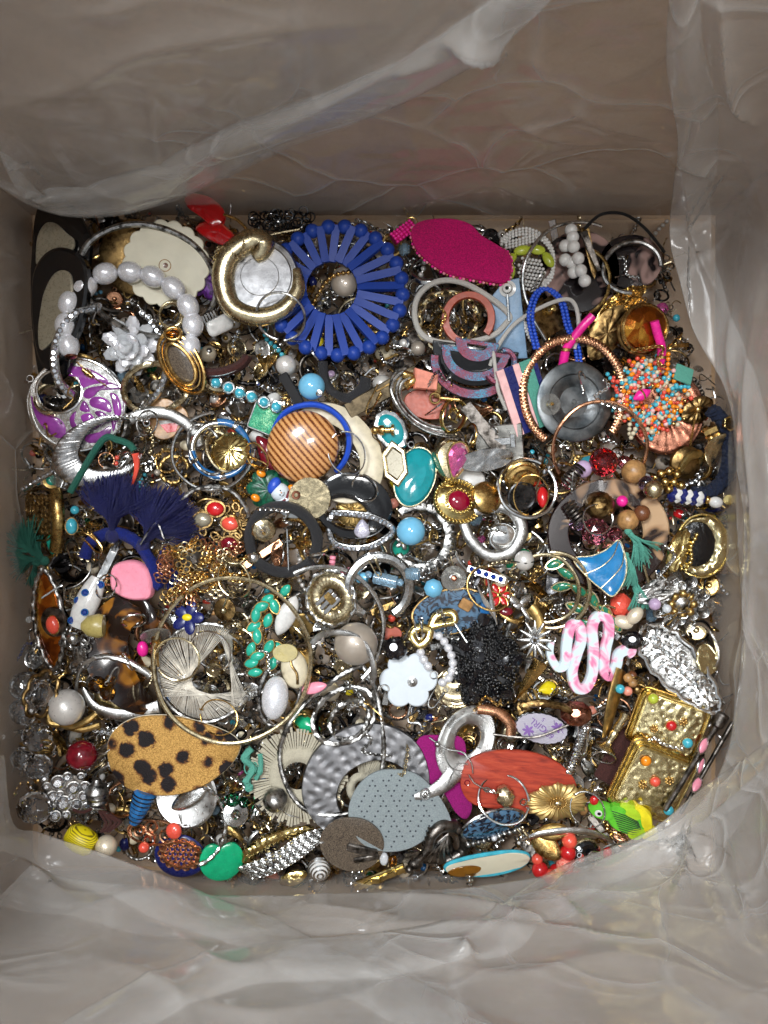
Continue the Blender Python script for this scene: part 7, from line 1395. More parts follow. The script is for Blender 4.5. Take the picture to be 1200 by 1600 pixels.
for i, (x, y, r) in enumerate(((92, 1220, 11), (115, 1230, 10), (84, 1242, 9), (100, 1253, 12), (119, 1258, 9.5), (88, 1272, 8), (130, 1244, 8), (106, 1212, 7), (75, 1225, 6), (82, 1258, 6), (132, 1228, 7), (104, 1272, 6), (72, 1212, 5), (134, 1260, 5), (126, 1212, 5), (95, 1238, 5), (112, 1244, 4.5))):
    l = it.L((x, y, 3+R.uniform(0, 4)))[0]; it.add('cup', lathe([(r*.8, -6), (r+1, 0), (r+1, 2), (r-.5, 2.4), (1, 0)], 16), 'silver_antique', loc=l); it.add('rhinestone', gem(r*.95, .9, 10), 'foil_crystal', loc=(0, 0, 2.6), parent=2*i, smooth=False)
it.add('plate', plate(loop2(34, 32, 30), FLAT(3)), 'pewter'); it.drop(zmax=18)
single('bead', 'antique silver barrel bead with wrapped bands and a brown leather tassel', 'bead', 152, 1240, 'banded silver barrel', xf(lathe([(4, -20), (12, -18), (17, -12), (16, -8), (18, -4), (17, 0), (18, 4), (16, 8), (14, 14), (8, 18), (5, 24)], 20), rot=(-80, 0, 0)), 'silver_antique', zmax=28, extra=[('tassel', cat(*[tube(sp([(0, -18, 2), (8+7*i, -34-2*i, 6), (14+7*i, -46, 4), (6+4*i, -60, 0)], 5), 2.6, 6) for i in range(4)]+[tube(sp([(0, -18, 2), (-20, -26, 4), (-36, -22, 0)], 5), 2.6, 6)]), 'suede_brown')])
it = H('cone_bead', 'blue cone bead with black meander lines under the leopard drop', 'bead', 218, 1262, 'blue black cone', rot=(0, 0, 68)); it.add('cone', xf(lathe([(7, -28), (11, -20), (15, 0), (18, 26), (14, 30)], 20), rot=(0, 90, 0)), 'cobalt')
for i in range(7): it.add('line', xf(ring(10.2+1.3*i+.4, 1.2, 24, 5), (-20+7.4*i, 0, 0), (0, 90, 0)), 'black_gloss')
it.drop(zmax=16)
it = H('disc_clip', 'round brushed silver dish clip under the leopard drop', 'earring', 292, 1242, 'brushed silver dish', rot=(0, -12, 0)); it.add('dish', lathe([(48, 0), (51, 5), (48, 7), (42, 5), (24, 2), (1, 1)], 44), 'silver_brushed'); it.add('back', plate(marq(34, 14, 24), DOMEP(6)), 'silver', loc=(6, -4, 5), rot=(0, 0, 30)); it.drop(zmax=14)
it = H('teardrop_earring', 'large golden leather teardrop with black leopard spots', 'earring', 264, 1180, 'leopard print teardrop', rot=(0, 4, 0)); ol = sp(it.L((374, 1172), (371, 1158), (352, 1144), (310, 1128), (265, 1118), (215, 1120), (182, 1138), (170, 1165), (176, 1200), (200, 1228), (235, 1240), (280, 1240), (325, 1224), (360, 1196)), 5, True)
it.add('leather', plate(ol, FLAT(5, .02)), 'leopard_leather'); it.add('backing', plate(ol*np.array([1.01, 1.01, 1]), FLAT(2.5)), 'ivory', loc=(0, 0, -2)); it.drop(zmax=34, q=92, tilt=.3)
it = H('hoop_earring', 'biggest thin pale gold hoop, ringing the thread strung disc', 'earring', 362, 1032, 'biggest thin gold hoop', rot=(-2, 2, 0)); it.add('hoop', tube(arc(124, 127, -232, 122, 130), 3.6, 8), 'gold_pale'); it.drop(zmax=44, q=82, tilt=.1)
# bottom left bits
single('wrapped_bead', 'bright yellow thread wrapped bead at the bag edge', 'bead', 127, 1312, 'yellow thread bead', xf(lathe([(12, -24), (19, -16), (21, 0), (19, 16), (12, 24)], 20), rot=(0, 90, 0)), 'yellow_thread', rot=(0, 0, -28), zmax=14)
single('pearl_bead', 'round cream pearl beside the yellow thread bead', 'bead', 166, 1322, 'round cream pearl', ball(17, n=24, m=14), 'pearl_cream', zmax=16)
it = H('filigree_disc', 'rose gold pierced disc on a dark blue oval', 'earring', 282, 1335, 'rose gold pierced disc'); it.add('oval', plate(loop2(42, 38, 40), DOMEP(8)), 'navy', loc=(-4, -8, -8)); it.add('disc', cat(*([ring(30, 2.4, 50, 6, 22)]+[xf(ring(5, 1.6, 14, 5), (8.5*i+(j % 2)*4.2, 8*j, 0)) for i in range(-3, 4) for j in range(-2, 3) if math.hypot(8.5*i+(j % 2)*4.2, 8*j*1.3) < 27]+[xf(ring(5, 1.8, 14, 5), (31*math.cos(a), 23*math.sin(a), 0)) for a in np.linspace(0, 2*pi, 15)])), 'rose_gold'); it.drop(zmax=16)
it = H('heart_charm', 'emerald green glossy heart near the bottom bag edge', 'charm', 346, 1342, 'emerald green heart'); it.add('heart', plate(shape(60, lambda t: 34*(1-.35*math.exp(-((t-.25)/.07)**2))), FLAT(6, .1)), 'green'); it.drop(zmax=8)
it = H('scroll_brooch', 'copper scrollwork brooch with red stone above the rose gold disc', 'brooch', 238, 1300, 'copper scrollwork'); it.add('scrolls', cat(*([xf(spiral(2, 14, 1.6, 2.2, 30), (x, y, 0), (0, 0, a)) for x, y, a in ((-24, 0, 0), (0, 8, 90), (22, -4, 200), (-6, -12, 300))]+[ring(42, 2.2, 50, 6, 20)])), 'rose_gold'); it.add('stone', ball(13, (1, 1, .6)), 'coral', loc=(38, 6, 4)); it.drop(zmax=16)
single('bead', 'small coral red bead under the copper scrollwork', 'bead', 225, 1324, 'small coral bead', ball(8.5), 'coral', zmax=20)
it, d = hoop('segmented silver hoop made of little tubes running to the green heart', 'segmented tube hoop', 300, 1290, 52, 62, 4, 'silver', a0=-80, a1=70, rf=ribs(11, .25)); d(zmax=30)
single('jewel', 'emerald crystal cluster in gold near the silver dish', 'earring', 363, 1250, 'emerald crystal cluster', cat(fball(13, 8, 4), fball(11, 8, 4, (16, -6, 0)), fball(10, 8, 4, (2, -18, 0))), 'glass_green', smooth=False, zmax=12)
single('spinner', 'silver cone back with gold tip by the emerald cluster', 'earring back', 368, 1272, 'silver cone back', lathe([(20, 0), (19, 2), (8, 5), (5, 16), (6, 18), (3, 22), (1, 34)], 24), 'silver', zmax=22, rot=(-24, 0, 0))
single('key_charm', 'verdigris knotted metal charm on jump rings', 'charm', 392, 1200, 'verdigris charm', cat(tube(sp([(0, 30, 0), (-10, 14, 4), (6, 0, 6), (-4, -20, 4), (2, -34, 0)], 6), 6, 8, rf=knurl(6, .3)), tube(sp([(14, 22, 0), (18, 0, 5), (10, -16, 0)], 6), 4, 8, rf=knurl(7, .3)), ring(11, 1.4, 20, 5)), 'thread_teal', zmax=18)
it = H('rope_brooch', 'bright gold rope crescent half round a dark faceted stone', 'earring', 432, 1310, 'gold rope crescent')
P_ = sp(it.L((385, 1350, 0), (390, 1330, 8), (415, 1308, 12), (450, 1295, 10), (490, 1294, 4)), 10); it.add('rope', tube(P_, 12*np.sin(np.linspace(.5, pi-.4, len(P_)))+2, 12, rf=rope(11, .35), flat=.7), 'gold_bright'); it.drop(zmax=20)
single('stone', 'dark brown faceted oval stone inside the gold rope crescent', 'stone', 424, 1344, 'dark brown oval', fball(22, 10, 4, sc_=(.95, 1, .5)), 'glass_smoke' if False else 'black_stone', smooth=False, zmax=8)
single('pierced_bead', 'pierced grey metal flower ball by the gold knot', 'bead', 430, 1250, 'pierced grey ball', fball(20, 10, 7), 'silver_antique', zmax=14, extra=[('holes', cat(*[xf(lathe([(3, 0), (2, .6)], 8), (18*math.sin(b)*math.cos(a), 18*math.sin(b)*math.sin(a), 18*math.cos(b)), (0, math.degrees(b), math.degrees(a))) for b in (.3, .75) for a in np.linspace(0, 2*pi, 7)[:6]]), 'black_metal')])
it = H('chain_bundle', 'bundle of bright silver curb chains folded together', 'chain', 468, 1328, 'silver curb chains')
for i in range(7): it.add('chain', chain(sp(it.L((392-3*i, 1368-3*i, 2), (425, 1358-5*i, 8+2*(i % 3)), (465, 1335-6*i, 10+2*(i % 2)), (500, 1308-3*i, 8)), 8), 8, 6, 1.5, 6), 'silver')
it.add('ring', ring(10, 1.6, 24, 6), 'silver', loc=it.L((500, 1312, 14))[0], rot=(40, 0, 0)); it.drop(zmax=26)
single('coil_bead', 'white and silver spiral wound round bead', 'bead', 499, 1358, 'white silver spiral bead', ball(16, n=20, m=12), 'white_gloss', zmax=14, extra=[('coil', cat(*[xf(ring(max(2, 16.4*math.cos(b)), 1.5, 24, 5), (0, 0, 16.4*math.sin(b))) for b in np.linspace(-1.2, 1.3, 8)]), 'silver', dict(rot=(20, 10, 0)))])
single('shell_disc', 'brown grey shell disc with a wavy sheen under the punched teardrop', 'pendant', 550, 1318, 'brown shell disc', plate(loop2(50, 48, 50), FLAT(4, .02)), 'brown_shell', zmax=14)
single('clasp', 'bent glassy bronze clasp over the brown shell disc', 'clasp', 566, 1328, 'glassy bronze clasp', cat(boxm(48, 12, 8, 2, rot=(0, 0, -12)), boxm(40, 8, 6, 2, (6, -14, 0), (0, 0, 12))), 'pewter', zmax=28)
for x, y in ((600, 1342), (614, 1346)): single('bead', {600: 'pale blue oval bead below the punched teardrop', 614: 'straw glass bead next to the pale blue oval'}[x], 'bead', x, y, 'little oval bead', ball(1, (7, 11, 7), n=14, m=9), 'glass_frost' if x == 600 else 'glass_amber', zmax=24)
single('bar_earring', 'crumpled bright yellow gold bar along the bottom edge', 'earring', 592, 1370, 'crumpled yellow gold bar', cat(boxm(88, 8, 8, 2, (0, 3, 0)), *[boxm(15, 9, 6, 1.5, (-34+14*i, -2, 4), (R.uniform(-20, 20), R.uniform(-20, 20), R.uniform(-14, 14))) for i in range(6)]), 'gold_bright', rot=(0, 0, 22), zmax=14)
single('leaf_charm', 'gold fan scrap below the silver chains', 'charm', 458, 1372, 'gold fan scrap', plate(marq(24, 12, 24), DOMEP(4), lambda x, y: np.sin(x*.8)), 'gold_bright', rot=(0, 0, 20), zmax=0)
# dragon
it = H('dragon_charm', 'antique pewter winged dragon with rhinestone claws', 'charm', 683, 1322, 'pewter dragon')
sp_ = sp(it.L((706, 1285, 4), (685, 1280, 10), (668, 1292, 14), (662, 1315, 16), (648, 1335, 14)), 8); it.add('neck', tube(sp_, np.linspace(11, 6, len(sp_)), 12, rf=ribs(16, .2)), 'pewter'); it.add('head', cat(fball(12, 8, 5, sc_=(1.1, .8, .7)), xf(fball(7, 6, 4), (-10, -8, 0)), xf(lathe([(3, 0), (.4, 14)], 6), (-6, 10, 2), (-60, -20, 0)), xf(lathe([(3, 0), (.4, 14)], 6), (4, 10, 2), (-60, 20, 0))), 'pewter', loc=it.L((645, 1340, 14))[0])
for i in range(5): it.add('wing_rib', tube(sp(it.L((694, 1300, 10), (688-7*i+8, 1322, 14), (712-14*i, 1350-2*i, 6)), 6), 2.4, 6), 'silver_antique')
it.add('wing', plate(np.array(it.L((700, 1300), (718, 1345), (690, 1356), (660, 1350), (668, 1325)))[:, :2], DOMEP(7, 3)), 'pewter'); it.add('body', tube(sp(it.L((706, 1285, 4), (722, 1300, 8), (724, 1330, 8), (700, 1348, 4)), 6), 9, 10, rf=ribs(10, .15)), 'pewter')
for i in range(5): it.add('spike', lathe([(4, 0), (.4, 10)], 5), 'pewter', loc=it.L((664-i*2, 1282+8*i, 14))[0], rot=(-50, -50, 0))
rhs(it, it.L((634, 1348, 12), (646, 1366, 8), (648, 1372, 8)), 4.6); it.drop(zmax=30)
# blue grey pendant, turquoise-white disc, coral etc.
it = H('dome_pendant', 'blackened blue grey domed pendant with a fringe of tiny beads', 'pendant', 770, 1288, 'blackened domed pendant', rot=(18, 0, 12)); it.add('dome', plate(loop2(52, 30, 44), DOMEP(10, 6)), 'blue_stone'); it.add('rim', ring(52, 2.4, 60, 6, 30), 'silver_antique')
for i in range(11): it.add('bead', ball(5, n=10, m=6), 'silver_antique' if i != 5 else 'white_pearl', loc=(-44+8.6*i, -26-3*math.cos(i*.5)+abs(i-5)*1.6, 8), key='bead5f')
it.drop(zmax=22)
it = H('disc_earring', 'flat white oval disc with turquoise edge seen from behind', 'earring', 762, 1349, 'turquoise edged disc', rot=(10, 0, 5)); it.add('disc', plate(loop2(68, 22, 60), FLAT(4, .02)), 'cream_plastic'); it.add('edge', ring(67, 3.4, 70, 8, 21.5), 'turquoise'); it.add('pad', plate(loop2(27, 11, 30), DOMEP(3)), 'glass_amber', loc=(-38, -6, 4)); it.add('post', xf(lathe([(9, 0), (6, 3), (4, 8), (6, 10), (5, 14), (3, 15), (5, 17), (4, 20), (1.5, 22), (1, 32)], 16), rot=(70, 0, -6)), 'silver', loc=(-30, -10, 6)); it.drop(zmax=26, q=88)
it = H('bead_cluster', 'bunch of red pearly and coral glitter beads', 'earring', 872, 1332, 'red bead bunch')
for x, y, r, mt, z in ((884, 1302, 12, 'coral', 14), (882, 1320, 12.5, 'red', 18), (878, 1341, 14, 'glitter_coral', 20), (900, 1334, 12, 'glitter_coral', 10), (857, 1362, 12, 'coral', 18), (842, 1355, 13, 'red', 10), (868, 1358, 10, 'red', 8), (838, 1340, 9, 'coral', 4)): it.add('bead', ball(r, n=20, m=12), mt, loc=it.L((x, y, z))[0])
it.drop(zmax=20)
it = H('leaf_charm', 'pair of smooth gold leaves beside the red bead bunch', 'charm', 852, 1320, 'smooth gold leaves', rot=(0, 0, -50)); it.add('leaf', plate(marq(30, 18, 30), DOMEP(5, 4)), 'brass', rot=(0, 0, 10)); it.add('leaf', plate(marq(28, 13, 30), DOMEP(5, 4)), 'gold_matte', loc=(-8, 22, 4), rot=(0, 0, 60)); it.drop(zmax=18)
it = H('spoon_earring', 'long white rimmed silver curve above the red bead bunch', 'earring', 890, 1300, 'white rimmed curve'); P_ = sp(it.L((812, 1310, 4), (840, 1295, 10), (885, 1290, 12), (930, 1300, 8), (960, 1320, 2)), 8); it.add('curve', tube(P_, 7*np.sin(np.linspace(.3, pi-.3, len(P_))), 10, flat=.5), 'silver_bright'); it.drop(zmax=24)
it = H('lettered_button', 'black round button lettered in white with a silver coil', 'charm', 915, 1335, 'black lettered button'); it.add('disc', lathe([(21, 0), (22, 4), (18, 7), (12, 6), (10, 3), (1, 3)], 30), 'black_gloss'); it.add('lettering', text_mesh('COL', 11), 'white_matte', loc=(-14, 2, 7), rot=(0, 0, 84)); it.add('coil', cat(*[xf(ring(7-.6*i, 1.4, 20, 5), (8+3*i, 0, 8)) for i in range(4)]), 'silver'); it.add('rim', ring(24, 2.4, 40, 7), 'gold_pale'); it.drop(zmax=12)
single('bead', 'flat red bead on a wire right of the lettered button', 'bead', 949, 1333, 'flat red bead', ball(1, (7, 11, 7)), 'red', zmax=18, extra=[('wire', tube(sp([(-8, 10, 0), (6, 16, 2), (30, 14, 2), (54, 12, 0)], 5), 1.6, 6), 'silver_antique')])
it = H('parrot_charm', 'carved green and yellow wooden parrot with red beak', 'earring', 975, 1280, 'green yellow parrot', rot=(0, 0, -6))
P('parrot_green', 96, 190, 50, .35); P('parrot_lime', 170, 206, 44, .35); P('parrot_yellow', 232, 216, 40, .35)
def pl(pts, h): return plate(np.array([p[:2] for p in sp(it.L(*pts), 4, True)]), FLAT(h, .08))
it.add('head', pl([(918, 1266), (926, 1258), (940, 1254), (955, 1258), (962, 1270), (955, 1282), (930, 1280)], 9), 'parrot_green'); it.add('body', pl([(950, 1258), (985, 1262), (1010, 1275), (1012, 1292), (990, 1302), (962, 1296), (948, 1278)], 8), 'parrot_green'); it.add('wing', pl([(952, 1258), (956, 1252), (972, 1254), (976, 1262), (960, 1268)], 12), 'parrot_green'); it.add('wing', pl([(966, 1254), (972, 1249), (992, 1254), (1000, 1268), (985, 1272)], 11), 'parrot_lime'); it.add('wing', pl([(988, 1254), (996, 1250), (1014, 1262), (1018, 1290), (1004, 1284), (998, 1268)], 10), 'parrot_yellow'); it.add('tail', pl([(1008, 1284), (1020, 1282), (1030, 1294), (1024, 1304), (1008, 1304), (1000, 1296)], 9), 'parrot_yellow'); it.add('wing', pl([(982, 1296), (1000, 1286), (1010, 1292), (1000, 1306), (986, 1306)], 10), 'parrot_lime')
it.add('beak', ball(7, (1, 1.2, .8)), 'red', loc=it.L((926, 1252, 6))[0]); it.add('eye', lathe([(6, 0), (5, 1)], 16), 'white_gloss', loc=it.L((935, 1272, 9))[0]); it.add('pupil', lathe([(3, 0), (2, 1)], 12), 'black_gloss', loc=it.L((936, 1272, 10))[0])
for i in range(9): it.add('feather_line', tube(sp(it.L((954+2*i, 1262+4.2*i, 12-.3*i), (975+2*i, 1266+4*i, 12-.3*i), (996+1.2*i, 1274+2.6*i, 11-.3*i)), 4), .8, 4), 'black_matte')
it.add('loop', ring(6, 1.2, 16, 5), 'silver', loc=it.L((1030, 1278, 6))[0]); it.drop(zmax=26, q=90)

# loose small pieces caught on top, in the gaps that stay open
for gx in range(22, 1140, 34):
    for gy in range(335, 1380, 34):
        x = gx+R.uniform(-16, 16); y = gy+R.uniform(-16, 16)
        if not inside(x, y, grow=12): continue
        i_, j_ = int((x-X0)/CELL), int((y-Y0)/CELL)
        w_ = ID[i_-2:i_+3, j_-2:j_+3].ravel()
        if all(q_ < 0 or ITEMS[q_].filler for q_ in w_): filler(x, y, zmax=2, q=75, sc_=R.uniform(.7, 1.15), top=6)

# thin wires and hoops lying across everything
KEEP = [(846, 1137, 62), (104, 1241, 50), (104, 1105, 40), (430, 1090, 45), (432, 772, 45), (714, 784, 50), (475, 697, 62), (404, 438, 62), (262, 1180, 90), (128, 1180, 34), (385, 617, 50), (638, 1062, 50), (925, 1010, 60), (1043, 1128, 50), (262, 413, 60)]
for i in range(90):
    x, y = rnd_in(40)
    if any(math.hypot(x-a, y-b) < c for a, b, c in KEEP): continue
    filler(x, y, kinds=['earwire', 'earwire', 'wirebit', 'bighoop', 'chainbit', 'hoop'], zmax=48, top=62, q=84, sc_=R.uniform(.85, 1.15), metal=R.choice(['silver', 'silver_bright', 'silver', 'gold_pale', 'gold', 'silver_antique']))
# ---------------------------------------------------------------- make the pieces that show
hero = [i for i in ITEMS if not i.filler]
vis = np.bincount(ID[ID >= 0], minlength=len(ITEMS))
refs = [(h.cx, h.cy, h.ref) for h in hero if h.ref and vis[h.id] > 12]
HXY = np.array([(a, b) for a, b, _ in refs])
seen = {}
for h in hero: seen.setdefault(h.label, h)
for it in ITEMS:
    if it.filler:
        if vis[it.id] < 4: it.done = False; continue
        d = np.hypot(HXY[:, 0]-it.cx, HXY[:, 1]-it.cy); o = np.argsort(d); names = []
        for k in o:
            if refs[k][2] not in names: names.append(refs[k][2])
            if len(names) == 4: break
        noun = it.label; cands = []
        if d[o[0]] < 14: cands.append('%s tucked against the %s' % (noun, names[0]))
        cands += ['%s near the %s' % (noun, names[0]), '%s between the %s and the %s' % (noun, names[0], names[1]), '%s on the %s side of the %s' % (noun, names[1], names[0]), '%s between the %s and the %s' % (noun, names[0], names[2]), '%s between the %s and the %s' % (noun, names[1], names[2]), '%s between the %s and the %s' % (noun, names[0], names[3]), '%s between the %s and the %s' % (noun, names[1], names[3])]
        cands += ['%s near the %s and the %s' % (noun, names[2], names[3]), '%s beyond the %s, towards the %s' % (noun, names[0], names[3]), 'another %s by the %s and %s' % (noun, names[0], names[1]), '%s, tilted, by the %s' % (noun, names[1])]
        cands = [c for c in cands if len(c.split()) <= 16]
        lb = next((c for c in cands if c not in seen), cands[-1]); seen[lb] = it; it.label = lb
for it in ITEMS:
    if it.done: it.create()
print('things', sum(i.done for i in ITEMS), 'heroes', len(hero), 'fillers kept', sum(i.done and i.filler for i in ITEMS))

# ---------------------------------------------------------------- cardboard box
def kraft():
    m, nt, b = base_mat('kraft_board'); v = coords(nt, shift=False)
    n = noise_n(nt, v, 26, 5, .6); f = noise_n(nt, v, 900, 3, .8)
    mx = nt.nodes.new("ShaderNodeMixRGB"); mx.blend_type = 'MULTIPLY'; mx.inputs[0].default_value = .5
    nt.links.new(ramp(nt, n, [(.3, lin(176, 144, 110)), (.7, lin(198, 168, 134))]), mx.inputs[1]); nt.links.new(ramp(nt, f, [(.3, (.7, .68, .66, 1)), (.7, (1, 1, 1, 1))]), mx.inputs[2])
    nt.links.new(mx.outputs[0], b.inputs["Base Color"]); b.inputs["Roughness"].default_value = .85; bump(nt, b, f, .3, .0004)
kraft()
XL, XR_, YB, YT = -600.0, 566.0, -612.0, 506.0      # inner faces of the box, plan units from the axis
ZB, ZT = -130.0, 700.0
box = bpy.data.objects.new('cardboard_box', None); COL.objects.link(box); box['label'] = 'brown cardboard box lined with a milky plastic bag'; box['category'] = 'box'
def bpart(name, cx, cy, cz, sx, sy, sz):
    me = blender_mesh(None, boxm(sx, sy, sz, 1.0), 'kraft_board'); o = bpy.data.objects.new(name, me); COL.objects.link(o); o.parent = box; o.location = (cx*S, cy*S, cz*S); return o
t = 12; zc = (ZB+ZT)/2; hh = ZT-ZB
bpart('side_panel', XL-t/2, (YB+YT)/2, zc, t, YT-YB, hh); bpart('side_panel', XR_+t/2, (YB+YT)/2, zc, t, YT-YB, hh)
bpart('end_panel', (XL+XR_)/2, YT+t/2+.6, zc, XR_-XL+2*t, t, hh); bpart('end_panel', (XL+XR_)/2, YB-t/2-.6, zc, XR_-XL+2*t, t, hh)
bpart('bottom_panel', (XL+XR_)/2, (YB+YT)/2, ZB-t/2-.6, XR_-XL+2*t, YT-YB+2*t, t)
for (nm, cx, cy, sx, sy, ry, rx) in (('flap', XL-150, (YB+YT)/2, 300, YT-YB-20, -24, 0), ('flap', XR_+150, (YB+YT)/2, 300, YT-YB-20, 24, 0), ('flap', (XL+XR_)/2, YT+170, XR_-XL-20, 300, 0, -24), ('flap', (XL+XR_)/2, YB-170, XR_-XL-20, 300, 0, 24)):
    o = bpart(nm, cx, cy, ZT-62, sx, sy, 10); o.rotation_euler = (math.radians(rx), math.radians(ry), 0)

# ---------------------------------------------------------------- plastic bag
def film():
    m, nt, b = base_mat('bag_film'); v = coords(nt, shift=False)
    b.inputs["Base Color"].default_value = lin(214, 212, 208); b.inputs["Roughness"].default_value = .14
    b.inputs["Specular IOR Level"].default_value = .6; b.inputs["Coat Weight"].default_value = .35; b.inputs["Coat Roughness"].default_value = .1
    lw = nt.nodes.new("ShaderNodeLayerWeight"); lw.inputs["Blend"].default_value = .32
    mu = nt.nodes.new("ShaderNodeMath"); mu.operation = 'ADD'; nt.links.new(mapr(nt, lw.outputs["Facing"], .25, 1, .19, .60), mu.inputs[0]); mu.inputs[1].default_value = 0
    nt.links.new(mu.outputs[0], b.inputs["Alpha"])
    wv = nt.nodes.new("ShaderNodeTexNoise"); wv.inputs["Scale"].default_value = 14; wv.inputs["Detail"].default_value = 1; nt.links.new(v, wv.inputs["Vector"])
    wa = nt.nodes.new("ShaderNodeVectorMath"); wa.operation = 'MULTIPLY_ADD'; nt.links.new(wv.outputs["Color"], wa.inputs[0]); wa.inputs[1].default_value = (.045, .045, .045); nt.links.new(v, wa.inputs[2])
    hs = []
    for sc_, lim in ((17, .06),):
        vo = nt.nodes.new("ShaderNodeTexVoronoi"); vo.feature = 'DISTANCE_TO_EDGE'; vo.inputs["Scale"].default_value = sc_; nt.links.new(wa.outputs[0], vo.inputs["Vector"])
        hs.append(mapr(nt, vo.outputs["Distance"], 0, lim, 1, 0))
    mk2 = mapr(nt, noise_n(nt, wa.outputs[0], 7, 0), .42, .62, 0, 1.3); m2 = nt.nodes.new("ShaderNodeMath"); m2.operation = 'MULTIPLY'; nt.links.new(hs[0], m2.inputs[0]); nt.links.new(mk2, m2.inputs[1])
    sm = m2
    bump(nt, b, sm.outputs[0], .40, .0016)
    aa = nt.nodes.new("ShaderNodeMath"); aa.operation = 'MULTIPLY_ADD'; nt.links.new(sm.outputs[0], aa.inputs[0]); aa.inputs[1].default_value = .10; nt.links.new(mu.outputs[0], aa.inputs[2]); aa.use_clamp = True; nt.links.new(aa.outputs[0], b.inputs["Alpha"])
    b.inputs["Transmission Weight"].default_value = 0
    b.inputs["Subsurface Weight"].default_value = 0
film()
def ridge(x, y, z, s, seed):
    return abs(mn.noise(Vector((x/s+seed, y/s-seed*.7, z/s+seed*1.3))))
def crump(p, seed=0, amp=1.0):
    x, y, z = p; wx = mn.noise(Vector((x/160+9, y/160, z/160)))*60
    a = mn.noise(Vector((x/250+seed, y/250, z/250)))*26+(.28-ridge(x+wx, y-wx, z, 190, seed+3))*16+(.25-ridge(x-wx, y, z+wx, 80, seed+7))*6+mn.noise(Vector((x/45+seed, y/45, z/45)))*1.2
    return a*amp
bag = bpy.data.objects.new('plastic_bag', None); COL.objects.link(bag); bag['label'] = 'milky translucent plastic bag lining the box, crumpled and folded'; bag['category'] = 'bag'
CREASES = [  # (points, height, width) of the sharp creases in the film, as seen from above
 ([(330, 240), (470, 170), (600, 98), (700, 10)], 13, 16), ([(950, 125), (1010, 90), (1075, 50)], 12, 11), ([(885, 170), (960, 195), (1050, 215)], 10, 9), ([(780, 170), (840, 205), (960, 225)], 10, 9), ([(1045, 100), (1060, 240)], 10, 9),
 ([(1125, 10), (1130, 80), (1145, 150), (1175, 185)], 30, 13), ([(765, 280), (835, 225)], 7, 7), ([(600, 330), (680, 305), (765, 285), (820, 305), (875, 325)], 7, 8), ([(1015, 220), (1070, 250), (1125, 280)], 12, 11), ([(1060, 250), (1090, 370), (1130, 470)], 12, 10),
 ([(0, 215), (62, 302)], 38, 15), ([(0, 165), (130, 120), (220, 70), (420, 36), (600, 28)], 14, 26), ([(60, 175), (110, 270), (200, 312)], 9, 14), ([(235, 150), (245, 220), (258, 290)], 6, 10), ([(120, 20), (230, 0)], 9, 14), ([(700, 60), (790, 75)], 28, 13), ([(690, 90), (610, 110)], 9, 8),  # first ridge added to stand in for the bright wedge of light at the corner
 ([(0, 1330), (100, 1400)], 14, 12), ([(90, 1440), (210, 1400), (290, 1405)], 10, 20), ([(270, 1460), (360, 1515), (430, 1500)], 9, 16), ([(310, 1570), (420, 1592), (560, 1560)], 12, 20), ([(600, 1400), (740, 1415), (840, 1440)], 12, 10), ([(560, 1450), (760, 1452), (985, 1470)], 12, 14), ([(640, 1500), (800, 1530), (980, 1500), (1180, 1560)], 12, 22),
 ([(1060, 1310), (1075, 1350), (1060, 1400)], 30, 12), ([(1110, 1380), (1125, 1420), (1145, 1465)], 15, 9), ([(1150, 1330), (1165, 1390), (1185, 1450)], 14, 9), ([(870, 1400), (915, 1450)], 12, 8), ([(720, 1480), (738, 1510)], 22, 8), ([(1000, 1330), (1100, 1290), (1200, 1200)], 12, 12),
 ([(1160, 600), (1158, 800), (1170, 1000), (1155, 1120)], 8, 7), ([(1190, 430), (1168, 620), (1180, 820), (1172, 1050)], 9, 7), ([(1148, 480), (1142, 560), (1150, 620)], 9, 7), ([(1100, 320), (1180, 300)], 10, 9), ([(700, 250), (715, 150), (770, 130)], 5, 7), ([(640, 190), (655, 260), (640, 300)], 5, 8), ([(900, 290), (1040, 302)], 8, 6),
 ([(30, 1300), (60, 1260), (18, 1180)], 10, 9), ([(480, 1415), (620, 1440)], 8, 9), ([(150, 1500), (260, 1540), (300, 1600)], 8, 18)]
def crease(V):
    V = np.asarray(V, float); k = HC/(HC-V[:, 2]); px = 600+V[:, 0]*k; py = 800-V[:, 1]*k; A = np.zeros(len(V))
    for pts, h, w in CREASES:
        q = resample(sp([(a, b, 0) for a, b in pts], 6), 14)[:, :2]; d = np.full(len(V), 1e9); near = (px > q[:, 0].min()-90) & (px < q[:, 0].max()+90) & (py > q[:, 1].min()-90) & (py < q[:, 1].max()+90)
        ii = np.nonzero(near)[0]
        if not len(ii): continue
        dd = np.full(len(ii), 1e9); tt = np.zeros(len(ii))
        for s_ in range(len(q)-1):
            e = q[s_+1]-q[s_]; t = np.clip(((px[ii]-q[s_, 0])*e[0]+(py[ii]-q[s_, 1])*e[1])/(e@e), 0, 1); ds = np.hypot(px[ii]-q[s_, 0]-t*e[0], py[ii]-q[s_, 1]-t*e[1])
            m = ds < dd; dd[m] = ds[m]; tt[m] = (s_+t[m])/(len(q)-1)
        A[ii] += h*np.exp(-dd/w)*(np.sin(pi*np.clip(tt, .04, .96))**.5)
    cx, cy = V[:, 0], V[:, 1]; gx = np.where(cx > XR_-110, -1., np.where(cx < XL+110, 1., 0)); gy = np.where(cy > YT-110, -1., np.where(cy < YB+110, 1., 0)); n = np.hypot(gx, gy)+1e-6
    V = V.copy(); V[:, 0] += A*gx/n; V[:, 1] += A*gy/n; V[:, 2] += A*.15; return V
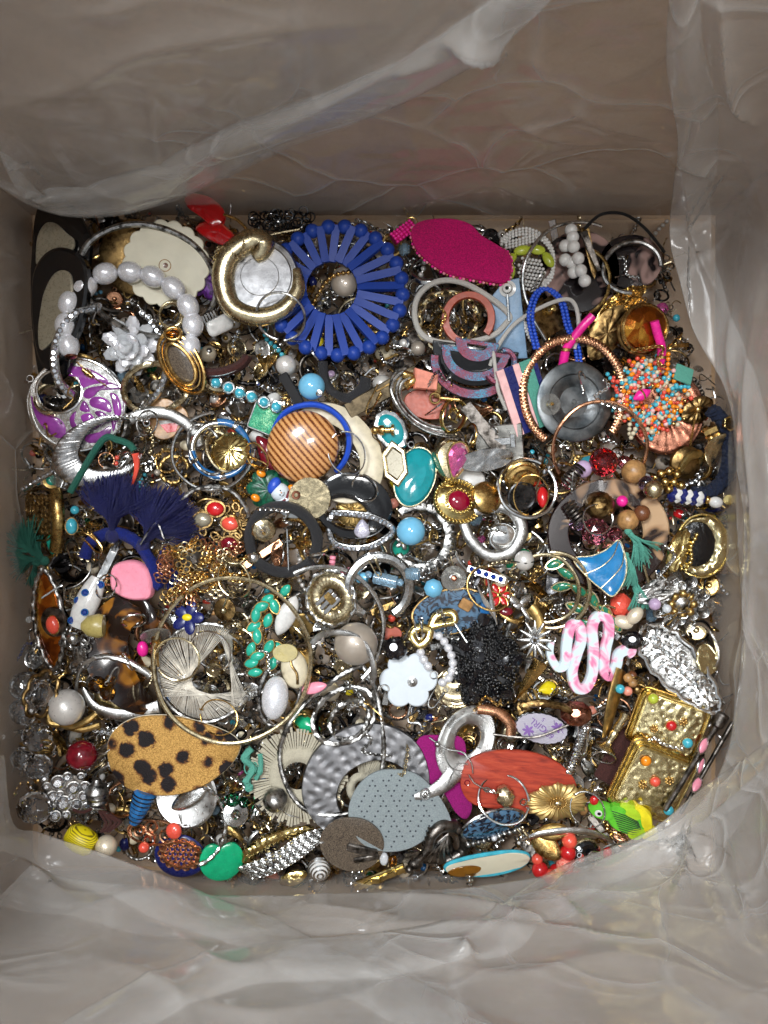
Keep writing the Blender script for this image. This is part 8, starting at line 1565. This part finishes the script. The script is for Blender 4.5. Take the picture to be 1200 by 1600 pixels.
def add_film(name, V, nu, nv, wrap=False):
    if name != 'base_sheet': V = crease(V)
    F = []
    for j in range(nv-1):
        for i in range(nu if wrap else nu-1):
            i2 = (i+1) % nu; F.append((j*nu+i, j*nu+i2, (j+1)*nu+i2, (j+1)*nu+i))
    me = blender_mesh(None, (V, F), 'bag_film', sharp=180); o = bpy.data.objects.new(name, me); COL.objects.link(o); o.parent = bag; return o
# the liner: rounded rectangle round the heap, rising up the walls
def perim(t, inset, rad=34):
    x0, x1, y0, y1 = XL+inset, XR_-inset, YB+inset, YT-inset; w, h = x1-x0-2*rad, y1-y0-2*rad; q = pi*rad/2; Ltot = 2*w+2*h+4*q; s = t*Ltot
    for (kind, L_, cx, cy, a) in (('l', w, x0+rad, y1, 0), ('c', q, x1-rad, y1-rad, 90), ('l', h, x1, y1-rad, -90), ('c', q, x1-rad, y0+rad, 0), ('l', w, x1-rad, y0, 180), ('c', q, x0+rad, y0+rad, -90), ('l', h, x0, y0+rad, 90), ('c', q, x0+rad, y1-rad, 180)):
        if s <= L_:
            if kind == 'l':
                d = (math.cos(math.radians(a)), math.sin(math.radians(a))); return (cx+d[0]*s, cy+d[1]*s), (-d[1], d[0])
            b_ = math.radians(a-90*s/L_); return (cx+rad*math.cos(b_), cy+rad*math.sin(b_)), (math.cos(b_), math.sin(b_))
        s -= L_
    return (x0+rad, y1), (0, 1)
NU, NV = 900, 170; V = []
for j in range(NV):
    zt = j/(NV-1); z = -75+(ZT+30+75)*zt
    for i in range(NU):
        (x, y), n = perim(i/NU, 14+14*zt, 30+110*min(1, zt*2.2))
        a = crump((x, y, z), 0)*(.35+.65*min(1, zt*3)); a = max(-2, a+9)
        V.append((x-n[0]*a, y-n[1]*a, z+crump((y, z, x), 4)*.25*zt))
add_film('liner', np.array(V), NU, NV, True)
V = []
for j in range(60):
    for i in range(60):
        x, y = XL+14+(XR_-XL-28)*i/59, YB+14+(YT-YB-28)*j/59; V.append((x, y, -112+crump((x, y, 0), 3)*.4))
add_film('base_sheet', np.array(V), 60, 60)
# loose folds: each a sheet hanging from the rim inside the liner, given by its lower edge
def wall_hit(px, py, inset):
    dx, dy = px-600, 800-py; ts = [.972]
    if dx > 0: ts.append((XR_-inset)/dx)
    if dx < 0: ts.append((XL+inset)/dx)
    if dy > 0: ts.append((YT-inset)/dy)
    if dy < 0: ts.append((YB+inset)/dy)
    m_ = min(ts); t = m_-math.log(sum(math.exp(-28*(q_-m_)) for q_ in ts))/28; return np.array((dx*t, dy*t, HC-HC*t))
def fold(name, edge, outer, pl_=1, inset=46, back=72, bulge=14, seed=11, nu=240, nv=140, amp=1.0):
    E = resample(sp([(a, b, 0) for a, b in edge], 8), 6)[:, :2]; O = resample(sp([(a, b, 0) for a, b in outer], 8), 6)[:, :2]
    te = np.linspace(0, 1, nu); E = np.stack([np.interp(te, np.linspace(0, 1, len(E)), E[:, k]) for k in (0, 1)], 1); O = np.stack([np.interp(te, np.linspace(0, 1, len(O)), O[:, k]) for k in (0, 1)], 1)
    V = []
    for j in range(nv):
        for i in range(nu):
            if j < 30:      # the film turns under at the edge and pleats behind itself
                u_ = (30-j)/10 if pl_ > 1 else (30-j)/30; s = u_ if u_ <= 1 else (2-u_ if u_ <= 2 else u_-2); s = .04+.96*s if u_ > 1 else s
                p2 = E[i]+(O[i]-E[i])/np.linalg.norm(O[i]-E[i])*back*s; ins = inset-2-4.5*u_-4*math.sin(s*pi/2)
            else:
                s = (j-30)/(nv-31); p2 = E[i]+(O[i]-E[i])*s**1.15; dd_ = np.linalg.norm(p2-E[i]); ins = inset+bulge*max(0, math.sin(min(1, dd_/back)*pi))**.8
            p = wall_hit(p2[0], p2[1], ins); c = crump(p, seed, amp)*.55
            d = np.array((p[0]*.0, p[1]*.0, 0.)); nx = -1 if p[0] > XR_-inset-60 else (1 if p[0] < XL+inset+60 else 0); ny = -1 if p[1] > YT-inset-60 else (1 if p[1] < YB+inset+60 else 0)
            nn = math.hypot(nx, ny) or 1; e = min(1, abs(j-30)/8+.35)
            p = p+np.array((nx/nn*c*e, ny/nn*c*e, 0)); V.append(p)
    add_film(name, np.array(V), nu, nv)
fold('fold', [(-90, 230), (0, 292), (50, 322), (110, 340), (190, 338), (276, 314), (330, 290), (450, 236), (600, 172), (720, 113), (820, 40), (880, -20)], [(-400, 160), (-450, 60), (-480, -60), (-460, -200), (-300, -420), (0, -500), (350, -500), (600, -440), (760, -330), (860, -240)], 3, 42, seed=13, bulge=24)
fold('fold', [(1050, -60), (1040, 90), (1058, 200), (1052, 280), (1046, 370), (1062, 440), (1085, 520), (1128, 600), (1150, 680), (1166, 800), (1162, 940), (1152, 1070), (1132, 1180), (1085, 1262), (985, 1322), (880, 1362), (740, 1386), (640, 1392), (480, 1398), (300, 1396), (150, 1380), (40, 1360)], [(1250, -420), (1420, -200), (1500, 0), (1500, 150), (1480, 300), (1460, 400), (1440, 520), (1420, 600), (1420, 680), (1420, 800), (1430, 940), (1500, 1070), (1560, 1200), (1600, 1400), (1500, 1800), (1250, 2000), (1000, 2060), (760, 2060), (500, 2060), (200, 2060), (-100, 1900), (-300, 1700)], 1, 40, seed=21, nu=420)
fold('fold', [(6, 1180), (20, 1285), (60, 1300), (150, 1330), (240, 1362), (330, 1400), (420, 1430), (520, 1480), (640, 1530), (760, 1590), (860, 1680)], [(-200, 1200), (-380, 1400), (-460, 1700), (-300, 2000), (0, 2100), (200, 2120), (400, 2120), (600, 2100), (1000, 2080), (1200, 2080)], 1, 56, seed=41)
fold('fold', [(1240, 1130), (1120, 1215), (1010, 1300), (880, 1350), (800, 1400), (740, 1440), (560, 1462), (380, 1480), (220, 1530), (60, 1620), (-60, 1700)], [(1700, 1100), (1700, 1500), (1600, 1900), (1300, 2200), (1000, 2200), (760, 2200), (500, 2200), (200, 2200), (0, 2200), (-200, 2200)], 1, 76, seed=51)
# the surface the box stands on
tb = plate(np.array([(-3500, -3500), (3500, -3500), (3500, 3500), (-3500, 3500)]), [(1, 1), (.5, 2), (.02, 2)])
M('table_top', lin(110, 104, 98), 0, .6, .1, vs=6)
o = bpy.data.objects.new('floor', blender_mesh(None, tb, 'table_top')); COL.objects.link(o); o.location = (0, 0, (ZB-t-4)*S); o['kind'] = 'structure'
